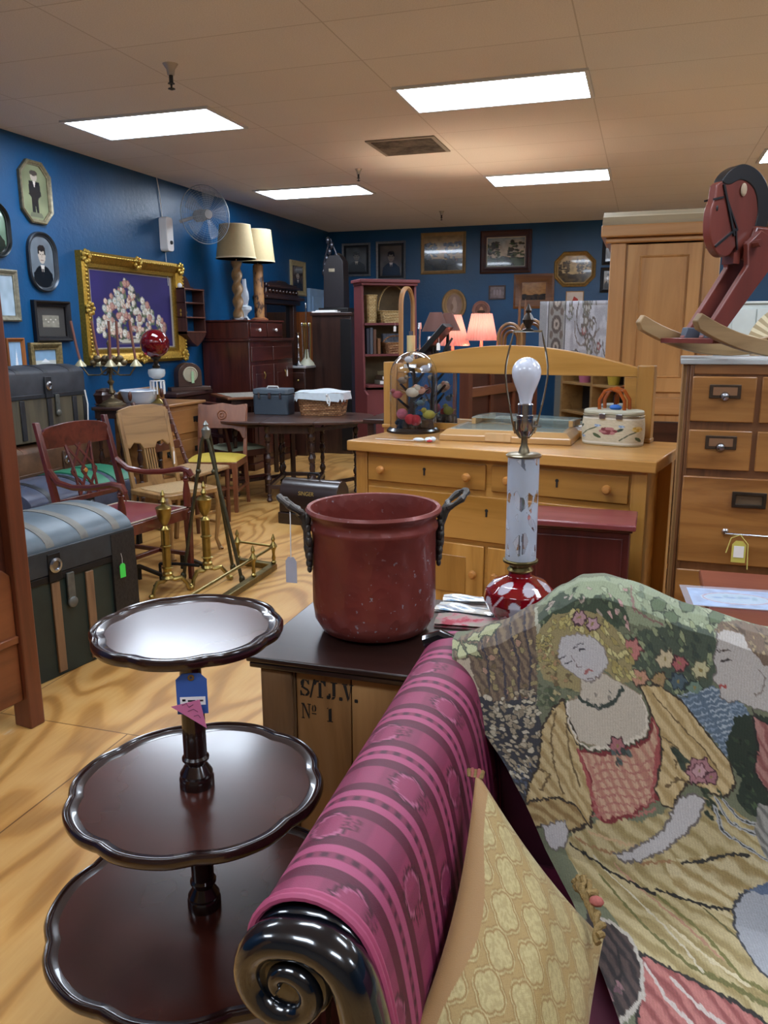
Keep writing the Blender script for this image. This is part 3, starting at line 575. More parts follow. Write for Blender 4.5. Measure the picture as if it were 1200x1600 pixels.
# --- ladder back chair with rush seat
def ladder_chair(loc, rz):
    t = thing('side_chair', 'brown ladder-back chair with wavy top slat and woven rush seat', 'chair', loc, rz); w, d = .2, .18; B = wood('#5c3322', '#3a1e13', axis='z', rough=.35)
    for s in (-1, 1):
        MB().lathe([(.014, 0), (.018, .1), (.018, .4), (.02, .47)], (s*(w+.02), -d, 0), 10).build('front_leg', B, t)
        pts = [(s*w, d, 0), (s*w, d, .45)]+[(s*w, d+.02*i, .45+.05*i*1.1) for i in range(1, 11)]; b = MB().tube(pts, .017, 8)
        for i in range(1, 10): b.ball((s*w, d+.02*i, .45+.055*i), (.021, .021, .012), 8)
        b.ball((s*w, d+.22, 1.05), (.017, .017, .04), 10).build('back_post', B, t)
        MB().bar((s*(w+.01), -d, .2), (s*w, d, .2), .014).build('stretcher', B, t)
    MB().bar((-w-.02, -d, .28), (w+.02, -d, .28), .014).build('stretcher', B, t)
    for z, hh in ((.9, .07), (.76, .05), (.63, .05)):
        y = d+.02*((z-.45)/.055); MB().prism([(-w, z-hh/2), (w, z-hh/2)]+[(w-2*w*i/12, z+hh/2+.022*abs(math.sin(i*PI/4))) for i in range(13)], y-.006, y+.006).build('ladder_slat', B, t, bevel=.002)
    MB().prism([(-w-.04, -d-.02), (w+.04, -d-.02), (w, d+.01), (-w, d+.01)], .44, .475, 'xy').build('rush_seat', paint('#a68458', .8, 0, .4, 70, bump=.8), t, bevel=.012)
ladder_chair((-3.40, 5.62, 0), 86)
# --- dining chairs with pad seats
def pad_chair(name, label, loc, rz, woodm, padc, crest=True):
    t = thing(name, label, 'chair', loc, rz); w, d = .21, .2
    for s in (-1, 1):
        frustum_leg(MB(), s*w, -d, 0, s*w, -d, .44, .016, .022).build('front_leg', woodm, t, bevel=.003)
        MB().bar((s*w, d+.07, 0), (s*w, d, .45), .032).bar((s*w, d, .44), (s*w, d+.1, .9), .034, .024).build('back_post', woodm, t, bevel=.003)
        MB().box(s*w-.01, s*w+.01, -d, d+.03, .17, .195).build('stretcher', woodm, t)
    MB().box(-w, w, -.01, .01, .17, .195).build('stretcher', woodm, t)
    MB().box(-w-.015, w+.015, -d-.015, d+.01, .385, .445).build('seat_frame', woodm, t, bevel=.004)
    MB().surf(lambda u, v: ((u-.5)*.45, (v-.5)*.42-.005, .445+.045*(math.sin(PI*u)*math.sin(PI*v))**.35), 16, 16).build('seat_pad', padc, t)
    M = Matrix.Translation((0, d-.01, .45)) @ Matrix.Rotation(-.2, 4, 'X')
    if crest:
        o = MB().prism([(-.215, .15), (-.19, .15), (-.16, .21), (-.1, .24), (.1, .24), (.16, .21), (.19, .15), (.215, .15), (.22, .42), (.2, .46), (.12, .45), (0, .47), (-.12, .45), (-.2, .46), (-.22, .42)], -.01, .01, 'xz', M).build('back_panel', woodm, t, bevel=.003)
        MB().ring([(.045*math.cos(a*PI/12), .36+.045*math.sin(a*PI/12)) for a in range(24)], [(0, -.011), (.006, -.017), (.012, -.011)], M=M).ring([(.022*math.cos(a*PI/12), .36+.022*math.sin(a*PI/12)) for a in range(24)], [(0, -.011), (.005, -.016), (.01, -.011)], M=M).build('carved_roundel', woodm, o)
    else:
        MB().box(-.2, .2, -.012, .012, .38, .46, M).box(-.2, .2, -.01, .01, .12, .15, M).box(-.06, .06, -.006, .006, .15, .38, M).build('back_panel', woodm, t, bevel=.003)
    return t
pad_chair('dining_chair', 'brown dining chair with mustard yellow pad seat and roundel back', (-3.56, 6.3, 0), 14, wood('#7d4a30', '#57301f', '#8d5a3c', 'z', .35, 1, .15), paint('#b8a03a', .8, 0, .12, 60))
pad_chair('dining_chair', 'dark dining chair with pale grey-green pad seat by the inlaid table', (-3.72, 6.98, 0), 150, wood('#4b2419', '#30140e', axis='z'), paint('#a3ab92', .85, 0, .15, 60), False)
# --- gate leg table
t = thing('gateleg_table', 'dark oval gate-leg table with turned legs holding a case and basket', 'table', (-3.12, 7.05, 0), 14); GL = wood('#3b2620', '#1f120f', '#4a322a', 'z', .35, 1, .2); GLX = wood('#4a3129', '#2b1a16', '#5a3e34', 'x', .3, 1, .25)
out = [((.74 if abs(math.cos(a)) > .3 else .74)*math.copysign(abs(math.cos(a))**.62, math.cos(a)), .5*math.copysign(abs(math.sin(a))**.62, math.sin(a))) for a in [2*PI*i/48 for i in range(48)]]
def clipx(o, x0, x1): return [(min(max(a, x0), x1), b) for a, b in o]
MB().prism([p for p in clipx(out, -.24, .24)], .728, .75, 'xy').build('tabletop', GLX, t, bevel=.004)
for s in (-1, 1):
    f = [(a, b) for a, b in out if a*s >= .235]; f.sort(key=lambda p: math.atan2(p[1], p[0]*s-.235)); f = [(s*.243, f[0][1])]+f+[(s*.243, f[-1][1])]
    MB().prism(f, .728, .75, 'xy').build('drop_leaf', GLX, t, bevel=.003)
for x, y in ((-.2, -.36), (.2, -.36), (-.2, .36), (.2, .36)): MB().lathe(turned(.7, .032, 6), (x, y, 0), 12).build('leg', GL, t)
for x, y in ((-.56, -.12), (.56, .12)):
    l = MB().lathe(turned(.72, .03, 6), (x, y, 0), 12).build('gate_leg', GL, t); MB().bar((x, y, .14), (x*.36, -y*2.2, .14), .03).bar((x, y, .66), (x*.36, -y*2.2, .66), .03).lathe(turned(.7, .025, 6), (x*.36, -y*2.2, 0), 10).build('gate', GL, l)
b = MB()
for y in (-.36, .36): b.bar((-.2, y, .14), (.2, y, .14), .035).bar((-.2, y, .68), (.2, y, .68), .025, .09)
for x in (-.2, .2): b.bar((x, -.36, .14), (x, .36, .14), .035).bar((x, -.36, .68), (x, .36, .68), .025, .09)
b.build('frame', GL, t, bevel=.003)
# --- train case
p = atz(422, 648, .75); t = thing('train_case', 'small square slate-blue hard travel case on the gate-leg table', 'case', (p.x, p.y+.1, .75), 4); TC = paint('#3c4650', .45, 0, .12, 20)
MB().prism(rrect(.36, .22, .03), 0, .19, 'xy').build('body', TC, t, bevel=.006); MB().prism(rrect(.365, .225, .03), .195, .25, 'xy').build('lid', paint('#56626c', .4, 0, .1), t, bevel=.01)
MB().tube([(-.06, -.02, .25), (-.05, -.02, .27), (.05, -.02, .27), (.06, -.02, .25)], .007, 6).build('handle', PAPER, t)
for x, w_ in ((0, .015), (.11, .01), (-.11, .01)): MB().box(x-w_, x+w_, -.121, -.112, .16, .215).build('latch', SILVER, t)
# --- wicker basket with cloth
def wicker(c1='#8a5a34', c2='#4e2d18'):
    m = Mt('wicker'); tc = m.new('ShaderNodeTexCoord'); sp = m.new('ShaderNodeSeparateXYZ'); m.link(tc.outputs['Object'], sp.inputs[0])
    cb = m.new('ShaderNodeCombineXYZ'); m.link(m.math('ADD', sp.outputs[0], sp.outputs[1]), cb.inputs[0]); m.link(sp.outputs[2], cb.inputs[1])
    br = m.new('ShaderNodeTexBrick'); m.link(cb.outputs[0], br.inputs['Vector'])
    for k, v in (('Scale', 1.0), ('Brick Width', .034), ('Row Height', .017), ('Mortar Size', .0028), ('Mortar Smooth', .6)): br.inputs[k].default_value = v
    br.inputs['Color1'].default_value = (*hx(c1), 1); br.inputs['Color2'].default_value = (*hx('#b98a5c' if c1 == '#8a5a34' else '#c9b07c'), 1); br.inputs['Mortar'].default_value = (*hx(c2), 1)
    m.bump(m.math('SUBTRACT', 1, br.outputs[1]), .9, .006); return m.set(Color=br.outputs[0], Roughness=.6)
WICK = wicker(); WICKL = wicker('#b59862', '#7e6236')
def basket(name, label, loc, rz, w, d, h, mat, handle=0, group=None, cloth=None):
    t = thing(name, label, 'basket', loc, rz, group); n = 40; b = MB(); vs = []
    rows = 9
    def pt(j, k, inner):
        o = rrect(w*(.86+.14*j/rows)-inner, d*(.86+.14*j/rows)-inner, min(w, d)*.16, 9); a, c = o[k]; off = (1 if (k+j) % 2 else -1)*.0035*(0 if inner else 1); r = math.hypot(a, c); return (a+a/r*off, c+c/r*off, h*j/rows)
    K = 40
    for j in range(rows+1): vs += [pt(j, k, 0) for k in range(K)]
    for j in range(rows, 0, -1): vs += [pt(j, k, .02) for k in range(K)]
    L = 2*rows+1; fs = [(j*K+k, j*K+(k+1) % K, (j+1)*K+(k+1) % K, (j+1)*K+k) for j in range(L-1) for k in range(K)]+[tuple((L-1)*K+k for k in range(K)), tuple(range(K))[::-1]]
    b.add(vs, fs).build('weave', mat, t, smooth=0)
    MB().tube([(a, c, h) for a, c in rrect(w, d, min(w, d)*.16, 6)], .008, 6, True).build('rim', mat, t)
    if handle: MB().tube([(-w/2*math.cos(a), 0, h*.9+handle*math.sin(a)) for a in [PI*i/16 for i in range(17)]], .008, 6).build('handle', mat, t)
    if cloth:
        def f(u, v):
            o = rrect(w+.03+.02*v, d+.03+.02*v, .06, 9); k = int(round(u*40)) % 40; a, c = o[k]
            return (a, c, h+.02-.07*v*(1+.25*math.sin(k*1.7)))
        c = MB().surf(f, 40, 3).surf(lambda u, v: ((u-.5)*(w+.02), (v-.5)*(d+.02), h+.018+.03*math.sin(PI*u)**.4*math.sin(PI*v)**.4+.006*math.sin(9*u+4*v)), 20, 14).build('cloth_liner', cloth, t)
    return t
p = atz(497, 650, .75); t = basket('wicker_basket', 'rectangular brown wicker basket lined with white gathered cloth', (p.x, p.y+.14, .75), 5, .46, .3, .2, WICK, cloth=paint('#c9d3d8', .85, 0, .1, 30, bump=.3))
MB().tube([(.09, -.165, .2), (.085, -.172, .16), (.1, -.175, .12)], .008, 6).tube([(.1, -.165, .2), (.12, -.172, .15), (.11, -.175, .1)], .007, 6).ball((.09, -.17, .2), .014, 8).build('ribbon', PAPER, t)
# --- portable sewing machine case
t = thing('sewing_machine_case', 'dark brown arched sewing machine case with gold lettering under the table', 'case', (-2.5, 5.98, 0), -7); SC = wood('#2f211c', '#191110', axis='x', rough=.3, coat=.3)
MB().prism([(-.115, .09), (-.115, .2), (-.1, .27), (-.055, .32), (0, .335), (.055, .32), (.1, .27), (.115, .2), (.115, .09)], -.255, .255, 'yz').build('arched_lid', SC, t, bevel=.004)
MB().box(-.265, .265, -.125, .125, 0, .085).build('base', SC, t, bevel=.006)
MB().tube([(-.05, 0, .33), (-.05, 0, .365), (-.04, 0, .375), (.04, 0, .375), (.05, 0, .365), (.05, 0, .33)], .008, 7).build('handle', BLACK, t)
text_mesh('SINGER', .042, paint('#b89a55', .4, .5), t, (-.01, -.1125, .238), (PI/2-.28, 0, 0))
t.scale = (1.03, 1.03, 1.1)
# --- andirons, fender, tool stand
def andiron(label, loc, rz, sc=1):
    t = thing('andiron', label, 'andiron', loc, rz, 'pair of brass andirons')
    MB().lathe([(.03, .09), (.042, .1), (.03, .115), (.034, .13), (.024, .14), (.028, .16), (.038, .165), (.026, .17), (.026, .29), (.034, .295), (.034, .302), (.026, .307), (.026, .4), (.032, .405), (.02, .415), (.012, .425), (.03, .455), (.042, .49), (.047, .53), (.05, .535), (.04, .545), (.016, .555), (.01, .56), (.02, .575), (.012, .59), (.008, .6), (.014, .615), (.003, .645)], n=18).build('column', BRASS, t)
    for s in (-1, 1): MB().tube([(0, 0, .1), (s*.04, -.01, .085), (s*.08, -.02, .09), (s*.11, -.03, .05), (s*.12, -.035, .015), (s*.14, -.04, .012)], [.016, .015, .014, .012, .013, .014], 8).ball((s*.135, -.04, .015), .017, 8).build('foot', BRASS, t)
    MB().bar((0, 0, .1), (0, .4, .09), .02).bar((0, .39, .1), (0, .39, 0), .02).build('log_bar', IRON, t)
    t.scale = (sc, sc, sc)
andiron('nearer left one of two brass andirons with urn tops', (-2.64, 4.02, 0), 60, .98); andiron('farther right one of two brass andirons with urn tops', (-2.52, 4.28, 0), 55, 1.0)
t = thing('fireplace_fender', 'low brass fireplace fender with rails and ball finials on the floor', 'fender')
c0 = atz(428, 880, .04); c1 = atz(355, 927, .04); c2 = atz(372, 872, .04); d = (c0-c1).normalized(); c1 = c1-d*.42
MB().bar((c0.x, c0.y, .02), (c1.x, c1.y, .02), .05, .04).bar((c0.x, c0.y, .02), (c2.x, c2.y, .02), .05, .04).build('base_rail', OLDBRASS, t, bevel=.006)
post = [(.012, .04), (.018, .05), (.01, .06), (.014, .08), (.009, .1), (.012, .13), (.026, .155), (.012, .18), (.008, .19), (.014, .205), (.002, .24)]
mid = c1.lerp(c0, .72); allp = [c0, mid, c2]
for q in allp: MB().lathe(post, (q.x, q.y, 0), 12).build('finial_post', BRASS, t)
MB().tube([(c0.x, c0.y, .155), (c1.x, c1.y, .155)], .01, 8).tube([(c0.x, c0.y, .155), (c2.x, c2.y, .155)], .008, 8).tube([(c1.x, c1.y, 0), (c1.x, c1.y, .155)], .01, 8).build('top_rail', BRASS, t)
t = thing('fire_tool_stand', 'tall bundle of brass-topped fireplace irons leaning together as a tripod', 'fire irons', (-2.5, 4.33, 0))
TB = paint('#5c5844', .4, .8, .4, 20)
for (x, y), (tx, ty) in (((-.19, -.06), (-.01, 0)), ((.2, -.02), (-.025, .0)), ((.02, .2), (.0, .01))):
    b = MB().tube([(x, y, .02), (x*.15+tx, y*.15, .88), (tx, ty, .95)], [.011, .011, .012], 8); b.ball((x, y, .03), (.02, .02, .03), 8); b.ball((x*.3+tx, y*.3, .70), .018, 8).build('rod', TB, t)
MB().lathe([(.016, .9), (.026, .93), (.028, .955), (.012, .975), (.018, .985), (.003, 1.01)], (-.01, 0, 0), 10).build('finial', paint('#8d8f88', .35, .7, .3), t)
MB().bar((-.3, -.22, .0), (-.3, -.05, .0), .015).tube([(-.33, -.1, .11), (-.2, -.1, .12), (-.05, -.1, .12)], .01, 6).tube([(-.33, -.1, .0), (-.33, -.1, .11)], .01, 6).build('iron_bracket', IRON, t)
# ================================================================== far left and back
# --- candle table, candelabra, box
t = thing('side_table', 'dark round-cornered side table under the brass candelabra', 'table', (-4.03, 5.72, 0), 6)
MB().prism(rrect(.46, .46, .08), .925, .95, 'xy').build('tabletop', DARKWX, t, bevel=.006)
for x in (-.17, .17):
    for y in (-.17, .17): MB().lathe(turned(.925, .025, 6), (x, y, 0), 10).build('leg', DARKW, t)
MB().box(-.19, .19, -.19, .19, .86, .925).build('apron', DARKW, t)
p = atz(176, 634, .95); t = thing('candelabra', 'tall brass candelabra with five leaning brown candles and leaf arms', 'candelabra', (p.x, p.y, .95), 15)
AB = paint('#7d6d52', .38, .8, .5, 30)
MB().lathe([(.11, 0), (.11, .012), (.085, .025), (.08, .035), (.05, .05), (.025, .065), (.018, .09), (.03, .11), (.016, .13), (.014, .17), (.028, .19), (.028, .2), (.014, .215), (.012, .26), (.03, .28), (.014, .3), (.01, .36), (.02, .38), (.02, .39), (.008, .4), (.006, .48), (.012, .5), (.002, .53)], n=20).build('stem', AB, t)
CAND = paint('#7a4a3c', .5); CUP = paint('#b0a684', .4, .4, .2, 30)
for (a, L, tilt) in ((0, .22, -.03), (180, .24, -.05), (150, .12, -.04), (60, .1, 0), (300, .06, .01)):
    ca, sa = math.cos(math.radians(a)), math.sin(math.radians(a))
    o = MB().tube([(0, 0, .32), (ca*L*.35, sa*L*.35, .25), (ca*L*.75, sa*L*.75, .25), (ca*L, sa*L, .33)], .007, 6).build('arm', AB, t)
    MB().ball((ca*L*.4, sa*L*.4, .38), (.035, .02, .03), 8).ball((ca*L*.55, sa*L*.55, .35), (.03, .02, .025), 8).build('leaf', AB, o)
    MB().lathe([(.05, -.01), (.045, 0), (.012, .04), (.012, .05)], (ca*L, sa*L, .33), 12).build('candle_cup', CUP, o)
    MB().tube([(ca*L, sa*L, .36), (ca*L+tilt*.5, sa*L, .5), (ca*L+tilt, sa*L, .68)], .011, 8).build('candle', CAND, o)
p = atz(151, 634, .95); t = thing('jewellery_box', 'small dark wooden octagonal box on the side table by the candelabra', 'box', (p.x+.05, p.y+.06, .95), 20)
MB().lathe([(.09, 0), (.1, .01), (.085, .02), (.095, .05), (.1, .08)], n=8).build('base', DARKW, t, smooth=0); MB().lathe([(.105, .08), (.105, .09), (.08, .115), (.085, .12), (.07, .13)], n=8).ball((0, 0, .13), (.05, .05, .012), 8).build('lid', DARKW, t, smooth=0)
# --- oak washstand drawers with bowl
t = thing('drawer_chest', 'small light oak three-drawer chest with splashback holding the white bowl', 'chest of drawers', (-4.13, 6.33, .0), 88); LOK = wood('#9a6a3c', '#6f4622', '#a87a48', 'x', .4, .8, .15)
MB().box(-.36, .36, -.22, .22, .05, .90).build('carcass', LOK, t, bevel=.005); MB().prism([(-.38, -.25), (.38, -.25), (.38, .24), (-.38, .24)], .90, .925, 'xy').build('top', LOK, t, bevel=.006)
for z in (.12, .38, .65):
    dr = MB().box(-.33, .33, -.235, -.22, z, z+.21).build('drawer', LOK, t, bevel=.004)
    for x in (-.22, .22): MB().tube([(x-.035, -.24, z+.12), (x-.025, -.255, z+.09), (x+.025, -.255, z+.09), (x+.035, -.24, z+.12)], .005, 5).box(x-.045, x+.045, -.238, -.235, z+.09, z+.14).build('drawer_pull', IRON, dr)
MB().prism([(-.38, .925), (.38, .925), (.38, 1.01), (.2, 1.05), (-.2, 1.05), (-.38, 1.01)], .2, .22).build('splashback', LOK, t, bevel=.004)
p = atz(222, 632, .925); t = thing('enamel_bowl', 'white basin standing on the oak chest beside the candelabra', 'bowl', (p.x-.02, p.y, .925))
MB().lathe([(.1, 0), (.13, .03), (.15, .08), (.165, .12), (.172, .12), (.165, .128), (.145, .09), (.1, .02), (.001, .015)], n=26).build('bowl', paint('#bfc9d6', .25, 0, .05, 4, .4), t)
# --- red globe oil lamp
p = atz(248, 632, .84); t = thing('oil_lamp', 'tall oil lamp with round ruby glass globe and hanging crystal prisms', 'lamp', (-3.78, 6.35, .0))
LZ = .84
p = atz(248, 632, .925); t.location = (p.x, p.y, .926)
MB().lathe([(.07, 0), (.07, .01), (.05, .02), (.012, .05), (.01, .12), (.016, .14), (.01, .16), (.01, .2), (.03, .215)], n=18).build('stem', BRASS, t)
MB().lathe([(.03, .22), (.065, .24), (.075, .27), (.07, .3), (.03, .31)], n=20).build('glass_font', glass('#dfe6e8', .12, alpha=.6), t)
b = MB()
for i in range(12):
    a = i*PI/6; b.box(-.006, .006, -.003, .003, .09, .2, Matrix.Rotation(a, 4, 'Z') @ Matrix.Translation((0, -.062, 0)))
b.lathe([(.06, .2), (.065, .205), (.06, .21)], n=20).build('crystal_prisms', glass('#ffffff', .05, alpha=.5), t)
MB().lathe([(.03, .31), (.035, .33), (.02, .35), (.022, .38), (.045, .4), (.045, .41)], n=16).build('burner', paint('#33291f', .4, .6), t)
RUBY = Mt('ruby_glass'); RUBY.set(Color='#7a0514', Roughness=.06, Coat_Weight=1.0, Specular_IOR_Level=.8, Transmission_Weight=.55, IOR=1.3); RUBY = RUBY.m
MB().ball((0, 0, .52), (.125, .125, .12), 28).build('ruby_globe', RUBY, t)
# --- inlaid tilt table and mantel clock
t = thing('inlaid_table', 'wooden table with grey patterned stone inlay top in front of the mahogany cabinet', 'table', (-3.9, 7.76, -.05), 43)
m = Mt('stone_inlay'); n = m.noise(m.coords(), 22, 5, .7); IN = m.set(Color=m.ramp(n, [(.35, '#6e6a62'), (.5, '#a09a90'), (.7, '#c3bdb0')]), Roughness=.35)
TT = wood('#7a4a2e', '#55301d', axis='x', rough=.3, coat=.2)
MB().box(-.38, .38, -.36, .36, .925, .95).build('tabletop', TT, t, bevel=.006); MB().box(-.32, .32, -.30, .30, .948, .9525).build('stone_inlay', IN, t, smooth=0)
MB().box(-.33, .33, -.31, .31, .85, .925).build('apron', DARKWX, t, bevel=.004)
for x in (-.31, .31):
    for y in (-.29, .29): MB().bar((x, y, .05), (x, y, .9), .045).build('leg', DARKW, t, bevel=.004)
p = atz(311, 600, .95); t = thing('mantel_clock', 'dark wooden tambour mantel clock by the blue wall', 'clock', (-4.6, 7.62, .94), 52); MC = wood('#4b3328', '#2c1b14', axis='x', rough=.35)
MB().prism([(-.13, .04)]+[(.13*math.cos(a), .17+.12*math.sin(a)) for a in [PI-PI*i/12 for i in range(13)]]+[(.13, .04)], -.07, .07).build('case', MC, t, bevel=.005)
MB().box(-.22, .22, -.09, .09, 0, .04).build('base', MC, t, bevel=.005); MB().lathe([(.08, 0), (.08, .012), (.07, .015), (.066, .008), (.001, .008)], n=24, M=Matrix.Translation((0, -.07, .17)) @ Matrix.Rotation(PI/2, 4, 'X')).build('dial', paint('#b5ad94', .4, .2), t)
price_tag(t, (.02, -.09, .2), .03, .12, paint('#a8c79a', .7), 0, .02)
t = thing('wall_console', 'low dark narrow console against the blue wall carrying the mantel clock', 'console', (-4.6, 7.55, 0), 90)
MB().box(-.42, .3, -.16, .14, .90, .94).build('top', DARKWX, t, bevel=.005); MB().box(-.4, .28, -.13, .13, 0, .90).build('body', DARKW, t, bevel=.005)
# --- mahogany cabinet at the wall (front faces the room)
t = thing('mahogany_cabinet', 'dark mahogany cabinet with stepped upper drawers under the two table lamps', 'cabinet', (-4.45, 8.76, 0), 90)
MB().box(-.58, .58, -.3, .28, .08, 1.44).build('body', MAHOG, t, bevel=.006); MB().box(-.6, .6, -.32, .29, 1.44, 1.47).build('lower_top', MAHOGX, t, bevel=.006); MB().box(-.6, .6, -.32, .29, 0, .08).build('plinth', MAHOGX, t, bevel=.006)
MB().box(-.55, .35, -.28, .26, 1.47, 1.655).build('upper_case', MAHOG, t, bevel=.005); MB().box(-.57, .37, -.3, .28, 1.655, 1.675).build('upper_top', MAHOGX, t, bevel=.005)
for x0, x1 in ((-.52, -.11), (-.09, .32)):
    dr = MB().box(x0, x1, -.295, -.28, 1.49, 1.64).build('small_drawer', MAHOGX, t, bevel=.004); MB().lathe([(.01, 0), (.02, .015), (.015, .025), (.001, .027)], n=10, M=Matrix.Translation(((x0+x1)/2, -.295, 1.565)) @ Matrix.Rotation(PI/2, 4, 'X')).build('knob', PAPER, dr)
for x0, x1 in ((-.55, -.01), (.01, .55)):
    dr = MB().box(x0, x1, -.315, -.3, 1.22, 1.38).build('drawer', MAHOGX, t, bevel=.008)
    do = MB().box(x0, x1, -.315, -.3, .15, 1.18).build('door', MAHOG, t, bevel=.006); MB().box(x0+.08, x1-.08, -.322, -.315, .25, 1.08).build('door_panel', MAHOG, do, bevel=.01)
    MB().tube([((x0+x1)/2, -.33, 1.1), ((x0+x1)/2, -.345, 1.06), ((x0+x1)/2, -.33, 1.02)], .006, 6).build('drop_handle', BRASS, do)
price_tag(t, (.3, -.35, 1.1), .03, .08, PAPER)
def table_lamp(label, loc, style, sr=(.17, .22, .36), group=None):
    t = thing('table_lamp', label, 'lamp', loc, 0, group)
    MB().lathe([(.1, 0), (.1, .02), (.07, .035)], n=20).build('base', SILVER if style == 'twist' else wood('#8a5230', '#5f351b', axis='z'), t)
    if style == 'twist':
        m = wood('#8a6a44', '#54391f', axis='z'); b = MB()
        b.surf(lambda u, v: ((.05+.012*math.cos(2*(2*PI*u)-v*2*PI*4.2))*math.cos(2*PI*u), (.05+.012*math.cos(2*(2*PI*u)-v*2*PI*4.2))*math.sin(2*PI*u), .035+.6*v), 20, 70)
        b.build('twisted_column', m, t)
    else:
        m = Mt('carved'); n = m.noise(m.coords((1, 1, .6)), 16, 2); cm = m.set(Color=m.ramp(n, [(.42, '#3a2418'), (.47, '#8a6038'), (.6, '#a07242')]), Roughness=.5)
        MB().lathe([(.06, .035), (.06, .62), (.05, .64)], n=20).build('carved_column', cm, t)
    o = MB().lathe([(sr[1], .66), (sr[0], .66+sr[2]), (sr[0]-.005, .66+sr[2]), (sr[1]-.005, .66)], n=32).build('shade', paint('#b3a078', .85, 0, .06, 40), t)
    MB().lathe([(sr[1]+.002, .66), (sr[1]+.002, .675), (sr[1]-.004, .675), (sr[1]-.004, .66)], n=32).lathe([(sr[0]+.002, .65+sr[2]), (sr[0]+.002, .66+sr[2]), (sr[0]-.004, .66+sr[2]), (sr[0]-.004, .65+sr[2])], n=32).tube([(0, 0, .6), (0, 0, .66+sr[2])], .006, 6).bar((-sr[0], 0, .655+sr[2]), (sr[0], 0, .655+sr[2]), .005).build('shade_trim', paint('#d5c7a4', .8), o)
    return t
p = aty(373, 500, 8.4); table_lamp('table lamp with barley-twist column and tan drum shade, nearer of the pair', (p.x, 8.4, 1.675), 'twist', group='two lamps on the mahogany cabinet')
p = aty(406, 500, 8.9); table_lamp('table lamp with thick carved floral column and tan shade, farther of the pair', (p.x, 8.9, 1.675), 'carved', (.165, .2, .36), group='two lamps on the mahogany cabinet')
p = aty(384, 500, 8.62); t = thing('oil_lamp', 'small clear glass oil lamp with chimney between the two tan shaded lamps', 'lamp', (p.x, 8.62, 1.675))
MB().lathe([(.06, 0), (.04, .02), (.02, .05), (.03, .08), (.075, .12), (.075, .15), (.03, .17)], n=18).build('font', glass('#e8eef0', .1, alpha=.55), t); MB().lathe([(.03, .17), (.05, .24), (.045, .3), (.025, .38), (.022, .46)], n=16).build('chimney', glass('#ffffff', .03, alpha=.3), t)
# --- carved mirror sideboard
t = thing('carved_sideboard', 'tall dark carved mirror-back sideboard beyond the mahogany cabinet', 'sideboard', (-4.5, 10.1, 0), 90)
MB().box(-.55, .55, -.26, .24, 0, 1.0).build('body', DARKW, t, bevel=.01); MB().box(-.58, .58, -.29, .24, 1.0, 1.04).build('top', DARKWX, t, bevel=.006)
for x in (-.52, .42): MB().box(x, x+.1, .14, .22, 1.04, 1.95).build('mirror_post', DARKW, t, bevel=.006)
MB().prism([(-.58, 1.9), (.58, 1.9), (.58, 2.02), (.5, 2.04), (.48, 2.16), (.2, 2.17), (.1, 2.2), (-.1, 2.2), (-.2, 2.17), (-.48, 2.16), (-.5, 2.04), (-.58, 2.02)], .1, .24).box(-.6, .6, .04, .24, 1.96, 2.0).box(-.5, .5, .06, .24, 2.1, 2.13).build('carved_crest', DARKWX, t, bevel=.008)
b = MB()
for i in range(9): b.ball((-.42+i*.105, .09, 2.06), .028, 8)
b.build('carved_beads', DARKW, t); MB().box(-.42, .42, .2, .21, 1.06, 1.9).build('mirror_glass', paint('#5d6a76', .03, 1, .05), t, smooth=0)
# orange cupboard behind irons
t = thing('wall_cupboard', 'orange-brown panel-fronted cupboard beside the carved sideboard', 'cupboard', (-4.4, 10.85, 0), 90); OC = wood('#8c4c22', '#5f3013', axis='z', rough=.4)
MB().box(-.16, .16, -.2, .34, 0, 1.82).build('body', OC, t, bevel=.006); MB().box(-.12, .12, -.215, -.2, .3, 1.75).build('door', OC, t, bevel=.01)
t = thing('marble_top_cabinet', 'small dark cabinet with pale marble top holding silver candlesticks', 'cabinet', (-4.1, 9.6, 0), 0)
MB().box(-.13, .09, -.2, .2, 0, 1.1).build('body', DARKW, t, bevel=.008); MB().box(-.15, .11, -.22, .22, 1.1, 1.13).build('marble_top', paint('#a9a9ac', .25, 0, .2, 6), t, bevel=.006)
dr = MB().box(-.11, .08, -.215, -.2, .85, 1.05).build('drawer', DARKWX, t, bevel=.006); MB().ball((0, -.22, .95), .015, 8).build('knob', BRASS, dr)
def px(Y, x, z, dy=0): q = aty(x, 540, Y); return (q.x, Y, z)
t = thing('candlestick', 'slender silver candlestick on the marble-topped cabinet', 'candlestick', px(9.45, 466, 1.13))
MB().lathe([(.06, 0), (.06, .01), (.02, .04), (.012, .08), (.02, .1), (.01, .12), (.01, .2), (.02, .22), (.01, .24), (.01, .32), (.022, .35), (.01, .37), (.03, .4), (.03, .405), (.02, .39)], n=16).build('stick', SILVER, t)
t = thing('fireplace_tool_set', 'silver fireplace tool set on a pale stand beside the candlestick', 'tool set', px(9.6, 479, 1.13))
MB().lathe([(.1, 0), (.09, .03), (.03, .1), (.02, .2)], n=16).build('base', paint('#a8a690', .5), t)
for i in range(5):
    a = i*1.25; MB().tube([(.05*math.cos(a), .04*math.sin(a), .06), (.055*math.cos(a), .05*math.sin(a), .48)], .006, 6).ball((.055*math.cos(a), .05*math.sin(a), .5), (.013, .013, .03), 8).build('tool', SILVER if i % 2 else BRASS, t)
MB().tube([(0, 0, .1), (0, 0, .72)], .007, 6).ball((0, 0, .73), (.012, .012, .04), 8).build('stand', SILVER, t)
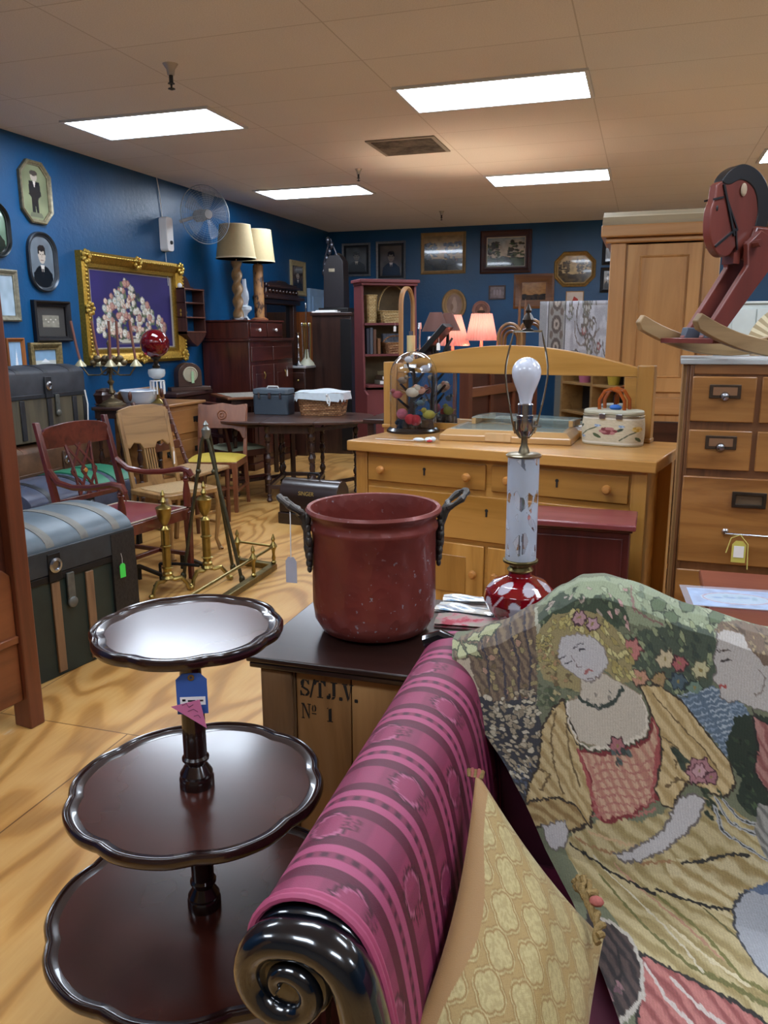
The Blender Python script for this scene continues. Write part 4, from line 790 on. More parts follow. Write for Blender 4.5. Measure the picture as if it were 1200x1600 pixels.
# --- tall dark wardrobe and clock on it
a0 = aty(487, 490, 9.7); a1 = aty(548, 490, 9.7); w = a1.x-a0.x
t = thing('dark_armoire', 'tall plain dark brown cupboard left of the red bookcase', 'cupboard', ((a0.x+a1.x)/2, 9.95, 0)); DK = wood('#35211b', '#170d0b', '#40281f', 'z', .3, .8, .2)
MB().box(-w/2, w/2, -.25, .3, 0, 1.74).build('body', DK, t, bevel=.006); MB().box(-w/2-.02, w/2+.02, -.27, .31, 1.74, 1.78).build('cornice', DK, t, bevel=.006); MB().box(w/2-.14, w/2+.004, -.256, -.25, .05, 1.7).build('edge_panel', BLACK, t, bevel=.004)
t = solo(MB().box(-.24, .1, -.2, .14, 0, .018).box(-.2, .06, -.17, .12, .018, .03), 'paper_stack', PAPER, 'stack of pale papers lying on the dark cupboard', 'papers', ((a0.x+a1.x)/2-.02, 9.9, 1.78))
p = aty(524, 490, 9.95); t = thing('shelf_clock', 'dark gothic clock case with figure finials on top of the dark cupboard', 'clock', (p.x+.02, 9.95, 1.78))
MB().box(-.2, .2, -.13, .13, 0, .06).build('base', BLACK, t, bevel=.006)
MB().prism([(-.14, .06), (.14, .06), (.13, .62), (.08, .7), (-.06, .7), (-.13, .56)], -.1, .1).build('case', paint('#211d22', .4, 0, .3, 9), t, bevel=.006)
b = MB()
for x, z in ((-.12, .58), (-.1, .66), (-.06, .74), (-.03, .82), (-.08, .88), (-.14, .5)): b.ball((x, -.06, z), (.03, .03, .05), 8)
b.tube([(-.13, -.05, .2), (-.14, -.07, .6), (-.06, -.05, .9)], .012, 6).tube([(-.05, -.05, .9), (.05, -.05, .66)], .01, 6).build('figure_ornament', paint('#3b3a40', .25, .6), t)
MB().lathe([(.06, .7), (.04, .72), (.02, .73)], (.03, 0, 0), 12).build('cap', SILVER, t); MB().box(-.06, .02, -.105, -.1, .5, .54).build('plate', SILVER, t)
# --- red bookcase
t = thing('red_bookcase', 'tall dull-red bookcase with slanted sides holding baskets and books', 'bookcase', (0, 0, 0), 38)
q = aty(566, 440, 8.7); t.location = (q.x, 8.7, 0); RB = paint('#6e3234', .55, 0, .15, 5); RBI = paint('#6d5a3c', .7, 0, .3, 12); HB = 2.07; BW = .63
for x in (0, BW): MB().prism([(-.16, 0), (.26, 0), (.26, HB), (.0, HB), (-.05, .9), (-.16, .85)], x-.012, x+.012, 'yz').build('side_panel', RB, t, smooth=0)
MB().box(-.04, BW+.04, -.05, .29, HB, HB+.035).box(-.02, BW+.02, -.03, .27, HB-.03, HB).build('cornice', RB, t, bevel=.006)
MB().box(0, BW, .245, .26, 0, HB).build('back_boards', RBI, t, smooth=0)
for z in (.25, .6, .93, 1.27, 1.61): MB().box(.012, BW-.012, -.04-.1*(z < 1), .25, z, z+.025).build('shelf', RB, t, smooth=0)
MB().box(.012, BW-.012, -.1, -.08, .0, .9).build('lower_front', RB, t, smooth=0)
def inb(x, y, z):
    c, s = math.cos(math.radians(38)), math.sin(math.radians(38)); return (t0.x+x*c-y*s, t0.y+x*s+y*c, z)
t0 = Vector(t.location)
basket('handled_basket', 'pale woven basket with tall hoop handle on the top shelf of the red bookcase', inb(.40, .1, 1.635), 38, .36, .2, .13, WICKL, .3)
basket('wall_basket', 'tall pale flat woven basket at the left of the top bookcase shelf', inb(.12, .08, 1.635), 38, .12, .14, .3, WICKL)
basket('handled_basket', 'round brown basket with low handle on the middle shelf of the red bookcase', inb(.42, .08, 1.295), 38, .3, .2, .12, WICK, .09)
b = solo(MB().box(-.15, .15, -.06, .06, 0, .1), 'cloth_bundle', paint('#8f98a8', .9, 0, .5, 40, bump=.5), 'blue-white patterned folded cloth behind the brown basket', 'cloth', inb(.45, .19, 1.42), 38); b.location.z = 1.297; b.scale = (1, .5, 2.2)
for i, (x, c, h) in enumerate(((.06, '#2b2a35', .28), (.1, '#4a4f5a', .29), (.14, '#5c3b28', .27), (.19, '#7d5230', .17))):
    bk = thing('book', ['black tall book at the left end of the middle bookcase shelf', 'grey tall book next to the black one in the red bookcase', 'brown tall book third along in the red bookcase', 'short tan book beside the basket in the red bookcase'][i], 'book', inb(x, .08, 1.295), 38, 'books on the middle bookcase shelf')
    MB().box(-.017, .017, -.09, .09, 0, h).build('cover', paint(c, .6), bk, bevel=.003); MB().box(-.013, .013, -.085, .093, .004, h-.004).build('pages', PAPER, bk, smooth=0)
for i, (c, l) in enumerate((('#8a8474', 'grey-brown'), ('#5a4636', 'dark brown'), ('#9a8c6a', 'tan'))):
    bk = thing('book', f'{l} book lying in the flat pile low in the red bookcase', 'book', inb(.3+.02*i, .04, .955+.05*i), 38+4*i, 'flat books low in the bookcase'); MB().box(-.12, .12, -.09, .09, 0, .045).build('cover', paint(c, .6), bk, bevel=.004); MB().box(-.115, .115, -.092, -.085, .006, .039).build('pages', PAPER, bk, smooth=0)
price_tag(t, (.36, -.06, 1.6), .03, .06); price_tag(t, (.55, -.06, 1.28), .03, .06)
# --- cheval mirror
q = aty(636, 500, 8.4); t = thing('cheval_mirror', 'tall narrow arched mirror in a light wood frame beside the bookcase', 'mirror', (q.x, 8.4, 1.1), 86)
o = [(.2, -.0)]+[(.2*math.cos(a), .7+.2*math.sin(a)) for a in [PI*i/14 for i in range(15)]]+[(-.2, 0)]
MB().ring(o, [(0, .02), (0, -.015), (.02, -.025), (.04, -.01), (.04, .02)]).build('frame', wood('#a87c4a', '#7d5730', axis='z'), t); MB().prism([(a*.85, b) for a, b in o], 0, .004).build('mirror_glass', paint('#c9d2d8', .03, 1, 0), t, smooth=0)
MB().bar((-.14, .02, 0), (-.14, .1, -1.0), .03).bar((.14, .02, 0), (.14, .1, -1.0), .03).bar((-.2, 0, .02), (.2, 0, .02), .03).build('stand', wood('#a87c4a', '#7d5730', axis='z'), t)
# --- long back table with lamps
t = thing('display_table', 'long dark table behind the oak sideboard carrying the pink and brown lamps', 'table', (-1.6, 7.3, 0))
MB().box(-.74, .95, -.55, .6, .74, .78).build('tabletop', DARKWX, t, bevel=.005)
for x in (-.68, .9):
    for y in (-.48, .52): MB().bar((x, y, 0), (x, y, .74), .06).build('leg', DARKW, t)
PINK = paint('#c27a74', .8, 0, .08, 60)
def shade_lamp(name, label, cx, Y, ty, by, wt, wb, mat, pleats=0, lit=0, tz=.78, tilt=0, group=None, base=IRON):
    """shade drawn between photo rows ty..by at depth Y"""
    a = aty(cx, ty, Y); c = aty(cx, by, Y); k = Y/FPX*1.05; h = a.z-c.z; z0 = c.z-tz
    t = thing(name, label, 'lamp', (a.x, Y, tz), 0, group)
    MB().lathe([(.09, 0), (.09, .02), (.03, .05), (.02, z0*.3), (.045, z0*.5), (.05, z0*.65), (.015, z0*.85), (.012, z0+.02)], n=16).build('base', base, t)
    n = 64 if pleats else 28; rt, rb = wt*k/2, wb*k/2; b = MB(); rr = lambda i, r: r*(1+(.03 if (i % 2) else -.03)*bool(pleats))
    R = 6; vs = [((rb+(rt-rb)*(j/R))*(1+(.025 if i % 2 else -.025)*bool(pleats))*math.cos(2*PI*i/n), (rb+(rt-rb)*(j/R))*(1+(.025 if i % 2 else -.025)*bool(pleats))*math.sin(2*PI*i/n), z0+h*j/R) for j in range(R+1) for i in range(n)]
    b.add(vs, [(j*n+i, j*n+(i+1) % n, (j+1)*n+(i+1) % n, (j+1)*n+i) for j in range(R) for i in range(n)])
    sh = b.build('shade', mat, t, smooth=20 if pleats else 60)
    MB().ball((0, 0, z0+h*.35), .03, 10).build('bulb', emit('#ffcf95', 4, 'warm_bulb') if lit else WHITE, t)
    if lit:
        L = D.lights.new('bulb_light', 'POINT'); L.energy = lit*1.8; L.color = (1, .74, .5); L.shadow_soft_size = .03; lo = D.objects.new('bulb_light', L); COL.objects.link(lo); lo.parent = t; lo.location = (0, 0, z0+h*.35+.045)
    return t
TR = Mt('pleated_pink'); n = TR.noise(TR.coords(), 40, 2); TR.set(Color='#cc8880', Roughness=.8, Transmission_Weight=0.0)
tl = TR.new('ShaderNodeBsdfTranslucent'); tl.inputs[0].default_value = (*hx('#e0a09c'), 1); mx = TR.new('ShaderNodeMixShader'); mx.inputs[0].default_value = .035
TR.link(TR.p.outputs[0], mx.inputs[1]); TR.link(tl.outputs[0], mx.inputs[2]); TR.link(mx.outputs[0], TR.n['Material Output'].inputs[0])
TRB = Mt('brown_shade'); TRB.set(Color='#6d4a42', Roughness=.7); tl = TRB.new('ShaderNodeBsdfTranslucent'); tl.inputs[0].default_value = (*hx('#8a5a4a'), 1); mx = TRB.new('ShaderNodeMixShader'); mx.inputs[0].default_value = .3
TRB.link(TRB.p.outputs[0], mx.inputs[1]); TRB.link(tl.outputs[0], mx.inputs[2]); TRB.link(mx.outputs[0], TRB.n['Material Output'].inputs[0])
PB = paint('#b07a70', .6)
shade_lamp('pleated_lamp', 'lit lamp with pink pleated shade, standing free on the right', 753, 7.4, 490, 532, 30, 46, TR.m, 1, 7, group='pink pleated lamps', base=PB)
shade_lamp('pleated_lamp', 'lit lamp with pink pleated shade half hidden by the brown shades', 708, 7.55, 492, 540, 24, 50, TR.m, 1, 7, group='pink pleated lamps', base=PB)
shade_lamp('brown_lamp', 'brown bell-shaded lamp, left of the two overlapping brown shades', 681, 6.98, 488, 518, 18, 42, TRB.m, group='two brown lamps')
shade_lamp('brown_lamp', 'brown coolie-shaded lamp, right of the two overlapping brown shades', 700, 7.1, 489, 517, 14, 38, TRB.m, group='two brown lamps')
q = aty(676, 540, 6.9); t = thing('book_stand', 'black slanted music stand behind the arched sideboard back', 'stand', (q.x, 6.9, .78), 0)
M = Matrix.Translation((0, 0, .66)) @ Matrix.Rotation(math.radians(-48), 4, 'Y')
MB().box(-.2, .2, -.14, .14, -.03, .02, M).build('desk', paint('#171413', .3, 0, .2), t, bevel=.006); MB().tube([(0, 0, 0), (0, 0, .64)], .014, 8).lathe([(.12, 0), (.1, .02), (.02, .04)], n=16).tube([(.1, -.1, .5), (.16, -.14, .65), (.13, -.14, .58), (.2, -.12, .7)], .01, 6).build('stem', BLACK, t)
price_tag(t, (.1, -.2, .66), .03, .06)
b = MB(); 
t = thing('potted_foliage', 'dark leafy sprigs beneath the slanted black stand', 'foliage', (q.x+.12, 6.75, .78)); 
for i in range(16):
    a = random.random()*6.3; r = .16*random.random(); z = .42+.12*random.random(); b.add([(0, 0, 0), (.03, .012, .02), (.07, 0, .01), (.03, -.012, .02)], [(0, 1, 2, 3)], Matrix.Translation((r*math.cos(a), r*math.sin(a), z)) @ Matrix.Rotation(a, 4, 'Z'))
b.build('leaves', paint('#2d3a2c', .5), t); MB().lathe([(.06, 0), (.08, .12), (.05, .3), (.03, .42)], n=14).build('vase', BLACK, t)
q = aty(651, 540, 7.7); t = thing('silver_candelabra', 'silver branched candelabra standing right of the tall narrow mirror', 'candelabra', (q.x+.03, 7.7, .78))
b = MB().lathe([(.08, 0), (.03, .04), (.015, .2), (.03, .25), (.012, .3), (.012, .78)], n=14)
for s in (-1, 1): b.tube([(0, 0, .6), (s*.06, 0, .57), (s*.1, 0, .65)], .007, 6).lathe([(.01, 0), (.03, .02), (.025, .06)], (s*.1, 0, .65), 10)
b.lathe([(.03, 0), (.025, .06)], (0, 0, .78), 10).build('body', SILVER, t)
t = thing('cream_lamp', 'small glowing cream cylinder lamp by the silver candelabra', 'lamp', (q.x+.0, 7.5, .78)); MB().lathe([(.035, 0), (.035, .45), (.04, .46), (.04, .72)], n=18).build('body', paint('#d8c58e', .6), t)
MB().lathe([(.02, .72), (.02, .76)], n=10).build('cap', SILVER, t)
# --- rattan hoops
def hoops(label, x, Y, ty, n, group):
    q = aty(x, ty, Y); t = thing('rattan_chair', label, 'chair', (q.x, Y, .78), 0, group); H = q.z-.78-.05; R = wood('#8a6236', '#5c3d1f', axis='z')
    for k in range(n):
        w = .10-.022*k; y = k*.05
        MB().tube([(-w, y, 0)]+[(-w*math.cos(a), y, H-w-.03*k+w*math.sin(a)*1.2) for a in [PI*i/10 for i in range(11)]]+[(w, y, 0)], .014, 7).build('hoop', R, t)
    MB().box(-.1, .1, -.02, .16, .35, .38).bar((-.1, 0, .55), (.1, 0, .55), .02).build('seat', R, t)
hoops('bent rattan chair back with nested hoops left of the lamp harp', 797, 7.2, 500, 3, 'rattan chairs on the back table'); hoops('bent rattan chair back partly behind the grey rug', 831, 7.4, 494, 2, 'rattan chairs on the back table')
for i, x in enumerate((812, 821)):
    q = aty(x, 478, 7.5); solo(MB().lathe([(.012, 0), (.012, q.z-.8), (.002, q.z-.72)], n=8), 'wooden_pole', wood('#7a5330', '#4d3119', axis='z'), ['thin wooden pole standing behind the rattan hoops', 'second thin wooden pole just behind the lamp finial'][i], 'pole', (q.x, 7.5, .78))
# --- rug over rack
l = aty(843, 500, 6.6); r = aty(975, 500, 6.6); W_ = r.x-l.x; zt = aty(900, 470, 6.6).z
def rugart(nx, ny):
    c = Cv(nx, ny, '#8e8c90', 1.0); c.A[:] = c.two('#8a888c', '#a09ea2', c.nz(30, 30, 1)); rr = np.random.RandomState(5)
    c.poly([(0.0, 0), (.09, 0), (.09, 1), (0, 1)], '#7b797a'); c.poly([(.12, 0), (.3, 0), (.3, 1), (.12, 1)], '#77726d'); c.line([(.11, 0), (.11, 1)], .006, '#4e4a48'); c.line([(.31, 0), (.31, 1)], .006, '#4e4a48')
    for i in range(9):
        y = .05+.11*i; c.ell(.21, y, .06, .045, '#4c413b'); c.ell(.21, y, .035, .026, '#8a7f74'); c.ell(.21, y, .015, .012, '#4c413b')
        for s in (-1, 1): c.ell(.21+s*.06, y+.05, .02, .02, '#5a4d45')
    for i in range(34):
        x = .36+.6*rr.rand(); y = rr.rand(); a = rr.rand()*6; s = .03+.03*rr.rand()
        pts = [(x+s*(1+.25*k)*math.cos(a+k*.5)*.9, y+s*(1+.25*k)*math.sin(a+k*.5)*.9) for k in range(7)]
        c.line(pts, .005, ['#544a44', '#5f6058', '#6a5f58'][i % 3]); c.ell(x, y, s*.55, s*.55, ['#5f564c', '#6a665a', '#7a4a48'][i % 3]); c.ell(x, y, s*.28, s*.28, '#97938e')
        for k in range(5): c.ell(x+s*.7*math.cos(k*1.26), y+s*.7*math.sin(k*1.26), s*.2, s*.2, '#57504a')
    return c
c = rugart(150, 150); t = thing('hanging_rug', 'grey floral rug draped over a rack behind the sideboard', 'rug', ((l.x+r.x)/2, 6.6, 0))
def rf(u, v):
    s = v*1.6; x = (u-.5)*W_
    if s < .1: a = s/.1*PI/2; return (x, .1-.1*math.sin(a)+.0, zt-.1*(1-math.cos(a))*0-.0-.02*(1-math.sin(a)))
    return (x, -.0-.02*math.sin(u*7), zt-.02-(s-.1))
canvas(c, rf, 'rug_pile', painted(.95, .25, 220, .2), t); MB().box(-W_/2, W_/2, .02, .09, zt-1.4, zt-.04).build('rug_fold', paint('#8a888a', .95), t)
b = MB()
for s in (-1, 1): b.bar((s*(W_/2-.05), .05, 0), (s*(W_/2-.05), .05, zt-.04), .04).bar((s*(W_/2-.05), -.2, .02), (s*(W_/2-.05), .3, .02), .04)
b.build('rack', IRON, t)
# --- white cupboard and cream pleated fan at right rear
l = aty(1140, 500, 7.5); r = aty(1222, 500, 7.5); zt = aty(1165, 471, 7.5).z; t = thing('white_cupboard', 'white painted cupboard seen below the rocking horse', 'cupboard', ((l.x+r.x)/2, 7.7, 0)); w = r.x-l.x; WP = paint('#c9d2cf', .5, 0, .08)
MB().box(-w/2, w/2, -.2, .2, 0, zt-.02).build('body', WP, t, bevel=.006); MB().box(-w/2-.02, w/2+.02, -.22, .21, zt-.02, zt).build('top', WP, t, bevel=.005)
for x0, x1 in ((-w/2+.02, -.005), (.005, w/2-.02)):
    do = MB().box(x0, x1, -.215, -.2, .1, zt-.06).build('door', WP, t, bevel=.005); MB().box(x0+.04, x1-.04, -.222, -.215, 1.0, 1.12).box(x0+.04, x1-.04, -.222, -.215, 1.2, 1.3).build('door_moulding', WP, do, bevel=.004)
q = aty(1222, 548, 6.8); t = thing('pleated_fan_screen', 'cream pleated fan-shaped screen behind the rocking horse', 'screen', (q.x+.1, 6.8, 0)); b = MB(); n = 36; vs = [(0, 0, q.z)]; R_ = .36
for i in range(n+1): a = .15+PI*i/n*.92; vs.append((R_*math.cos(a), .012*(i % 2), q.z+R_*math.sin(a)))
b.add(vs+[(x, y+.01, z) for x, y, z in vs], [(0, i, i+1) for i in range(1, n+1)]+[(n+2, n+3+i, n+2+i) for i in range(1, n+1)]).build('pleats', paint('#c9bd9c', .8), t, smooth=0)
MB().box(-.3, .3, -.1, .2, 0, q.z-.02).build('plinth', paint('#b09a78', .6), t, bevel=.005)
# ================================================================== behind the camera, seen only in the sideboard's mirror
t = thing('plant_shelf', 'light wood shelf unit with pots, seen only in the sideboard mirror', 'shelf', (-2.5, -.9, 0), 30); SW = wood('#a87c48', '#84592c', axis='x')
for x in (-1.0, -.33, .33, 1.0): MB().box(x-.02, x+.02, -.15, .15, 0, 1.5).build('upright', SW, t, bevel=.003)
for z in (.2, .55, .9, 1.2, 1.48): MB().box(-1.0, 1.0, -.15, .15, z, z+.025).build('shelf', SW, t, bevel=.003)
MB().box(-1.0, 1.0, -.16, -.15, 0, 1.5).build('back_board', paint('#2a211c', .7), t, smooth=0)
def pot(x, z, r, h, c, l, ball=False):
    a = math.radians(30); o = (t.location.x+x*math.cos(a), t.location.y+x*math.sin(a), z)
    if ball: solo(MB().lathe([(.03, 0), (r, r*.9), (r*.9, r*1.5), (r*.3, r*1.95), (r*.35, r*2.2)], n=18), 'vase', paint(c, .4), l, 'vase', o)
    else: solo(MB().lathe([(r*.75, 0), (r, h), (r*1.08, h), (r*1.08, h+.02), (r*.9, h+.02), (r*.8, .03)], n=18), 'flower_pot', paint(c, .4), l, 'pot', o)
for x, z, r, h, c, l, b_ in ((-.7, .925, .09, .14, '#c9708a', 'pink flower pot on the shelf seen in the mirror', 0), (-.1, .925, .08, .12, '#c9a83a', 'yellow flower pot on the shelf seen in the mirror', 0), (.5, .925, .1, .1, '#b5a068', 'yellow-lidded tub on the shelf seen in the mirror', 0), (.8, .925, .08, .1, '#c98a94', 'pink round vase on the shelf seen in the mirror', 1), (.1, 1.225, .08, .1, '#c08a8a', 'upper pink vase on the shelf seen in the mirror', 1)): pot(x, z, r, h, c, l, b_)
# ================================================================== middle: oak sideboard and what stands on it
DR = Vector((-1.39, 3.76, 0)); DRZ = -12.0; _c, _s = math.cos(math.radians(DRZ)), math.sin(math.radians(DRZ))
t = thing('oak_sideboard', 'long golden oak sideboard with arched mirror back and round wooden knobs', 'sideboard', DR, DRZ)
KEY = paint('#1a1410', .6)
MB().prism([(0, 0), (1.5, 0), (1.5, .66), (0, .66)], .95, 1.0, 'xy').build('top', wood('#c08c48', '#a2702f', '#c99a58', 'x', .3, .6, .3), t, bevel=.005)
for x in (.035, 1.395):
    for y in (.03, .58): MB().box(x, x+.065, y, y+.065, 0, .95).build('leg', OAKZ, t, bevel=.004)
MB().box(.09, 1.4, .045, .63, .22, .948).build('carcass', OAK, t, smooth=0)
def knob(x, z, par, r=.02): MB().lathe([(.008, 0), (.009, .01), (r, .02), (r*1.05, .03), (r*.7, .042), (.001, .045)], n=16, M=Matrix.Translation((x, .03, z)) @ Matrix.Rotation(PI/2, 4, 'X')).build('knob', wood('#b87c3c', '#94602a', axis='x'), par)
def keyhole(x, z, par): MB().box(x-.004, x+.004, .026, .032, z-.018, z+.012).lathe([(.008, 0), (.008, .005)], n=10, M=Matrix.Translation((x, .032, z+.012)) @ Matrix.Rotation(PI/2, 4, 'X')).build('keyhole', KEY, par)
for x0, x1 in ((.105, .735), (.765, 1.385)):
    d = MB().box(x0, x1, .03, .046, .805, .925).build('drawer', wood('#a87636', '#835621', '#b8843f', 'x', .35, .6, .2), t, bevel=.003); knob(x0+.085, .865, d); knob(x1-.085, .865, d); keyhole((x0+x1)/2, .87, d)
d = MB().box(.105, 1.385, .03, .046, .56, .775).build('long_drawer', wood('#b5813c', '#946524', '#c08c46', 'x', .35, .45, .2), t, bevel=.003); keyhole(.745, .70, d); knob(.2, .67, d); knob(1.29, .67, d)
for x0, x1 in ((.105, .735), (.755, 1.385)):
    d = MB().box(x0, x1, .03, .046, .23, .535).build('door', OAKZ, t, bevel=.003); MB().box(x0+.09, x1-.09, .026, .032, .29, .475).build('door_panel', wood('#b07c38', '#8a5c22', '#c49048', 'z', .35, .5, .2), d, bevel=.003); knob(x1-.045 if x0 < .5 else x0+.045, .40, d)
# mirror gallery
GY0, GY1 = .60, .63
for x0 in (-.12, 1.27):
    MB().box(x0, x0+.08, .585, .65, 1.0 if x0 > 0 else .97, 1.365).box(x0-.004, x0+.084, .57, .655, 1.0, 1.02).build('gallery_post', OAKZ, t, bevel=.005)
arch = [(-.04+i/24*1.31, 1.352+.105*math.sin(PI*(i/24))**.9) for i in range(25)]
MB().prism([(-.04, 1.31), (1.27, 1.31)]+arch[::-1], GY0, GY1).build('arched_rail', wood('#c08e48', '#a87834', '#c89850', 'x', .3, .5, .3), t, bevel=.004)
MB().box(-.04, 1.27, GY0, GY1, 1.005, 1.04).box(-.04, .02, GY0, GY1, 1.04, 1.31).box(1.21, 1.27, GY0, GY1, 1.04, 1.31).build('mirror_rail', OAK, t, bevel=.003)
MB().box(.02, 1.21, GY0+.012, GY0+.016, 1.04, 1.31).build('mirror_glass', paint('#dfe6ea', .015, 1, 0), t, smooth=0); MB().box(-.05, 1.28, .635, .642, 1.003, 1.33).build('back_board', OAK, t, smooth=0)
# glass dome with birds
p = atz(646, 674, 1.0); t = thing('bird_dome', 'glass dome over a dark branch of small painted birds and pompoms on the sideboard', 'glass dome', (p.x, p.y+.0, 1.0), 10)
MB().lathe([(.145, 0), (.145, .012), (.135, .02), (.13, .026), (.001, .026)], n=40).build('base', paint('#1d1513', .25, 0, .2, 8, .4), t)
dome = [(.127, .027), (.127, .30)]+[(.127*math.cos(a), .30+.127*math.sin(a)) for a in [PI/2*i/10 for i in range(1, 11)]]
MB().lathe(dome+[(max(r-.002, 0.0001), z-.002) for r, z in dome[::-1]], n=40).build('glass_cloche', glass('#ffffff', 0.0, 1.45), t)
b = MB(); rr = random.Random(4)
b.tube([(0, 0, .03), (-.01, 0, .15), (.01, .0, .25), (-.01, 0, .36)], [.02, .016, .013, .01], 7)
tips = [(-.07, -.02, .27), (.06, -.03, .33), (.05, -.03, .2), (-.085, -.01, .19), (.09, 0, .25), (-.03, -.04, .38), (.02, .03, .3), (-.05, -.05, .12)]
for x, y, z in tips: b.tube([(0, 0, z-.08), (x*.5, y*.5, z-.05), (x, y, z-.012)], [.009, .008, .006], 6)
for i in range(60): a = rr.random()*6.3; r = rr.random()*.1; b.ball((r*math.cos(a), r*math.sin(a), .035+.02*rr.random()), .012+.01*rr.random(), 6)
b.build('dark_branch', paint('#2a2425', .7, 0, .4, 30, bump=.5), t)
def bird(c, col, s=1, flip=1, head=None):
    x, y, z = c; b = MB().ball((x, y, z), (.026*s, .018*s, .019*s), 12).ball((x+flip*.02*s, y-.004, z+.017*s), .012*s, 10).add([(x-flip*.02*s, y-.006, z), (x-flip*.02*s, y+.006, z), (x-flip*.05*s, y, z+.012*s), (x-flip*.02*s, y, z-.006)], [(0, 1, 2), (0, 2, 3), (1, 3, 2), (0, 3, 1)])
    o = b.build('bird', paint(col, .6, 0, .2, 40), t); MB().lathe([(.004*s, 0), (.0005, .014*s)], n=6, M=Matrix.Translation((x+flip*.03*s, y-.004, z+.017*s)) @ Matrix.Rotation(flip*PI/2, 4, 'Y')).build('beak', paint('#b07a3a', .5), o)
    part_label(o, head or 'small painted bird')
for c, col, s, f, l in (((-.055, -.03, .275), '#8d7b63', 1.0, 1, 'tan bird'), ((.065, -.03, .335), '#c3c7cf', 1.1, 1, 'pale grey bird'), ((-.02, -.05, .385), '#d5d9de', .9, 1, 'white bird at the top'), ((.0, -.06, .215), '#d9cdb6', 1.4, 1, 'cream bird in the middle'),
                        ((.04, -.05, .225), '#d8a48c', 1.1, -1, 'peach bird'), ((-.085, -.03, .2), '#c0625c', 1.1, -1, 'pink and white bird'), ((.085, -.03, .095), '#c9c04e', 1.3, -1, 'yellow bird'), ((.045, -.07, .16), '#59707a', .9, 1, 'blue-grey bird')): bird(c, col, s, f, l)
for c, r, col in (((-.055, -.06, .1), .03, '#c9707e'), ((.02, -.09, .07), .03, '#b02a34'), ((-.01, -.09, .075), .028, '#b9303c')): MB().ball(c, r, 12).build('pompom', paint(col, .95, 0, .3, 60, bump=.8), t)
MB().box(-.05, .015, -.02, .0, .34, .36).build('small_card', WHITE, t); MB().lathe([(.035, .03), (.03, .07), (.001, .075)], (.08, -.06, 0), 12).build('nest', paint('#4a3527', .9, 0, .5, 80), t)
q = atz(636, 690, 1.0); t = thing('feather_pick', 'white flower pick with red tip lying at the front of the sideboard top', 'ornament', (q.x+.04, q.y, 1.0), -5)
MB().tube([(-.22, .02, .004), (0, 0, .006)], .002, 5).build('stem', PAPER, t); MB().ball((.02, 0, .012), (.03, .012, .01), 10).ball((.07, 0, .014), (.02, .02, .012), 10).ball((.09, .012, .016), (.015, .01, .012), 8).build('petals', paint('#dfe8f0', .6), t); MB().ball((.08, -.015, .01), (.016, .006, .007), 8).build('red_tip', paint('#c03a40', .5), t)
# display case: low oak frame with bevelled glass
l = atz(686, 688, 1.0); r = atz(892, 697, 1.0); L = (r-l).length; t = thing('display_case', 'low glass-topped display case in a pale oak frame lying on the sideboard', 'display case', (l.x, l.y, 1.001), math.degrees(math.atan2(r.y-l.y, r.x-l.x)))
HP = wood('#c69a62', '#ad7f48', '#d0a670', 'x', .3, .5, .3); Dd = .40
MB().ring([(0, 0), (L, 0), (L, Dd), (0, Dd)], [(0, 0), (0, .028), (.03, .055), (.055, .055), (.055, 0)], 'xy').build('frame', HP, t, smooth=0, bevel=.004)
MB().box(.05, L-.05, .05, Dd-.05, .004, .01).build('cloth_lining', paint('#59605a', .8, 0, .2), t, smooth=0)
MB().box(.045, L-.045, .045, Dd-.045, .052, .057).build('glass_lid', glass('#cfe3dc', .02, alpha=.35), t, smooth=0)
M = Matrix.Translation((0, Dd*.62, .06)); MB().box(.1, L-.02, 0, .3*.5, .03, .035, M).build('upper_glass_pane', glass('#cfe3dc', .02, alpha=.3), t, smooth=0); [MB().box(x, x+.02, .0, .15, 0, .03, M).build('support', HP, t) for x in (.1, L-.05)]
MB().box(L*.36, L*.56, -.004, .004, .004, .046).build('catch_plate', wood('#dcb684', '#c99e66', axis='z'), t, bevel=.003)
# tapestry purse
a = atz(912, 690, 1.0); c = atz(1003, 697, 1.0); w = (c-a).length; t = thing('tapestry_purse', 'cream floral tapestry box purse with amber hoop handles on the sideboard end', 'purse', ((a.x+c.x)/2, (a.y+c.y)/2-.01, 1.0), -18)
def purseart(nx, ny):
    c = Cv(nx, ny, '#cfc3a6', ny/nx); c.shade(.1, 60, 30, 2)
    def fl(x, y, r, k): 
        for j in range(6): c.ell(x+r*.6*math.cos(j), y+r*1.7*math.sin(j), r*.55, r*1.4, k[j % 2])
        c.ell(x, y, r*.35, r, k[0])
    for x, y in ((.1, .5), (.35, .62), (.62, .5), (.88, .6)): c.line([(x-.06, y+.25), (x, y), (x+.08, y-.2)], .004, '#44503a'); c.ell(x+.06, y+.2, .03, .06, '#4f5c3c', .6); c.ell(x-.06, y-.15, .025, .05, '#3c4636', -.5)
    fl(.2, .45, .05, ('#b5565a', '#d49a94')); fl(.48, .4, .045, ('#a8483f', '#cf8a7c')); fl(.05, .6, .03, ('#b8a040', '#d8c878')); fl(.75, .5, .05, ('#7f3a40', '#b87a78')); fl(.93, .4, .035, ('#c8a040', '#dcc07a'))
    for x, y in ((.3, .3), (.4, .75), (.58, .75), (.68, .3), (.83, .3)): fl(x, y, .018, ('#7f97b8', '#b0c0d4'))
    c.put(c.Y < .06, '#e3dccb'); c.put(c.Y > .93, '#e3dccb'); return c
K = 96; OL = rrect(w, .15, .07, 12); Pm = [Vector((x, y, 0)) for x, y in OL]; per = [0]
for i in range(1, len(Pm)+1): per.append(per[-1]+(Pm[i % len(Pm)]-Pm[i-1]).length)
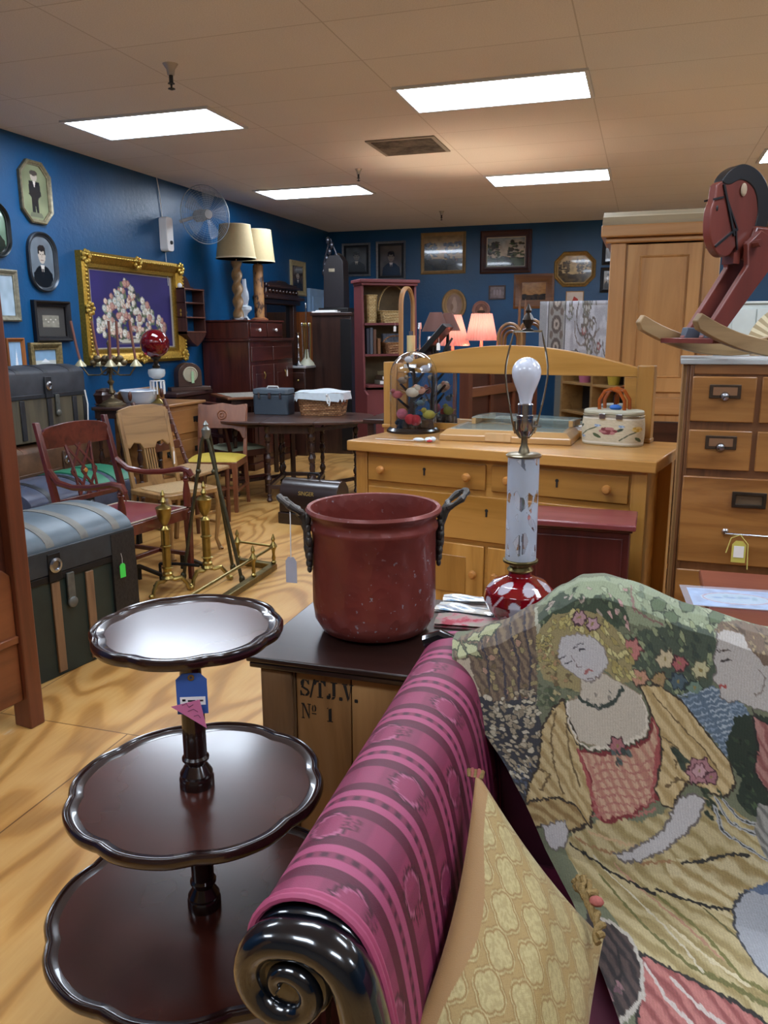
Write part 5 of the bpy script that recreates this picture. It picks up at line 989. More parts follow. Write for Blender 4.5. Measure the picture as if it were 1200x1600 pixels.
def around(u):
    s = u*per[-1]
    for i in range(1, len(per)):
        if per[i] >= s: return Pm[i-1].lerp(Pm[i % len(Pm)], (s-per[i-1])/max(per[i]-per[i-1], 1e-9))
    return Pm[0]
canvas(purseart(240, 50), lambda u, v: ((around(u)*(1+.03*math.sin(PI*v))).x, (around(u)*(1+.03*math.sin(PI*v))).y, .13-.12*v), 'tapestry_side', painted(.85, .2, 700), t)
MB().prism(OL, 0, .012, 'xy').build('bottom', paint('#b5a684', .7), t, bevel=.004); MB().prism(rrect(w*.99, .148, .07, 12), .13, .136, 'xy').prism(rrect(w*1.01, .155, .07, 12), .139, .142, 'xy').build('metal_rim', paint('#c2b59a', .3, .7), t, bevel=.002)
MB().prism(rrect(w*.98, .145, .068, 12), .142, .165, 'xy').build('lid', paint('#c0bda6', .6), t, bevel=.008)
for x in (-.04, .04): MB().box(x, x+.03, -.083, -.07, .125, .15).build('clasp', SILVER, t, bevel=.002)
AMB = glass('#a4501c', .05, 1.5, alpha=.9)
for y in (-.03, .04):
    MB().tube([(.0-.06, y, .16), (-.06, y-.005, .21), (-.035, y-.01, .25), (0, y-.012, .262), (.035, y-.01, .25), (.06, y-.005, .21), (.06, y, .16)], .009, 8).build('amber_handle', AMB, t)
MB().ball((.01, -.01, .175), (.03, .02, .014), 10).build('blue_scarf', paint('#2a6ac0', .6), t)
# pieces behind the purse
q = atz(945, 655, 1.0)
# --- small red cabinet
t = thing('red_cabinet', 'small dark red painted cabinet in front of the oak sideboard', 'cabinet', (-.2, 3.16, 0), -1); RDM = wood('#4d1c1a', '#331110', '#5a2421', 'z', .35, .8, .2); RDT = wood('#7d3a3c', '#612628', '#8a4648', 'x', .3, .8, .3)
MB().box(-.19, .19, -.0, .235, 0, .765).build('body', RDM, t, bevel=.004); MB().box(-.215, .212, -.03, .25, .775, .80).build('top', RDT, t, bevel=.006); MB().box(-.2, .2, -.015, .24, .765, .776).build('cornice', RDM, t, bevel=.003)
MB().box(-.165, .165, -.008, 0, .06, .74).build('front_panel', RDM, t, bevel=.006)
# --- filing cabinet
t = thing('filing_cabinet', 'large oak filing cabinet with brass label holders at the right edge', 'filing cabinet', (.145, 3.3, 0), -2.0); FZ = 1.42
FC, FS = math.cos(math.radians(2)), math.sin(math.radians(2)); FU = Vector((FC, -FS, 0)); FN = Vector((FS, FC, 0))
def fl(px_, py_, d=0.0):
    r_ = ray(px_, py_); o_ = Vector((.145, 3.3, 0)); k = ((o_+FN*d-CAM).dot(FN))/r_.dot(FN); q = CAM+r_*k-o_; return q.dot(FU), q.z
FW = 1.12
FRAME = wood('#6d4526', '#452913', '#7d5230', 'z', .4, 1, .2); FRX = wood('#8a5a30', '#5f3b1c', '#96683a', 'x', .4, 1, .2); DF = wood('#9b6936', '#7a4c22', '#a87640', 'x', .32, 1.2, .3)
MB().box(0, FW, .012, .49, .06, FZ-.02).build('carcass', wood('#a0774a', '#7a5430', '#b0885a', 'z', .45), t, smooth=0)
for i, (a_, b_, y_) in enumerate(((0, .014, .012), (.014, .026, .006), (.026, .04, .0))): [MB().box(q0, q1, y_, .03, .0, FZ-.02).build('corner_moulding', FRAME if i else wood('#a8814f', '#84603a', axis='z'), t, bevel=.003) for q0, q1 in ((a_, b_), (FW-b_, FW-a_))]
MB().box(-.01, FW+.01, -.006, .50, FZ-.02, FZ).build('top', paint('#a8aaa8', .45, 0, .1, 4), t, bevel=.003)
def drawer(x0, x1, z0, z1, name='drawer', x=None): return MB().box(x0, x1, -.004, .014, z0, z1).build(name, DF, t, bevel=.004)
xa, z1 = fl(1083, 588); xb, z2 = fl(1177, 661); xs = [(xa, xb), (xb+.018, 2*xb-xa+.018), (2*xb-xa+.036, 3*xb-2*xa+.036)]
_, z3 = fl(1075, 671); _, z4 = fl(1075, 732); _, z5 = fl(1068, 743); _, z6 = fl(1063, 876); _, z7 = fl(1060, 888)
MB().box(.04, FW-.04, .0, .014, z1+.008, FZ-.02).build('top_rail', FRX, t, bevel=.003)
MB().box(.04, FW-.04, .004, .014, .04, z1+.01).build('front_frame', FRAME, t, smooth=0)
def cupholder(x, z, par, s=1):
    o = MB().box(x-.055*s, x+.055*s, -.008, -.003, z-.026, z+.026).build('label_holder', paint('#4e3e30', .45, .6, .4, 40), par, bevel=.002); MB().box(x-.042*s, x+.042*s, -.0095, -.0078, z-.014, z+.016).build('label_card', paint('#7a5536', .7), o, smooth=0)
    MB().lathe([(.018, 0), (.014, .012), (.004, .016)], n=14, M=Matrix.Translation((x, -.008, z-.018)) @ Matrix.Rotation(PI/2, 4, 'X')).build('finger_pull', STEEL, o)
for (x0, x1) in xs:
    for (za, zb) in ((z2, z1), (z4, z3)):
        d = drawer(x0, x1, za, zb, 'small_drawer'); cupholder((x0+x1)/2+.005, (za+zb)/2+.03, d)
big0, big1 = xs[0][0], FW-.05
for (za, zb) in ((z6, z5), (z6-(z5-z6)-.025, z7-.0), (.1, z6-(z5-z6)-.05)):
    d = drawer(big0-.008, big1, za, zb, 'large_drawer')
    x, z = fl(1170, 781); z += za-z6
    o = MB().ring([(x-.06, z-.03), (x+.06, z-.03), (x+.06, z+.03), (x-.06, z+.03)], [(0, -.003), (0, -.013), (.012, -.013), (.014, -.003)]).build('label_frame', paint('#4b4238', .35, .8, .3, 20), d, bevel=.001); MB().box(x-.05, x+.05, -.006, -.003, z-.022, z+.022).build('label_card', paint('#5f4a33', .8), o, smooth=0)
    x0, zz = fl(1133, 831); x1, _ = fl(1200, 838); zz += za-z6
    MB().tube([(x0, -.004, zz), (x0, -.03, zz), (x1+.05, -.03, zz), (x1+.05, -.004, zz)], .005, 8).lathe([(.014, 0), (.008, .01)], n=12, M=Matrix.Translation((x0, -.004, zz)) @ Matrix.Rotation(PI/2, 4, 'X')).build('bar_handle', SILVER, d)
x, z = fl(1155, 838); g = price_tag(t, (x, -.036, z-.01), .05, .085, paint('#c9bd5a', .7, 0, .05), 0, 0, 'yellow_tag'); part_label(g, 'yellow card tag tied to the drawer handle'); MB().tube([(x-.045, -.036, z-.06), (x-.03, -.037, z), (x, -.038, z+.015), (x+.03, -.037, z-.02), (x+.035, -.036, z-.12)], .0022, 5).build('ribbon', paint('#cfc46a', .7), g)
MB().box(x-.018, x+.018, -.0385, -.037, z-.075, z-.03).build('printed_label', PAPER, g, smooth=0)
# --- rocking horse
q = atz(1168, 552, 1.42); t = thing('rocking_horse', 'dark red wooden rocking horse with black mane and pale rockers on the filing cabinet', 'rocking horse', (.44, 3.58, 1.422), 38); SH = -.11
HR = wood('#6e3025', '#56241a', '#78382b', 'z', .4, .5, .2); RKM = wood('#9a7c54', '#745a38', '#a88a60', 'x', .5, 1); BKP = paint('#17171a', .4)
def arc_(x, r=1.05): return r-math.sqrt(r*r-x*x)
for y in (-.16, .16):
    xs_ = [-.46+.92*i/20 for i in range(21)]; pl = [(x, arc_(x)) for x in xs_]+[(x*.985, arc_(x)+.058) for x in xs_[::-1]]
    pl = pl[:21]+[(.475, arc_(.46)+.03)]+pl[21:]+[(-.475, arc_(.46)+.03)]
    MB().prism(pl, y-.014, y+.014).build('rocker', RKM, t, bevel=.004); 
for x in (-.31, .24): MB().box(x-.06, x+.06, -.146, .146, .055, .075).build('foot_board', HR, t, bevel=.003)
for s in (-1, 1):
    for (xt, xb_) in ((.0+SH, -.2+SH), (.28, .36)):
        o = MB().prism([(xb_-.038, .075), (xb_+.045, .075), (xt+.085, .36), (xt+.07, .44), (xt+.0, .47), (xt-.06, .42), (xt-.05, .34)], s*.052-.013, s*.052+.013).build('leg', HR, t, bevel=.004)
        MB().prism([(xb_-.034, .074), (xb_+.034, .074), (xb_+.05, .115), (xb_-.022, .115)], s*.052-.015, s*.052+.015).build('hoof', paint('#4f5662', .5), o, bevel=.003)
MB().prism([(-.04+SH, .37), (.36, .35), (.38, .46), (-.0+SH, .49)], -.038, .038).build('body', HR, t, bevel=.01)
head = [(-.05, .35), (-.02, .42), (.05, .48), (.06, .55), (.03, .63), (-.02, .67), (-.08, .685), (-.14, .66), (-.165, .64), (-.185, .63), (-.19, .58), (-.205, .53), (-.2, .45), (-.175, .40), (-.14, .375), (-.1, .38), (-.075, .41), (-.07, .36)]
head = [(p_.x+SH, p_.y) for p_ in smoothp(head+[head[0]], 70)[0][:-1]]
h = MB().prism(head, -.02, .02).build('head', HR, t, bevel=.006)
mane = [(.06, .48), (.075, .55), (.05, .635), (-.0, .685), (-.07, .705), (-.135, .68), (-.165, .64), (-.13, .63), (-.08, .65), (-.03, .635), (.0, .6), (.015, .54), (.01, .48)]
mane = [(p_.x+SH, p_.y) for p_ in smoothp(mane+[mane[0]], 60)[0][:-1]]
MB().prism(mane, -.024, .024).build('mane', BKP, h, bevel=.003)
for s in (-1, 1):
    MB().bar((-.158+SH, s*.023, .63), (-.09+SH, s*.023, .45), .008).bar((-.15+SH, s*.023, .6), (-.075+SH, s*.023, .47), .006).bar((-.2+SH, s*.023, .575), (-.155+SH, s*.023, .585), .007).bar((-.175+SH, s*.023, .41), (-.085+SH, s*.023, .475), .008).bar((-.085+SH, s*.023, .475), (-.07+SH, s*.023, .4), .006).build('bridle', BKP, h)
    MB().ball((-.178+SH, s*.021, .545), (.005, .003, .011), 8).build('eye', BKP, h); MB().ball((-.065+SH, s*.026, .615), (.014, .008, .024), 8).build('ear', paint('#b09a80', .6), h)
MB().prism(rrect(.34, .17, .05), .49, .512, 'xy').build('seat', RKM, t, bevel=.004).location.x = .15
MB().tube([(-.03+SH, -.1, .42), (-.03+SH, .1, .42)], .014, 8).build('hand_peg', HR, t); MB().box(-.09+SH, -.06+SH, -.03, .03, .35, .39).build('chin_block', HR, t)
# --- oak wardrobe behind
t = thing('pine_wardrobe', 'tall golden pine wardrobe with rounded pale cornice behind the filing cabinet', 'wardrobe', (0, 5.0, 0)); PZ = wood('#b58450', '#8f6236', '#c29460', 'z', .4, .7, .1); PX_ = wood('#b58450', '#8f6236', '#c29460', 'x', .4, .7, .1)
l = aty(955, 380, 5.0); WX0, WX1 = l.x, .37; zc = aty(1000, 362, 5).z; zt = aty(1000, 328, 5).z
MB().box(WX0, WX1, .0, .55, .1, zc).build('body', PZ, t, smooth=0)
MB().prism([(-.06, zc), (-.06, zc+.05), (-.04, zc+.08), (.0, zt-.03), (.05, zt), (.58, zt), (.58, zc)], WX0-.05, WX1+.05, 'yz').build('rounded_cornice', wood('#97876a', '#75674e', '#a39478', 'x', .6, .8), t, smooth=30)
MB().box(WX0-.055, WX1+.055, -.068, .58, zc-.03, zc+.035).box(WX0-.03, WX1+.03, -.035, .57, zc-.06, zc-.03).build('cornice_moulding', PX_, t, bevel=.008)
zd1 = aty(1000, 382, 5).z; zd0 = aty(1000, 612, 5).z
MB().box(WX0, WX0+.085, -.02, 0, .1, zc-.06).box(WX1-.085, WX1, -.02, 0, .1, zc-.06).build('stile', PZ, t, bevel=.006)
d = MB().box(WX0+.095, WX1-.095, -.014, 0, zd0, zd1).build('door', wood('#b98850', '#916236', '#c89a62', 'z', .4, .5, .15), t, bevel=.003)
MB().ring([(WX0+.16, zd0+.08), (WX1-.16, zd0+.08), (WX1-.16, zd1-.06), (WX0+.16, zd1-.06)], [(0, -.013), (.008, -.02), (.016, -.013)]).build('panel_moulding', PZ, d)
MB().box(WX0+.1, WX1-.1, -.0, .01, zd1, zc-.06).build('top_rail', PX_, t)
for i, (a_, b_) in enumerate(((zd0-.13, zd0-.03), (.15, zd0-.17))): dr = MB().box(WX0+.09, WX1-.09, -.014, 0, a_, b_).build('drawer', PX_ if not i else DARKWX, t, bevel=.004)
MB().box(WX0-.01, WX1+.01, -.025, .0, .0, .12).build('plinth', DARKWX, t, bevel=.005)
# ================================================================== foreground
# --- crate table
t = thing('crate_table', 'old pine packing crate with a dark wooden board top and stencilled planks', 'crate', (-.43, 2.06, 0)); CZ = .70; cx0, cx1, cy0, cy1 = -.485, .49, -.255, .27
CWD = [wood('#a87c4a', '#77522e', '#ba9060', 'z', .6, .6, 0), wood('#8f6c48', '#5a422c', '#a07c56', 'z', .65, .7, 0), wood('#b08350', '#845c32', '#c0945e', 'z', .6, .5, 0)]
MB().box(cx0+.02, cx1-.02, cy0+.02, cy1-.02, .02, CZ-.05).build('inner_box', paint('#3b2a1b', .8), t, smooth=0)
xp = cx0
for i, w_ in enumerate((.095, .155, .16, .19, .19, .185)):
    MB().box(xp+.0015, xp+w_-.0015, cy0, cy0+.02, .01, CZ-.035).build('plank', CWD[(i*2+1) % 3] if i else CWD[1], t, bevel=.002)
    MB().box(xp+.0015, xp+w_-.0015, cy1-.02, cy1, .01, CZ-.035).build('plank', CWD[i % 3], t, bevel=.002); xp += w_
for i in range(3):
    for x in (cx0-.0, cx1-.018): MB().box(x, x+.018, cy0+.021+i*.161, cy0+.18+i*.161, .01, CZ-.035).build('end_plank', CWD[i % 3], t, bevel=.002)
MB().box(cx0-.0, cx0+.09, cy0-.012, cy0, .01, CZ-.04).build('corner_batten', CWD[1], t, bevel=.003)
TOPW = wood('#2a1915', '#150c0a', '#33201a', 'x', .28, .6, .3)
MB().box(cx0-.03, cx1+.03, cy0-.035, cy1+.03, CZ-.016, CZ).box(cx0-.024, cx1+.024, cy0-.028, cy1+.024, CZ-.034, CZ-.018).build('board_top', TOPW, t, bevel=.004)
INK = paint('#1f1a16', .8, 0, .4, 60)
def stencil(parent, x, z, s, items, y):
    """block serif stencil letters built from bars; each glyph is a list of polygons on a 0..1 grid"""
    G = {'S': [[(.1, .62), (.3, .56), (.38, .98), (.2, .95), (.08, .8)], [(.42, .97), (.62, .92), (.7, .98), (.72, .7), (.64, .7), (.52, .88), (.42, .9)], [(.16, .6), (.62, .42), (.75, .25), (.6, .3), (.12, .5)], [(.05, .3), (.12, .3), (.2, .12), (.36, .08), (.36, 0), (.2, .03), (.05, 0)], [(.42, 0), (.6, .04), (.75, .2), (.6, .34), (.55, .2), (.42, .1)]],
         '/': [[(.1, -.05), (.22, -.05), (.55, 1.05), (.43, 1.05)]], 'T': [[(0, .72), (.07, .72), (.2, .9), (.34, .92), (.34, 1), (0, 1)], [(.46, 1), (.46, .92), (.62, .9), (.74, .72), (.82, .72), (.82, 1)], [(.3, .06), (.5, .06), (.5, .88), (.3, .88)], [(.18, 0), (.62, 0), (.62, .05), (.18, .05)]],
         '.': [[(.05, .0), (.25, 0), (.28, .1), (.25, .2), (.05, .2), (.02, .1)]], 'J': [[(.3, .2), (.52, .2), (.52, .94), (.3, .94)], [(.18, 1), (.66, 1), (.66, .95), (.18, .95)], [(0, .3), (.14, .34), (.18, .1), (.06, .08)], [(.22, .0), (.4, .02), (.52, .18), (.3, .16)]],
         'V': [[(.08, .93), (.3, .93), (.5, .2), (.4, 0)], [(.62, .93), (.7, .93), (.52, .2), (.47, .1)], [(0, 1), (.38, 1), (.38, .95), (0, .95)], [(.52, 1), (.82, 1), (.82, .95), (.52, .95)]],
         'N': [[(.08, .06), (.14, .06), (.14, .9), (.08, .9)], [(.0, 1), (.22, 1), (.66, .12), (.6, 0), (.16, .84), (0, .95)], [(.6, .2), (.66, .25), (.66, .94), (.6, .94)], [(.5, 1), (.78, 1), (.78, .95), (.5, .95)], [(0, 0), (.24, 0), (.24, .05), (0, .05)]],
         'o': [[(.0, .7), (.08, .5), (.14, .52), (.1, .7), (.14, .9), (.08, .95)], [(.2, .5), (.34, .6), (.36, .8), (.28, .95), (.2, .98), (.26, .75)], [(0, .36), (.36, .36), (.36, .42), (0, .42)]],
         '1': [[(.12, .06), (.36, .06), (.36, .9), (.12, .82)], [(0, 0), (.46, 0), (.46, .05), (0, .05)], [(0, .84), (.1, .86), (.1, .92), (0, .88)]]}
    b = MB()
    for ch, dx in items:
        for pl in G[ch]: b.prism([(x+(dx+a_)*s*.8, z+b_*s) for a_, b_ in pl], y-.0008, y, 'xz')
    return b.build('stencil_lettering', INK, parent, smooth=0)
stencil(t, cx0+.106, CZ-.108, .048, (('S', 0), ('/', .62), ('T', 1.1), ('.', 1.95), ('J', 2.1), ('.', 2.85), ('V', 3.1), ('.', 3.95)), cy0-.0002)
stencil(t, cx0+.11, CZ-.172, .043, (('N', 0), ('o', .85), ('1', 2.1)), cy0-.0002)
# --- big red copper pot
PX, PY = -.685, 2.06; t = thing('copper_cauldron', 'large red-brown hammered metal pot with two dark cast handles on the crate', 'pot', (PX, PY, CZ))
m = Mt('hammered_red'); co = m.coords(); v = m.new('ShaderNodeTexVoronoi'); m.link(co, v.inputs['Vector']); v.inputs['Scale'].default_value = 34
n = m.noise(co, 3.5, 4); sp = m.noise(co, 70, 2, .5); gate = m.noise(co, 5, 2); f = m.math('MULTIPLY', m.ramp(sp, [(.66, 0.0), (.70, 1.0)]), m.ramp(gate, [(.42, 0.0), (.56, 1.0)]))
col = m.mix(f, m.ramp(n, [(.3, '#68302a'), (.55, '#7e362e'), (.75, '#8a443a')]), '#9a8f94'); m.bump(v.outputs[0], .25, .006); POTM = m.set(Color=col, Roughness=.38, Metallic=.25, Coat_Weight=.15)
prof = [(.001, .0), (.12, .002), (.15, .014), (.168, .045), (.173, .09), (.172, .2), (.172, .29), (.178, .3), (.178, .31), (.172, .318), (.174, .334), (.185, .342), (.188, .35), (.183, .358), (.174, .356), (.170, .34), (.166, .31), (.166, .09), (.155, .03), (.12, .012), (.001, .01)]
MB().lathe(prof, n=64).build('body', POTM, t, smooth=50)
DM = paint('#5a5550', .42, .5, .5, 45, bump=.6)
for a in (212, 22):
    M = Matrix.Rotation(math.radians(a), 4, 'Z') @ Matrix.Translation((.205, 0, .352)) @ Matrix.Rotation(math.radians(-38), 4, 'Y')
    ring_ = [(.034+.034*math.cos(k*PI/9)+.004*math.sin(5*k), .038*math.sin(k*PI/9), 0) for k in range(18)]
    o = MB().tube(ring_, [.0085+.002*math.sin(k*1.9) for k in range(18)], 9, True, M=M).build('ring_handle', DM, t)
    M = Matrix.Rotation(math.radians(a), 4, 'Z')
    b = MB().tube([(.207, 0, .352), (.196, 0, .335), (.188, 0, .30), (.184, 0, .25), (.18, 0, .195)], [.013, .014, .010, .013, .006], 9, M=M)
    for (y, z, r_) in ((0, .305, .014), (-.014, .275, .014), (.014, .272, .013), (.0, .252, .017), (-.008, .228, .012), (.008, .228, .012), (0, .208, .012), (0, .19, .009), (-.018, .29, .008), (.018, .29, .008), (0, .33, .016)): b.ball((.182+.03*(z-.19), y, z), (r_*.8, r_, r_*1.25), 10, M)
    b.build('handle_mount', DM, o)
    if a == 212:
        p_ = M @ Vector((.235, .03, .375)); MB().tube([p_, p_+Vector((0, -.004, -.14))], .0016, 5).build('string', PAPER, t); g = MB().prism([(-.016, -.21), (.016, -.21), (.016, -.15), (.008, -.138), (-.008, -.138), (-.016, -.15)], -.0006, .0006, 'xz', Matrix.Translation(p_+Vector((0, -.004, 0)))).build('price_tag', paint('#b5b4bf', .7), t, smooth=0)
# --- glass column lamp
LP = Vector((-.303, 2.245, CZ)); t = thing('glass_lamp', 'tall lamp with ruby leaf glass base, frosted glass column and bare white bulb', 'lamp', LP)
def basep(v): # v 0 bottom..1 top
    pts = [(.05, .0), (.066, .01), (.09, .035), (.104, .065), (.098, .095), (.076, .118), (.048, .13), (.035, .136), (.03, .152)]
    s = v*(len(pts)-1); i = min(int(s), len(pts)-2); f_ = s-i; return (pts[i][0]*(1-f_)+pts[i+1][0]*f_, pts[i][1]*(1-f_)+pts[i+1][1]*f_)
nu, nv = 160, 90; c = Cv(nu, nv, '#7a0a16', nv/nu*.55)
for k in range(7):
    x = (k+.5)/7; c.line([(x-.06, .05), (x-.01, .3), (x+.05, .5)], .0045, '#cfb8c0'); c.line([(x, .15), (x+.06, .25), (x+.1, .2)], .004, '#cfb8c0')
    for dx, y, s_, an in ((.045, .63, .042, .5), (-.03, .38, .03, -.6), (.1, .28, .024, 1.2)):
        for kk in (0, 1): c.ell(((x+dx) % 1), y, s_, s_*1.0/c.asp*.7, '#c3bcc6', an)
c.ell(.5, .1, .001, .001, '#c3bcc6')
RG = Mt('ruby_overlay'); a_ = RG.new('ShaderNodeAttribute', attribute_name='Col'); RG.set(Color=a_.outputs[0], Roughness=.08, Coat_Weight=1.0, Specular_IOR_Level=.7)
canvas(c, lambda u, v: (basep(v)[0]*math.cos(2*PI*u), basep(v)[0]*math.sin(2*PI*u), basep(v)[1]), 'ruby_leaf_base', RG.m, t)
MB().lathe([(.035, .15), (.038, .155), (.03, .165), (.034, .175), (.05, .178), (.05, .184), (.044, .187)], n=28).build('brass_collar', OLDBRASS, t)
GZ0, GZ1 = .183, .482
nu, nv = 140, 140; c = Cv(nu, nv, '#ffffff', 2.2)
c.A[:] = 1.0
for k in range(3):
    x = k/3+.01
    c.poly([(x+.02, .02), (x+.10, .0), (x+.12, .12)], '#000000'); c.poly([(x+.2, .01), (x+.26, .0), (x+.25, .08)], '#000000')
    c.poly([(x, .33), (x+.04, .30), (x+.07, .36), (x+.12, .37), (x+.16, .32), (x+.22, .36), (x+.27, .30), (x+.30, .35), (x+.28, .43), (x+.22, .41), (x+.19, .52), (x+.14, .44), (x+.09, .50), (x+.03, .46)], '#000000')
    c.poly([(x+.14, .5), (x+.18, .54), (x+.24, .6), (x+.29, .68), (x+.24, .7), (x+.17, .62)], '#000000'); c.poly([(x+.02, .55), (x+.05, .52), (x+.06, .6)], '#000000')
    c.poly([(x+.01, .80), (x+.06, .73), (x+.14, .70), (x+.17, .78), (x+.13, .90), (x+.07, .93)], '#000000'); c.poly([(x+.22, .93), (x+.27, .82), (x+.31, .95)], '#000000')
    c.line([(x+.09, .28), (x+.16, .5), (x+.09, .74), (x+.1, .95)], .008, '#ffffff'); c.line([(x+.22, .28), (x+.2, .55), (x+.27, .75)], .006, '#ffffff')
FG = Mt('frosted_glass'); a_ = FG.new('ShaderNodeAttribute', attribute_name='Col'); FG.set(Color='#c9d2de', Roughness=.35, Coat_Weight=.6)
tr = FG.new('ShaderNodeBsdfTranslucent'); tr.inputs[0].default_value = (.75, .8, .9, 1); mx = FG.new('ShaderNodeMixShader'); mx.inputs[0].default_value = .35; FG.link(FG.p.outputs[0], mx.inputs[1]); FG.link(tr.outputs[0], mx.inputs[2])
tp = FG.new('ShaderNodeBsdfTransparent'); gl = FG.new('ShaderNodeBsdfGlossy'); gl.inputs['Roughness'].default_value = .03; m2 = FG.new('ShaderNodeMixShader'); m2.inputs[0].default_value = .12; FG.link(tp.outputs[0], m2.inputs[1]); FG.link(gl.outputs[0], m2.inputs[2])
m3 = FG.new('ShaderNodeMixShader'); FG.link(FG.math('MULTIPLY', a_.outputs[2], .92), m3.inputs[0]); FG.link(m2.outputs[0], m3.inputs[1]); FG.link(mx.outputs[0], m3.inputs[2]); FG.link(m3.outputs[0], FG.n['Material Output'].inputs[0])
canvas(c, lambda u, v: (.044*math.cos(2*PI*u), .044*math.sin(2*PI*u), GZ1-(GZ1-GZ0)*v), 'frosted_leaf_column', FG.m, t)
MB().tube([(0, 0, GZ0), (0, 0, GZ1)], .007, 8).build('inner_rod', STEEL, t)
MB().lathe([(.048, GZ1), (.05, GZ1+.005), (.045, GZ1+.009), (.016, GZ1+.011), (.014, GZ1+.02), (.009, GZ1+.035), (.009, GZ1+.05), (.014, GZ1+.06)], n=28).build('top_cap', paint('#9a8f74', .3, .8, .3, 20), t)
MB().lathe([(.014, GZ1+.058), (.02, GZ1+.07), (.022, GZ1+.075), (.022, GZ1+.105), (.0235, GZ1+.107), (.0235, GZ1+.115), (.021, GZ1+.117), (.0215, GZ1+.145), (.019, GZ1+.148)], n=24).tube([(.02, 0, GZ1+.085), (.045, 0, GZ1+.085)], .003, 6).build('socket', paint('#b0b0b4', .2, 1, .1), t)
BZ = GZ1+.125
bp = [(.013, 0), (.014, .02), (.018, .04), (.027, .06), (.0335, .078), (.035, .09)]+[(.035*math.cos(a), .09+.0335*math.sin(a)) for a in [PI/2*i/8 for i in range(1, 9)]]
MB().lathe([(r_*1.14, BZ+z_*1.2) for r_, z_ in bp], n=32).build('light_bulb', paint('#dfe6f5', .18, 0, .02, 3, .5), t)
HT = GZ1+.342; Mh = Matrix.Rotation(math.radians(15), 4, 'Z'); hp = []
for s, rng in ((-1, range(0, 13)), (1, range(12, -1, -1))):
    for i in rng: v_ = i/12; hp.append((s*(.026+.034*math.sin(min(1, v_*1.05)*PI*.62)**1.0*(1 if v_ < .6 else 1)-(.052*max(0, v_-.62)**1.0)), 0, GZ1+.065+(HT-GZ1-.065)*v_))
MB().tube(hp, .0028, 7, M=Mh).tube([(-.03, 0, GZ1+.1), (-.028, 0, GZ1+.075), (-.012, 0, GZ1+.055), (.012, 0, GZ1+.055), (.028, 0, GZ1+.075), (.03, 0, GZ1+.1)], .005, 7, M=Mh).build('harp', paint('#bfb9a8', .2, 1, .1), t)
MB().lathe([(.016, HT), (.016, HT+.004), (.007, HT+.008), (.009, HT+.014), (.013, HT+.02), (.016, HT+.03), (.01, HT+.042), (.006, HT+.048), (.009, HT+.054), (.001, HT+.072)], n=12).build('finial', paint('#4d4844', .35, .8, .4, 60), t)
# --- papers and cloth on the crate
def packet(name, label, px_, py_, w_, d_, rz, mat, z=CZ, cat='paper', h=.004):
    q = atz(px_, py_, z); return solo(MB().surf(lambda u, v: ((u-.5)*w_, (v-.5)*d_, h+.004*math.sin(7*u+3*v)*math.sin(5*v)), 14, 10).box(-w_/2, w_/2, -d_/2, d_/2, 0, .0015), name, mat, label, cat, (q.x, q.y, z+.0005), rz)
m = Mt('bag_print'); n = m.noise(m.coords(), 24, 4, .7); BAG = m.set(Color=m.ramp(n, [(.35, '#7f9db8'), (.5, '#c6ced2'), (.62, '#d6d2c4')]), Roughness=.12, Coat_Weight=.6)
m = Mt('red_floral'); n = m.noise(m.coords(), 22, 3, .6); RFL = m.set(Color=m.ramp(n, [(.4, '#b04a56'), (.5, '#b98a8c'), (.6, '#a39a8c')]), Roughness=.85)
packet('plastic_packet', 'clear plastic packet of papers behind the ruby lamp base', 735, 938, .17, .06, 10, BAG, h=.006); packet('plastic_packet', 'clear plastic packet of pale papers left of the ruby lamp base', 728, 955, .18, .07, -3, BAG, CZ+.0, h=.008)
packet('floral_cloth', 'folded red floral cloth on the crate beside the tapestry', 735, 975, .2, .09, 5, RFL, CZ, 'cloth', .01)
# --- right table with plastic sleeve
t = thing('mahogany_table', 'reddish wooden table top behind the settee at the right edge', 'table', (.72, 2.3, 0)); RT = wood('#7d4434', '#5c2c20', '#8a5040', 'x', .3, .6, .3)
TH = .74
MB().box(-.5, .5, -.32, .5, TH-.03, TH).build('tabletop', RT, t, bevel=.006)
for x in (-.44, .44):
    for y in (-.27, .44): MB().bar((x, y, 0), (x, y, TH-.03), .05).build('leg', REDW, t)
MB().box(-.46, .46, -.28, .46, TH-.12, TH-.03).build('apron', REDWX, t, smooth=0)
q = atz(1150, 937, TH); c = Cv(70, 50, '#8fa6c4', .7); c.shade(.25, 12, 9, 4); c.ell(.5, .5, .38, .33, '#b8c4c8'); c.ell(.5, .5, .33, .28, '#9fb4c0'); c.line([(.5+.36*math.cos(a), .5+.31*math.sin(a)) for a in [i*.3 for i in range(22)]], .012, '#a87a80')
for i in range(9): c.ell(.3+.05*i, .5+.12*math.sin(i*2), .06, .04, ['#6f8fae', '#a5bac4', '#7fa0a8'][i % 3], i)
t = thing('print_sleeve', 'blue print in a clear plastic sleeve on the reddish table at right', 'print', (q.x, q.y, TH+.001), 4)
canvas(c, lambda u, v: ((u-.5)*.26, (.5-v)*.17, .002), 'print', painted(.5), t); MB().box(-.15, .15, -.1, .1, .004, .0048).build('plastic_sleeve', glass('#e8f0ff', .05, alpha=.16), t, smooth=0)
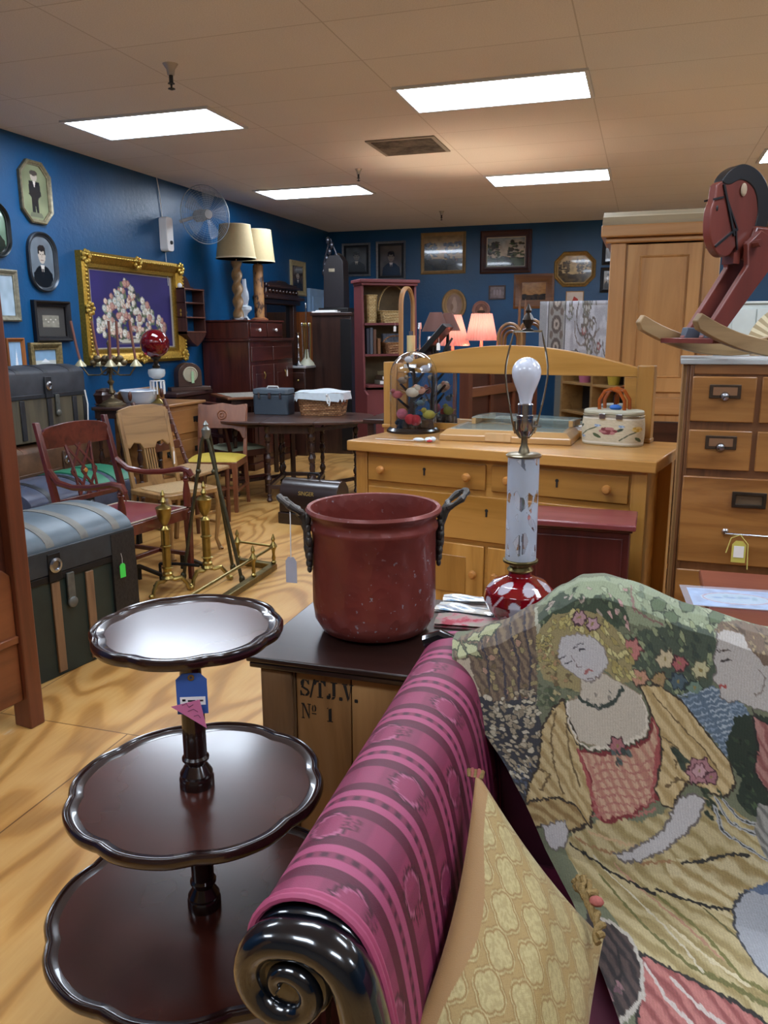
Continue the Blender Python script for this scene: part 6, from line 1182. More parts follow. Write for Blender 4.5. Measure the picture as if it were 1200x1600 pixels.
# --- dumbwaiter table
t = thing('dumbwaiter_table', 'three-tier dark mahogany pedestal table with scalloped round trays', 'tiered table', (-.845, 1.345, 0))
TRAYM = Mt('tray_mahogany'); n = TRAYM.noise(TRAYM.coords((3, 9, 9), (0, 0, .5)), 1.2, 6, .6, .5); n2 = TRAYM.noise(TRAYM.coords(), 3, 3)
cc = TRAYM.mix(.5, TRAYM.ramp(n, [(.3, '#2b100b'), (.6, '#4a1f15'), (.8, '#56271a')]), TRAYM.ramp(n2, [(.35, '#241010'), (.65, '#4a2218')]))
scr = TRAYM.noise(TRAYM.coords((60, 9, 1), (0, 0, .4)), 2, 2); TRAYM.set(Color=cc, Roughness=TRAYM.ramp(n2, [(.3, .2), (.7, .32)]), Coat_Weight=.35, Coat_Roughness=.12)
RIMM = paint('#24100d', .22, 0, .25, 9, .5)
def scallop(R, off=0, k=8, ph=.2):
    out = []
    for i in range(k*20):
        a = 2*PI*i/(k*20); s_ = (((a*k/(2*PI))+ph) % 1)*2-1
        r_ = 1-.06*max(0, abs(s_)-.25)**1.3/.6+.020*math.exp(-((abs(s_)-1)/.13)**2)
        r_ = .95+.05*(1-abs(s_)**3.4)+.014*math.exp(-((abs(s_)-1)/.11)**2)
        out.append((R*r_*math.cos(a), R*r_*math.sin(a)))
    return out
def tray(z, R, ph):
    o = MB().prism(scroll_in(scallop(R, ph=ph), .8), z-.016, z-.008, 'xy').build('tray', TRAYM.m, t)
    MB().ring(scallop(R, ph=ph), [(.004, -.022+z), (0, -.014+z), (.0, -.004+z), (.004, .001+z), (.009, -.001+z), (.011, -.005+z), (.016, -.003+z), (.020, -.006+z), (.026, -.005+z), (.03, -.0085+z), (.036, -.0085+z), (.05, -.016+z), (.03, -.022+z)], 'xy').build('scalloped_rim', RIMM, o, smooth=60)
    if z > .9:
        MB().lathe([(.022, -.03+z), (.08, -.026+z), (R*.8, -.018+z), (R*.9, -.014+z), (.01, -.014+z)], n=32).build('underside', RIMM, o)
def scroll_in(o, k): return [(a*(1-.03/math.hypot(a, b)), b*(1-.03/math.hypot(a, b))) for a, b in o]
tray(.95, .192, .1); tray(.60, .268, .35); tray(.307, .335, .15)
def column(z0, z1):
    h = z1-z0; MB().lathe([(.036, 0), (.036, .018), (.033, .024), (.034, .03), (.028, .04), (.022, .05), (.023, .054), (.028, .06), (.028, .065), (.024, .07), (.024, h*.5), (.021, h-.03), (.026, h-.02), (.026, h)], (0, 0, z0), 28).build('column', paint('#1e0d0b', .2, 0, .3, 12, .5), t)
column(.592, .925); column(.299, .578); column(.14, .285)
for k in range(3):
    a = k*2*PI/3+.4; ca, sa = math.cos(a), math.sin(a); MB().tube([(ca*.02, sa*.02, .16), (ca*.1, sa*.1, .17), (ca*.2, sa*.2, .08), (ca*.27, sa*.27, .03), (ca*.3, sa*.3, .015)], [.025, .022, .016, .016, .015], 10).build('leg', RIMM, t)
# tags hanging under the top tray
bt = thing('blue_tag', 'blue shipping tag with white printed label under the top tray', 'tag', aty(298, 1052, 1.2), 22)
MB().prism([(-.028, -.08), (.028, -.08), (.028, -.012), (.016, 0), (-.016, 0), (-.028, -.012)], -.0006, .0006).build('card', paint('#2f56a0', .7, 0, .05), bt, smooth=0)
o = MB().box(-.022, .024, -.0016, -.0008, -.062, -.046).build('printed_label', PAPER, bt, smooth=0); MB().box(-.018, -.012, -.002, -.0016, -.054, -.05).box(-.008, .006, -.002, -.0016, -.055, -.052).box(.008, .02, -.002, -.0016, -.055, -.052).build('print', BLACK, o, smooth=0)
MB().lathe([(.006, 0), (.006, .002), (.003, .002), (.003, 0)], n=12, M=Matrix.Translation((0, 0, -.008)) @ Matrix.Rotation(PI/2, 4, 'X')).tube([(0, -.002, -.008), (.0, .01, .005), (.0, .03, .01)], .0012, 5).build('string', OLDBRASS, bt)
pt = thing('pink_tag', 'small pink triangular tag with handwritten marks over the blue tag', 'tag', aty(302, 1103, 1.19), 22)
MB().prism([(-.04, .0), (.012, .012), (.022, -.045)], -.0006, .0006).build('card', paint('#c06a94', .7, 0, .05), pt, smooth=0)
MB().tube([(-.02, -.001, .002), (-.012, -.001, .006), (-.008, -.001, -.002), (0, -.001, .003)], .0006, 4).tube([(-.01, -.001, -.01), (0, -.001, -.006), (.008, -.001, -.012)], .0006, 4).tube([(.0, -.001, -.02), (.008, -.001, -.018), (.012, -.001, -.024)], .0006, 4).build('handwriting', paint('#5a2a48', .7), pt)
# ================================================================== settee, cushion, tapestry
t = thing('settee', 'settee with magenta striped damask scroll arm and black carved wood', 'settee', (0, 0, 0))
# arm roll: closed profile swept along y
AP = [(-.375, .30), (-.378, .5), (-.385, .62), (-.405, .675), (-.43, .715), (-.438, .76), (-.425, .80), (-.395, .828), (-.355, .838), (-.315, .828), (-.283, .80), (-.262, .75), (-.247, .68), (-.236, .6), (-.23, .5), (-.228, .42)]
NA = 190; PR, PL = smoothp(AP, NA-1); AY0, AY1 = .80, 1.66; NB = 400
def damask(nx, ny):
    c = Cv(nx, ny, '#a8466a', (AY1-AY0)/PL); Y = (1-c.Y)*(AY1-AY0)+AY0; per = .131; f = ((Y-.752)/per) % 1.0
    MID, LT, DK, DD = '#8a3153', '#a04468', '#560f2c', '#7a2a48'
    c.put(f < 2, MID); c.put(((f > .16) & (f < .31)) | ((f > .67) & (f < .84)), DK); c.put(((f > .045) & (f <= .16)) | ((f >= .84) & (f < .955)), LT); c.put((f <= .045) | (f >= .955), DD)
    dots = (np.sin(c.X*PL*2*PI/.0045) > 0) & ((f < .04) | (f > .96)); c.put(dots, '#47102a')
    rib = (np.sin(c.X*PL*2*PI/.0052) > .2) & (f > .31) & (f < .67); c.put(rib, '#7c2a4a')
    k = 0
    for j in range(-1, 8):
        yc = .752+per*(j+.50)
        for i in range(5):
            s_ = .14+.17*i+(.085 if j % 2 else 0); u0 = s_/PL; v0 = 1-(yc-AY0)/(AY1-AY0)
            r_ = .029
            def P(a, rr): return (u0+rr*math.cos(a)/PL, v0-rr*math.sin(a)/(AY1-AY0))
            for q in range(20):
                a = .5+q/20*5.6
                c.line([P(a, r_), P(a+.25, r_+.005)],   .0022/PL, '#430b22'); c.line([P(a, r_), P(a+.25, r_-.005)], .0012/PL, '#a85a78')
            for q, (dx, dy) in enumerate(((.0, 0), (.008, .007), (.008, -.007), (-.008, .007), (-.008, -.007))):
                a, b = P(.1, r_+.004); c.line([(a+(dx+.005*math.cos(w_))/PL, b-(dy+.005*math.sin(w_))/(AY1-AY0)) for w_ in [z_*.7 for z_ in range(10)]], .0013/PL, '#5a152e')
    return c
c = damask(NA, NB); canvas(c, lambda u, v: (PR[int(round(u*(NA-1)))].x-.0*(v), AY0+(1-v)*(AY1-AY0), PR[int(round(u*(NA-1)))].y+.035*(1-v)*(PR[int(round(u*(NA-1)))].y > .4)), 'striped_arm', painted(.5, .06, 900, 0), t)
BW_ = paint('#0c1016', .18, 0, .2, 12, .8)
def scroll(y, dz):
    cx_, cz_ = -.372, .738+dz; path = []; rad = []
    for i in range(40):
        k = i/39; a = math.radians(95+470*(1-k)); r_ = .008+.052*k**.9; path.append((cx_+r_*math.cos(a), y-.012*(1-k), cz_+r_*math.sin(a))); rad.append(.009+.015*k)
    tail, _ = smoothp([(-.372, .798), (-.345, .802), (-.315, .793), (-.292, .768), (-.278, .725), (-.268, .66), (-.262, .56), (-.266, .44), (-.285, .33), (-.30, .22)], 40)
    path += [(p.x, y, p.y+dz*max(0, min(1, (p.y-.4)/.3))) for p in tail[1:]]; rad += [.024+.009*min(1, i/14) for i in range(40)]
    M_ = Matrix.Translation((0, y, 0)) @ Matrix.Diagonal((1, 1.25, 1, 1)) @ Matrix.Translation((0, -y, 0))
    b = MB().tube(path, rad, 14, M=M_)
    b.tube([(x+.0, y_+.034, z+.004) for x, y_, z in path[26:]], [r_*.8 for r_ in rad[26:]], 12)
    b.lathe([(.056, 0), (.056, .034), (.05, .042), (.02, .046), (.001, .046)], n=32, M=Matrix.Translation((cx_, y+.032, cz_)) @ Matrix.Rotation(PI/2, 4, 'X'))
    o = b.build('carved_scroll', BW_, t, smooth=60)
    b = MB(); q = MB()
    for i in range(9): b.ball((-.272+.0007*i, y-.036, .71+dz-.02*i), (.004, .004, .006), 8)
    for dx in (-.012, .012): q.tube([(p.x+dx*(1 if p.y > .0 else 1), y-.031, p.y) for p in tail[9:30]], .0035, 6)
    b.build('carved_beading', BW_, o); q.build('carved_reeding', BW_, o)
scroll(.775, 0)
PIP = paint('#a44466', .6, 0, .1, 100); pth = [(p.x*1.0, AY0-.0, p.y) for p in PR[int(NA*.30):int(NA*.98)]]
MB().tube(pth[::3], .0055, 7).tube([(x, y+.010, z) for x, y, z in pth[::3]], .005, 7).build('gimp_piping', PIP, t)
# black crest rail, back, seat and right arm
ZR = [(-.46, .86), (-.38, .88), (-.33, .89), (-.25, .925), (-.19, .965), (-.13, 1.015), (-.09, 1.04), (-.05, 1.045), (.0, 1.035), (.12, .995), (.25, .965), (.45, .93), (.7, .89), (.9, .87), (1.1, .85)]
def zr(x):
    if x <= ZR[0][0]: return ZR[0][1]
    for (a, za), (b, zb) in zip(ZR[:-1], ZR[1:]):
        if x <= b: f_ = (x-a)/(b-a); f_ = f_*f_*(3-2*f_)*.5+f_*.5; return za+(zb-za)*f_
    return ZR[-1][1]
xs_ = [-.44+.0475*i for i in range(32)]
MB().prism([(x, .30) for x in (xs_[0], xs_[-1])]+[(x, zr(x)-.06) for x in xs_[::-1]], 1.535, 1.62).build('back', paint('#4d1228', .7, 0, .2, 20), t, bevel=.012)
MB().tube([(-.425, 1.645, .845), (-.39, 1.64, .862)]+[(x, 1.625, zr(x)-.035) for x in xs_[2:]], .018, 10).tube([(-.425, 1.665, .825), (-.39, 1.665, .842)]+[(x, 1.645, zr(x)-.055) for x in xs_[2:]], .018, 8).build('crest_rail', BW_, t)
MB().box(-.24, 1.0, .80, 1.54, .30, .43).build('seat', paint('#6d1c3a', .7, 0, .2, 20), t, bevel=.03)
MB().prism([(-a+.64, b) for a, b in AP], .80, 1.62).build('striped_arm', paint('#8a3a58', .6), t)
for x in (-.3, .97):
    for y in (.84, 1.58): MB().lathe([(.02, 0), (.03, .06), (.022, .12), (.034, .2), (.034, .31)], (x, y, 0), 14).build('leg', BW_, t)
MB().box(-.36, 1.03, .79, .83, .2, .31).build('front_rail', BW_, t, bevel=.01)
# --- gold cushion
T_ = Vector((-.235, 1.262, .775)); B_ = Vector((-.245, .86, .585)); R_ = Vector((-.005, 1.16, .575)); Q_ = R_+(B_-T_)*1.02+Vector((.005, 0, -.02))
NRM = (R_-T_).cross(B_-T_).normalized(); NRM = NRM if NRM.z > 0 else -NRM
def pil(u, v, side):
    e = (math.sin(PI*u)*math.sin(PI*v)); pin = .045*(math.sin(PI*v)*(2*u-1)*-1); pin2 = .045*(math.sin(PI*u)*(2*v-1)*-1)
    p = (T_*(1-u)+R_*u)*(1-v)+(B_*(1-u)+Q_*u)*v; p = p+(R_-T_).normalized()*pin*.5+(B_-T_).normalized()*pin2*.5
    w_ = .004*math.sin(14*u+3*v)*e; return tuple(p+NRM*side*(.068*e**.55+w_))
def lattice(nx, ny):
    c = Cv(nx, ny, '#b39c60', 1.35); x = c.X*5.2+.2; y = c.Y*7.4
    c.A[:] = c.two('#a89560', '#b8a670', c.nz(90, 120, 2))
    yy = y+.5*(np.floor(x) % 2); cx = (x % 1)-.5; cy = (yy % 1)-.5
    q = np.minimum(np.minimum(np.hypot(cx-.2, cy), np.hypot(cx+.2, cy)), np.minimum(np.hypot(cx, cy-.2), np.hypot(cx, cy+.2)))
    c.put((q > .235) & (q < .285), '#93743c'); c.put((q > .325), '#93743c'); c.put((q > .36), '#a3864c')
    c.A *= (1-.10*(np.sin(c.X*420)*np.sin(c.Y*520) > .2))[..., None]
    c.put(c.X+.03*np.sin(c.Y*9) < .10, '#9a7442'); return c
t = thing('gold_cushion', 'gold quatrefoil patterned cushion with twisted cord corners leaning on the arm', 'cushion')
canvas(lattice(230, 300), lambda u, v: pil(u, v, 1), 'patterned_front', painted(.5, .08, 900, .2), t)
MB().surf(lambda u, v: pil(u, v, -1), 30, 30).build('satin_back', paint('#a8814f', .35, 0, .08, 12), t)
CORD = paint('#8f7440', .7, 0, .4, 200, bump=.6); CORDP = paint('#a85a50', .7, 0, .3, 200)
def twist(parent, P, r, mat=CORD):
    b = MB(); P = [Vector(p) for p in P]
    for ph in (0, PI):
        pts = []
        for i in range(len(P)-1):
            for k in range(6):
                s_ = i*6+k; p = P[i].lerp(P[i+1], k/6); pts.append(p+Vector((math.cos(s_*.9+ph), math.sin(s_*.9+ph)*.5, math.sin(s_*.9+ph)))*r*.6)
        b.tube(pts, r*.7, 7)
    return b.build('twisted_cord', mat, parent)
for k, (P, s_) in enumerate(((Vector(pil(0, 0, 0)), 0), (Vector(pil(0, 1, 0)), 1))):
    for j in range(5): MB().tube([P+Vector((-.010+.005*j, 0, -.012)), P+Vector((-.012+.006*j, -.004, .001+.002*(j % 2))), P+Vector((-.01+.005*j, -.010, -.008))], .004, 6).build('corner_fringe', CORDP if j % 2 else CORD, t)
P = Vector(pil(1, .02, 0))+Vector((-.035, .02, .012)); twist(t, [P+Vector((-.01, .04, .04)), P+Vector((.0, .02, .05)), P+Vector((.015, -.01, .045)), P+Vector((.03, -.04, .035)), P+Vector((.028, -.07, .03))], .008); twist(t, [P+Vector((-.015, .045, .045)), P+Vector((.0, .04, .055)), P+Vector((.02, .01, .05)), P+Vector((.01, .0, .055))], .007); MB().ball(P+Vector((.022, -.01, .055)), (.012, .01, .008), 8).build('knot', CORDP, t)
# --- tapestry draped over the back and seat
XLv = [(0, -.36), (.1, -.352), (.2, -.325), (.35, -.265), (.5, -.19), (.62, -.12), (.72, -.05), (.85, .03), (1, .08)]
PYZ = [(0, 1.69, None, -.16), (.05, 1.665, None, -.035), (.085, 1.63, None, -.002), (.11, 1.57, None, .0), (.15, 1.52, None, -.02), (.62, 1.36, .575, 0), (.70, 1.31, .525, 0), (.8, 1.17, .505, 0), (1, .80, .50, 0)]
def lerpk(K, v):
    for a, b in zip(K[:-1], K[1:]):
        if v <= b[0]: f_ = (v-a[0])/(b[0]-a[0]); return a, b, f_
    return K[-2], K[-1], 1
TW = .68
def tap(u, v):
    a, b, f_ = lerpk(XLv, v); x = a[1]*(1-f_)+b[1]*f_+u*TW; a, b, f_ = lerpk(PYZ, v); f2 = f_
    y = a[1]*(1-f_)+b[1]*f_; z0 = a[2] if a[2] is not None else zr(x)+a[3]; z1 = b[2] if b[2] is not None else zr(x)+b[3]
    z = z0*(1-f2)+z1*f2; m_ = max(0, min(1, (v-.12)/.3))
    z += m_*(.006*math.sin(9*u+14*v)+.004*math.sin(23*u-9*v)); y += m_*(.008*math.sin(11*u+5*v)+.005*math.sin(17*v)); return (x, y, z)
TAPESTRY = [
('P', '6e7158', '', 2.85, '-110,81 1160,81 542,844 -110,907'),
('P', '8f9879', '', 2.85, '256,96 329,91 403,99 550,81 735,81 1073,81 1003,191 745,162 593,169 448,192 348,178'),
('D', 60, 8.947368421052632, ['7f8a6c', '9ba686', 'a3a98a', '75806a'], '256,96 403,99 735,81 995,97 847,195 591,175 346,184'),
('P', '414d3a', '', 2.85, '245,134 289,118 329,113 364,153 456,138 485,156 494,184 425,207 372,185 314,177 256,197 234,200'),
('D', 45, 8.0, ['36422f', '58654c', '7f8a66', 'a8998a'], '245,134 329,113 456,138 494,184 372,185 256,197'),
('D', 10, 8.0, ['b08a84', 'c4a096'], '433,122 546,103 511,208 446,198'),
('L', '8a6a62', '', 2.85, '520,103 512,152 544,161 587,159'),
('P', '5c6a4c', '3c4434', 1.4, '568,122 600,103 620,110 603,131 567,142'),
('P', '5c6a4c', '3c4434', 1.4, '597,137 628,120 648,126 631,146 597,156'),
('P', '5c6a4c', '3c4434', 1.4, '660,87 691,81 710,81 693,104 657,114'),
('P', '5c6a4c', '3c4434', 1.4, '734,101 767,81 785,91 763,115 729,124'),
('P', '5c6a4c', '3c4434', 1.4, '660,149 690,136 707,145 692,163 661,169'),
('S', '7d6a52', '5a4a3e', 1.45, 0.16, '', 2.85, '-3,117 62,81 154,81 252,81 244,189 174,323 98,339 65,292 31,264'),
('D', 34, 8.947368421052632, ['a3806a', '8f8258', 'a89468', '6b5a3e'], '76,122 246,156 171,331 61,260'),
('L', '3f3a40', '', 3.05, '87,99 98,187 70,261'),
('L', '3f3a40', '', 3.05, '131,95 140,198 104,289'),
('L', '3f3a40', '', 3.05, '175,84 178,210 135,307'),
('L', '3f3a40', '', 3.05, '220,89 211,214 156,323'),
('L', 'a9a690', '', 4.75, '254,106 248,175 224,250'),
('P', 'a3a37a', '454a38', 1.9, '-23,99 21,113 39,143 0,131'),
('P', 'a3a37a', '454a38', 1.9, '23,117 47,146 30,179 15,145'),
('P', 'a3a37a', '454a38', 1.9, '45,115 66,96 108,114 81,128'),
('P', 'a3a37a', '454a38', 1.9, '80,115 98,88 148,99 123,125'),
('P', 'a3a37a', '454a38', 1.9, '31,112 74,135 85,177 49,150'),
('P', 'b3a48c', '6a5c4c', 1.4, '12,155 49,162 42,278 16,281 15,213'),
('P', '3c3c40', '', 2.85, '29,269 116,303 181,309 148,404 58,509 -39,597 -95,624 -67,524'),
('D', 230, 8.473684210526317, ['b9ad93', 'c4baa2', 'a3967c', '8a7c66', 'a89a80'], '29,269 188,295 148,404 43,511 -68,587 -57,510'),
('D', 40, 6.000000000000001, ['5f6572', '4a5262'], '-19,451 95,453 -39,597 -86,588'),
('D', 36, 8.947368421052632, ['5a6448', '74795a', 'a89c70', '4a543c'], '238,185 263,292 295,315 228,361 165,363'),
('P', '4a5444', '', 2.85, '441,226 518,190 635,145 732,136 722,192 669,259 563,289 461,306 433,278'),
('D', 80, 8.947368421052632, ['39443a', '5d6a50', '7c8566', '8f9670'], '444,220 638,138 735,129 703,230 563,289 439,299'),
('P', 'b5736c', '5a3430', 1.5, '511,224 493,236 482,249 466,249 446,256 448,244 439,238 456,228 466,215 483,216 503,208 501,219'),
('P', '8a7a4a', '', 2.85, '471,230 480,228 477,235 468,236'),
('P', 'bfae8c', '4f4a3a', 1.5, '604,216 588,226 578,237 563,238 545,246 546,237 537,233 554,222 563,210 579,209 597,202 595,211'),
('P', '8a7a4a', '', 2.85, '568,222 577,219 574,225 565,228'),
('P', 'a35e5c', '4a2c2c', 1.5, '635,217 622,225 614,234 603,234 588,239 589,232 582,228 595,220 603,210 615,210 630,205 628,213'),
('P', '8a7a4a', '', 2.85, '606,220 615,218 612,224 603,226'),
('P', 'b8b088', '4f4f3a', 1.5, '692,217 677,227 669,237 656,237 640,242 642,232 635,227 649,218 658,208 670,209 687,203 685,212'),
('P', '8a7a4a', '', 2.85, '660,220 669,219 666,225 657,227'),
('P', 'b98a70', '4a3c30', 1.5, '503,274 488,284 480,294 467,295 451,300 452,292 445,287 459,279 467,269 480,269 496,262 495,271'),
('P', '8a7a4a', '', 2.85, '470,280 480,278 476,284 467,286'),
('P', '9c8058', '3f3626', 1.5, '559,260 545,269 538,279 525,281 510,287 511,279 503,276 517,267 525,257 538,256 553,249 552,257'),
('P', '8a7a4a', '', 2.85, '528,266 538,264 535,270 525,273'),
('P', '6f8270', '2f3a30', 1.5, '654,256 641,264 633,273 621,273 606,277 607,269 600,264 614,256 622,247 634,247 648,243 647,251'),
('P', '8a7a4a', '', 2.85, '624,258 633,257 630,262 621,264'),
('P', '4c5c62', '2a343a', 1.5, '616,251 602,259 594,269 581,269 566,275 567,267 559,263 573,254 582,244 595,243 610,238 609,246'),
('P', '8a7a4a', '', 2.85, '585,254 594,252 591,258 582,260'),
('P', '5c6d7c', '', 2.85, '562,291 632,267 683,247 720,253 753,266 759,293 704,343 645,374 638,349 606,318'),
('L', '98a4ae', '', 1.5, '574,284 623,268'),
('L', 'a3adb5', '', 1.5, '642,263 708,245'),
('L', '8796a4', '', 1.5, '720,247 779,228'),
('L', '8392a2', '', 1.5, '578,291 627,276'),
('L', 'a3adb5', '', 1.5, '644,272 709,253'),
('L', '8796a4', '', 1.5, '716,257 773,238'),
('L', '98a4ae', '', 1.5, '583,299 631,284'),
('L', 'a3adb5', '', 1.5, '646,280 709,262'),
('L', '8796a4', '', 1.5, '713,266 768,248'),
('L', '8392a2', '', 1.5, '587,307 635,292'),
('L', 'a3adb5', '', 1.5, '649,288 709,271'),
('L', '8796a4', '', 1.5, '710,276 762,258'),
('L', '98a4ae', '', 1.5, '591,315 639,300'),
('L', 'a3adb5', '', 1.5, '651,296 709,279'),
('L', '8796a4', '', 1.5, '706,285 756,269'),
('L', '8392a2', '', 1.5, '595,323 643,308'),
('L', 'a3adb5', '', 1.5, '653,304 710,288'),
('L', '8796a4', '', 1.5, '703,294 751,279'),
('L', '98a4ae', '', 1.5, '599,331 647,315'),
('L', 'a3adb5', '', 1.5, '656,312 710,296'),
('L', '8796a4', '', 1.5, '700,304 745,289'),
('L', '8392a2', '', 1.5, '603,339 651,323'),
('L', 'a3adb5', '', 1.5, '658,320 710,305'),
('L', '8796a4', '', 1.5, '696,313 740,299'),
('L', '98a4ae', '', 1.5, '607,347 655,331'),
('L', 'a3adb5', '', 1.5, '660,328 710,314'),
('L', '8796a4', '', 1.5, '693,322 734,310'),
('L', '8392a2', '', 1.5, '611,355 659,339'),
('L', 'a3adb5', '', 1.5, '662,336 710,322'),
('L', '8796a4', '', 1.5, '690,331 729,320'),
('L', '98a4ae', '', 1.5, '613,363 663,347'),
('L', 'a3adb5', '', 1.5, '664,344 710,331'),
('L', '8796a4', '', 1.5, '687,341 723,330'),
('L', '8392a2', '', 1.5, '616,371 666,355'),
('L', 'a3adb5', '', 1.5, '666,353 710,340'),
('L', '8796a4', '', 1.5, '683,350 718,340'),
('L', '98a4ae', '', 1.5, '619,379 668,363'),
('L', 'a3adb5', '', 1.5, '667,361 710,349'),
('L', '8796a4', '', 1.5, '679,359 713,350'),
('L', '8392a2', '', 1.5, '621,387 671,371'),
('L', 'a3adb5', '', 1.5, '667,370 709,358'),
('L', '8796a4', '', 1.5, '674,369 706,360'),
('P', '2a3427', '', 2.85, '664,344 715,292 774,272 850,274 712,487 622,477 619,448 660,411 650,379'),
('D', 60, 7.000000000000001, ['36432f', '4a5a3c', '222a20'], '664,344 774,272 850,274 712,487 622,477'),
('S', 'bcab80', '998758', 0.62, 0.075, '', 2.85, '61,604 138,560 220,541 313,537 429,494 561,463 706,531 636,780 505,874 -49,933 66,818 101,716 62,654'),
('S', 'c6b68e', '9c8656', 0.35, 0.09, '', 2.85, '332,596 464,570 560,564 676,567 546,699 409,692 307,658'),
('L', '6e6a3c', '', 4.75, '136,636 174,714 229,766 329,803 383,822'),
('L', '75703f', '', 3.8, '261,658 308,731 326,781 395,803'),
('L', 'c9bfa6', '', 2.85, '146,605 197,659 235,729 249,774'),
('L', 'b58a70', '', 2.85, '194,608 255,679 309,757'),
('L', '26241f', '', 3.05, '84,597 142,610 211,635 255,655'),
('L', '26241f', '', 3.05, '263,647 317,664 367,675 435,668'),
('L', '33302a', '', 2.85, '375,594 439,583 504,569 558,567'),
('L', '5f5a34', '', 2.85, '347,679 370,714 403,748'),
('L', '26241f', '', 2.85, '119,757 188,778 242,795 320,821'),
('L', '9a7450', '', 2.25, '111,584 205,593 277,605 350,594'),
('L', 'c4a47c', '', 2.85, '159,566 250,577 311,583'),
('L', 'd0c3a0', '', 3.8, '239,710 281,757 331,789'),
('P', 'a2a4a8', '3f4044', 2.85, '429,667 482,635 536,620 635,598 423,790 381,768 377,740 388,711'),
('P', '5c6a80', '', 2.85, '497,629 567,609 641,591 586,648 551,633'),
('S', 'b5736c', '8c4c48', 0.95, 0.1, '2c2622', 2.85, '117,759 188,778 251,800 326,827 397,870 -39,907 60,824'),
('L', 'c4b7ae', '', 4.75, '116,777 124,815 154,839'),
('L', 'c4b7ae', '', 4.75, '163,790 191,817 235,838'),
('S', '51413c', '2c2524', 1.2, 0.12, '', 2.85, '28,708 74,720 117,734 105,778 70,818 28,838 -14,847 -66,911 -110,919'),
('L', 'b8b0a4', '', 3.8, '45,716 88,722 114,737 108,774 75,814 31,835 -14,847'),
('L', '26201e', '', 2.85, '53,736 68,756 47,790 0,821'),
('D', 8, 7.000000000000001, ['8a6668', '6a4a50'], '1,802 40,799 23,820 -16,823'),
('P', '95875c', '', 2.85, '220,229 250,168 294,157 342,169 408,181 453,202 469,239 454,286 412,302 375,273 292,322 253,313 214,285'),
('D', 120, 8.0, ['b8ab6c', 'c4b980', 'a8985a', '9c8c54'], '247,166 342,169 433,183 475,227 459,283 406,297 401,238 338,208 274,215 251,274 219,257'),
('D', 26, 6.000000000000001, ['6a5a3c', '9c7c58'], '238,185 270,206 286,316 224,300'),
('P', 'b08a8c', '4a3438', 1.5, '377,187 367,192 362,200 351,197 340,198 340,189 334,181 343,178 348,171 358,175 370,173 370,181'),
('P', '8a7a4a', '', 2.85, '351,183 360,183 358,189 349,189'),
('P', 'b8949a', '4a3438', 1.5, '408,200 397,205 391,212 382,210 371,211 372,204 367,199 376,194 380,187 390,189 401,187 401,195'),
('P', '8a7a4a', '', 2.85, '384,196 392,197 390,203 381,202'),
('P', 'bdb2a0', '8f8068', 1.4, '308,299 378,286 421,301 462,311 464,348 435,383 362,404 280,427 235,424 222,401 244,346 288,332'),
('P', 'bab5b2', '8a8078', 1.25, '281,226 300,209 343,216 379,222 398,241 396,266 366,291 336,304 314,302 291,287 274,269 271,246'),
('L', '4a4448', '', 1.4, '316,239 331,233 344,231'),
('L', '3c383c', '', 1.9, '329,246 342,243'),
('L', '4a4448', '', 1.4, '270,249 283,250 292,249'),
('L', '3c383c', '', 2.1, '284,263 297,264'),
('L', '7a6a66', '', 1.4, '305,252 309,275 319,275'),
('L', 'a0645e', '', 2.25, '321,287 337,282 344,281'),
('L', '6a5854', '', 1.35, '325,299 345,299 360,291'),
('L', '39423a', '', 4.25, '284,335 302,346 329,350 358,343 384,331 412,309'),
('D', 8, 4.0, ['6a6a64', '8a8478'], '285,332 326,355 405,324 389,315'),
('S', 'c4ae80', 'a58c5c', 1.3, 0.1, '3a3024', 2.45, '241,336 230,389 226,430 225,472 213,516 170,556 118,552 67,531 -11,554 41,504 97,461 150,389 202,353'),
('L', '6e5a3a', '', 2.25, '209,357 156,419 139,467 130,513'),
('L', '6e5a3a', '', 2.25, '218,388 189,447 183,499'),
('L', '6e5a3a', '', 2.25, '89,468 118,479 67,514'),
('S', 'b39c6c', '8c7044', 0.5, 0.12, '3a3024', 2.45, '-21,554 32,537 106,521 154,531 164,554 104,576 46,578 -10,587'),
('P', 'bab5b2', '6c645e', 1.5, '22,582 102,559 95,578 61,609 19,619 12,605'),
('S', 'c4a084', 'b07a68', 1.5, 0.13, '7a2f30', 3.3, '216,438 272,439 355,416 435,388 479,344 480,375 436,432 395,485 293,531 215,547 197,528 222,482'),
('L', 'a0514e', '', 4.75, '219,438 215,478 209,516 204,539'),
('L', 'a0514e', '', 4.75, '481,333 472,377 429,433 386,483'),
('L', 'a86c62', '', 1.7, '239,464 312,442 385,434 435,418'),
('L', 'a86c62', '', 1.7, '230,478 302,458 376,448 426,432'),
('L', 'a86c62', '', 1.7, '222,491 292,473 366,463 417,446'),
('L', 'a86c62', '', 1.7, '213,504 283,488 357,478 408,460'),
('L', 'a86c62', '', 1.7, '204,516 274,502 347,493 399,475'),
('L', 'a86c62', '', 1.7, '195,529 263,516 336,508 389,489'),
('L', 'a86c62', '', 1.7, '186,541 253,529 324,524 379,504'),
('L', 'd5cbb8', '', 2.45, '250,342 225,389 226,422 249,434 310,420 373,401 432,381 463,343 458,312'),
('L', '3f372e', '', 1.5, '244,346 217,394 219,428 249,439 316,423 379,404 437,384 472,340 467,305'),
('S', 'c8b082', 'ab9160', 0.9, 0.09, '3a3024', 2.45, '466,296 526,278 579,290 615,332 650,379 638,420 590,456 547,461 501,446 428,496 401,495 401,471 459,409 480,365 472,325'),
('L', '6e5a3a', '', 2.25, '497,302 547,336 593,370 605,400'),
('L', '6e5a3a', '', 2.25, '482,375 514,389 481,427'),
('L', '6e5a3a', '', 2.25, '433,463 479,443 506,451'),
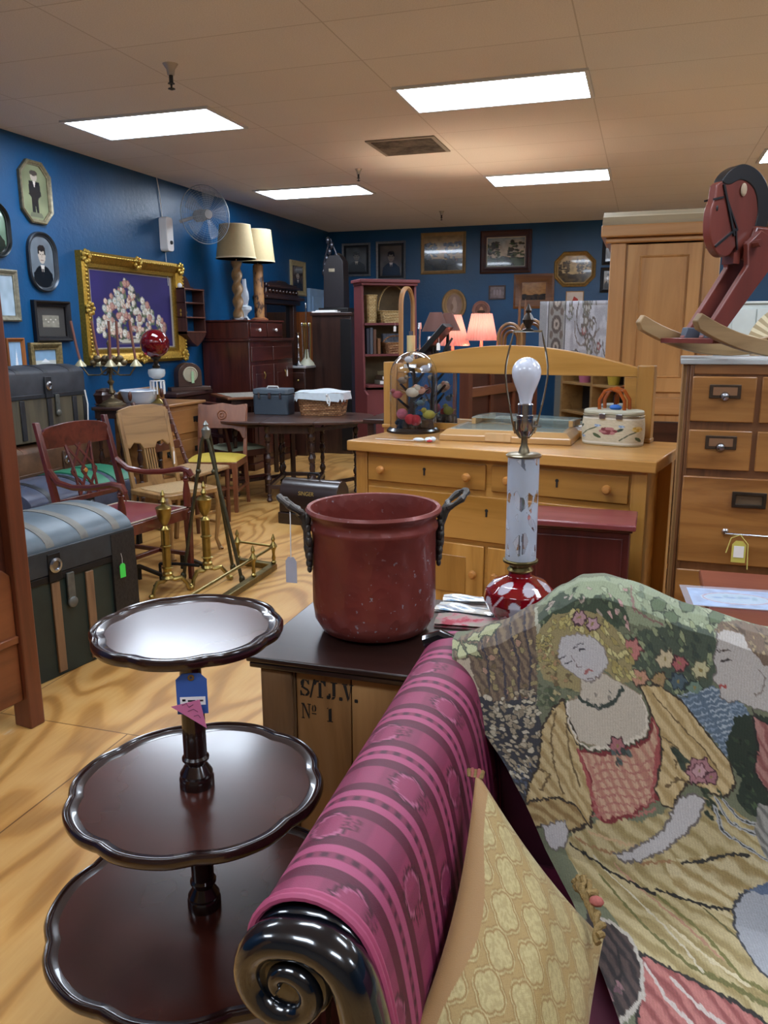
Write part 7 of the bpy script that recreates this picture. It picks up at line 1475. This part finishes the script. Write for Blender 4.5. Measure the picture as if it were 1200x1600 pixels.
('P', 'bab5b2', '6c645e', 1.9, '455,479 503,468 524,476 475,517 401,550 324,586 264,601 222,603 204,594 252,585 303,571 369,541'),
('D', 12, 8.947368421052632, ['2f3a2c', '3c4638'], '500,397 535,395 508,423 494,420'),
('D', 16, 8.0, ['2c3628', '39442f'], '510,456 586,440 552,500 512,510'),
('P', 'a8787c', '4a2c30', 1.5, '594,408 568,425 551,444 531,444 507,452 511,438 502,430 526,416 542,398 563,397 590,386 584,401'),
('P', '8a7a4a', '', 2.85, '544,419 554,416 549,423 540,426'),
('P', 'bd9496', '6a4448', 1.5, '572,414 558,424 549,433 538,434 524,439 527,431 522,426 535,418 544,409 555,408 570,402 567,410'),
('P', '8a7a4a', '', 2.85, '544,419 554,416 549,423 540,426'),
('P', '9c6a70', '4a2c30', 1.5, '598,419 585,427 576,437 566,437 553,443 556,435 551,431 564,423 573,414 583,413 597,407 594,415'),
('P', '8a7a4a', '', 2.85, '572,423 582,420 577,427 567,430'),
('P', 'a0686a', '3c2628', 1.5, '368,406 353,414 344,424 331,424 315,429 317,421 310,417 326,408 335,398 348,398 363,394 361,402'),
('P', '8a7a4a', '', 2.85, '337,409 346,407 342,413 333,415'),
('D', 10, 7.000000000000001, ['3a4440', '545e5a'], '302,426 374,413 338,443 302,445'),
('L', 'a9aaa8', '', 5.7, '557,470 560,509 598,518 639,515'),
('L', '3c3e3e', '', 1.5, '557,470 560,509 598,518 639,515'),
('L', 'a9aaa8', '', 5.7, '576,466 593,496 638,498'),
('L', '3c3e3e', '', 1.5, '576,466 593,496 638,498'),
('L', 'a9aaa8', '', 5.7, '542,487 527,530 558,548 601,568'),
('L', '3c3e3e', '', 1.5, '542,487 527,530 558,548 601,568'),
('P', 'b5aea6', '6e6660', 1.5, '741,133 797,106 852,112 918,137 857,262 779,263 741,258 710,271 691,263 699,244 689,235 710,212 708,195 727,167'),
('P', '75614f', '', 2.85, '728,140 758,115 816,89 885,87 954,106 917,172 847,172 830,154 814,146 818,120 779,123'),
('D', 50, 6.000000000000001, ['8c785e', '5c4a3c', '9a8664'], '730,136 816,89 942,102 905,163 830,154 814,121'),
('L', '4a4038', '', 1.9, '727,176 747,167 764,166'),
('L', '3c3632', '', 2.25, '732,193 751,184 761,183'),
('L', 'a04a44', '', 2.85, '703,243 717,241'),
('L', '857a70', '', 1.5, '828,181 840,196 820,223 794,235'),
('L', '3a342e', '', 2.1, '770,267 775,277 756,299'),
('S', 'ab7c72', '8a544e', 1.4, 0.12, '2c2622', 2.35, '764,278 798,284 869,294 776,437 709,427 702,389 743,343'),
('S', '9a978e', '6e6c66', 1.3, 0.12, '', 2.85, '671,450 758,462 676,567 598,563 617,514'),
('S', 'a8847a', '8a5a50', 1.2, 0.08, '2c2622', 2.35, '872,248 1025,235 1023,402 843,588 672,588 760,438'),
('D', 90, 8.947368421052632, ['36422f', '58654c', '7f8a66', '8f9670'], '928,81 1160,99 1160,199 887,235 953,119'),
('S', '6f7c8a', '4f5a68', 0.4, 0.07, '2c2c2c', 2.35, '642,606 865,595 763,763 463,818 423,790'),
('D', 60, 8.947368421052632, ['4a5a3c', '6d7a54', '8a8a5c'], '1116,256 1160,333 1064,655 810,731')]
def pastoral(nx, ny):
    c = Cv(nx, ny, '#6e7158', 1.15); rr = np.random.RandomState(12); fuzz = c.nz(160, 160, 5)-.5; fuzz2 = c.nz(160, 160, 6)-.5
    X0, Y0 = c.X, c.Y; c.X = X0+fuzz*.006; c.Y = Y0+fuzz2*.006
    for o in TAPESTRY:
        pts = [tuple(int(q)/1000 for q in p.split(',')) for p in o[-1].split()]; k = o[0]
        if k == 'P': c.poly(pts, '#'+o[1], ('#'+o[2]) if o[2] else None, o[3]/1000)
        elif k == 'L': c.line(pts, o[3]/1000, '#'+o[1])
        elif k == 'S':
            m = c.inside(pts); f = .5+.5*np.sin((c.X*math.cos(o[3]+PI/2)+c.Y*math.sin(o[3]+PI/2))*o[4]*1900+9*c.nz(9, 9, 3)+3*c.nz(40, 40, 4)); c.put(m, c.two('#'+o[2], '#'+o[1], f, .1, .75))
            if o[5]: c.line(pts+[pts[0]], o[6]/1000, '#'+o[5])
        else:
            x0, x1 = min(p[0] for p in pts), max(p[0] for p in pts); y0, y1 = min(p[1] for p in pts), max(p[1] for p in pts); n = 0; t_ = 0
            while n < o[1] and t_ < 6000:
                t_ += 1; x = x0+(x1-x0)*rr.rand(); y = y0+(y1-y0)*rr.rand(); ins = False
                for i in range(len(pts)):
                    (xa, ya), (xb, yb) = pts[i-1], pts[i]
                    if (ya > y) != (yb > y) and x < (xb-xa)*(y-ya)/(yb-ya)+xa: ins = not ins
                if not ins: continue
                r_ = o[2]/1000*(.7+.6*rr.rand()); a = rr.rand()*3; w0 = (np.abs(X0-x) < r_*2.2) & (np.abs(Y0-y) < r_*2.2)
                i0, i1 = np.where(w0.any(1))[0][[0, -1]] if w0.any() else (0, 0); j0, j1 = np.where(w0.any(0))[0][[0, -1]] if w0.any() else (0, 0); sl = (slice(i0, i1+1), slice(j0, j1+1))
                xx, yy = c.X[sl]-x, (c.Y[sl]-y)*1.15; u = (xx*math.cos(a)+yy*math.sin(a))/r_; v = (-xx*math.sin(a)+yy*math.cos(a))/(r_*.65); q = u*u+v*v
                sub = c.A[sl]; sub[(q < 1.35) & (q >= .8)] = np.array(hx('#3a3c30'))*.5+.5*sub[(q < 1.35) & (q >= .8)]; sub[q < .8] = hx('#'+o[3][n % len(o[3])]); n += 1
    c.X, c.Y = X0, Y0; c.A *= (.9+.2*rr.rand(ny, nx))[..., None]; c.A *= (1-.10*(np.sin((X0+Y0*.6)*nx*1.6) > 0))[..., None]
    return c
t = thing('tapestry_throw', 'large pastoral tapestry throw of a lady and a man draped over the settee', 'tapestry')
canvas(pastoral(560, 600), tap, 'woven_picture', painted(.9, .2, 700, .1), t)
bpy.context.view_layer.update()
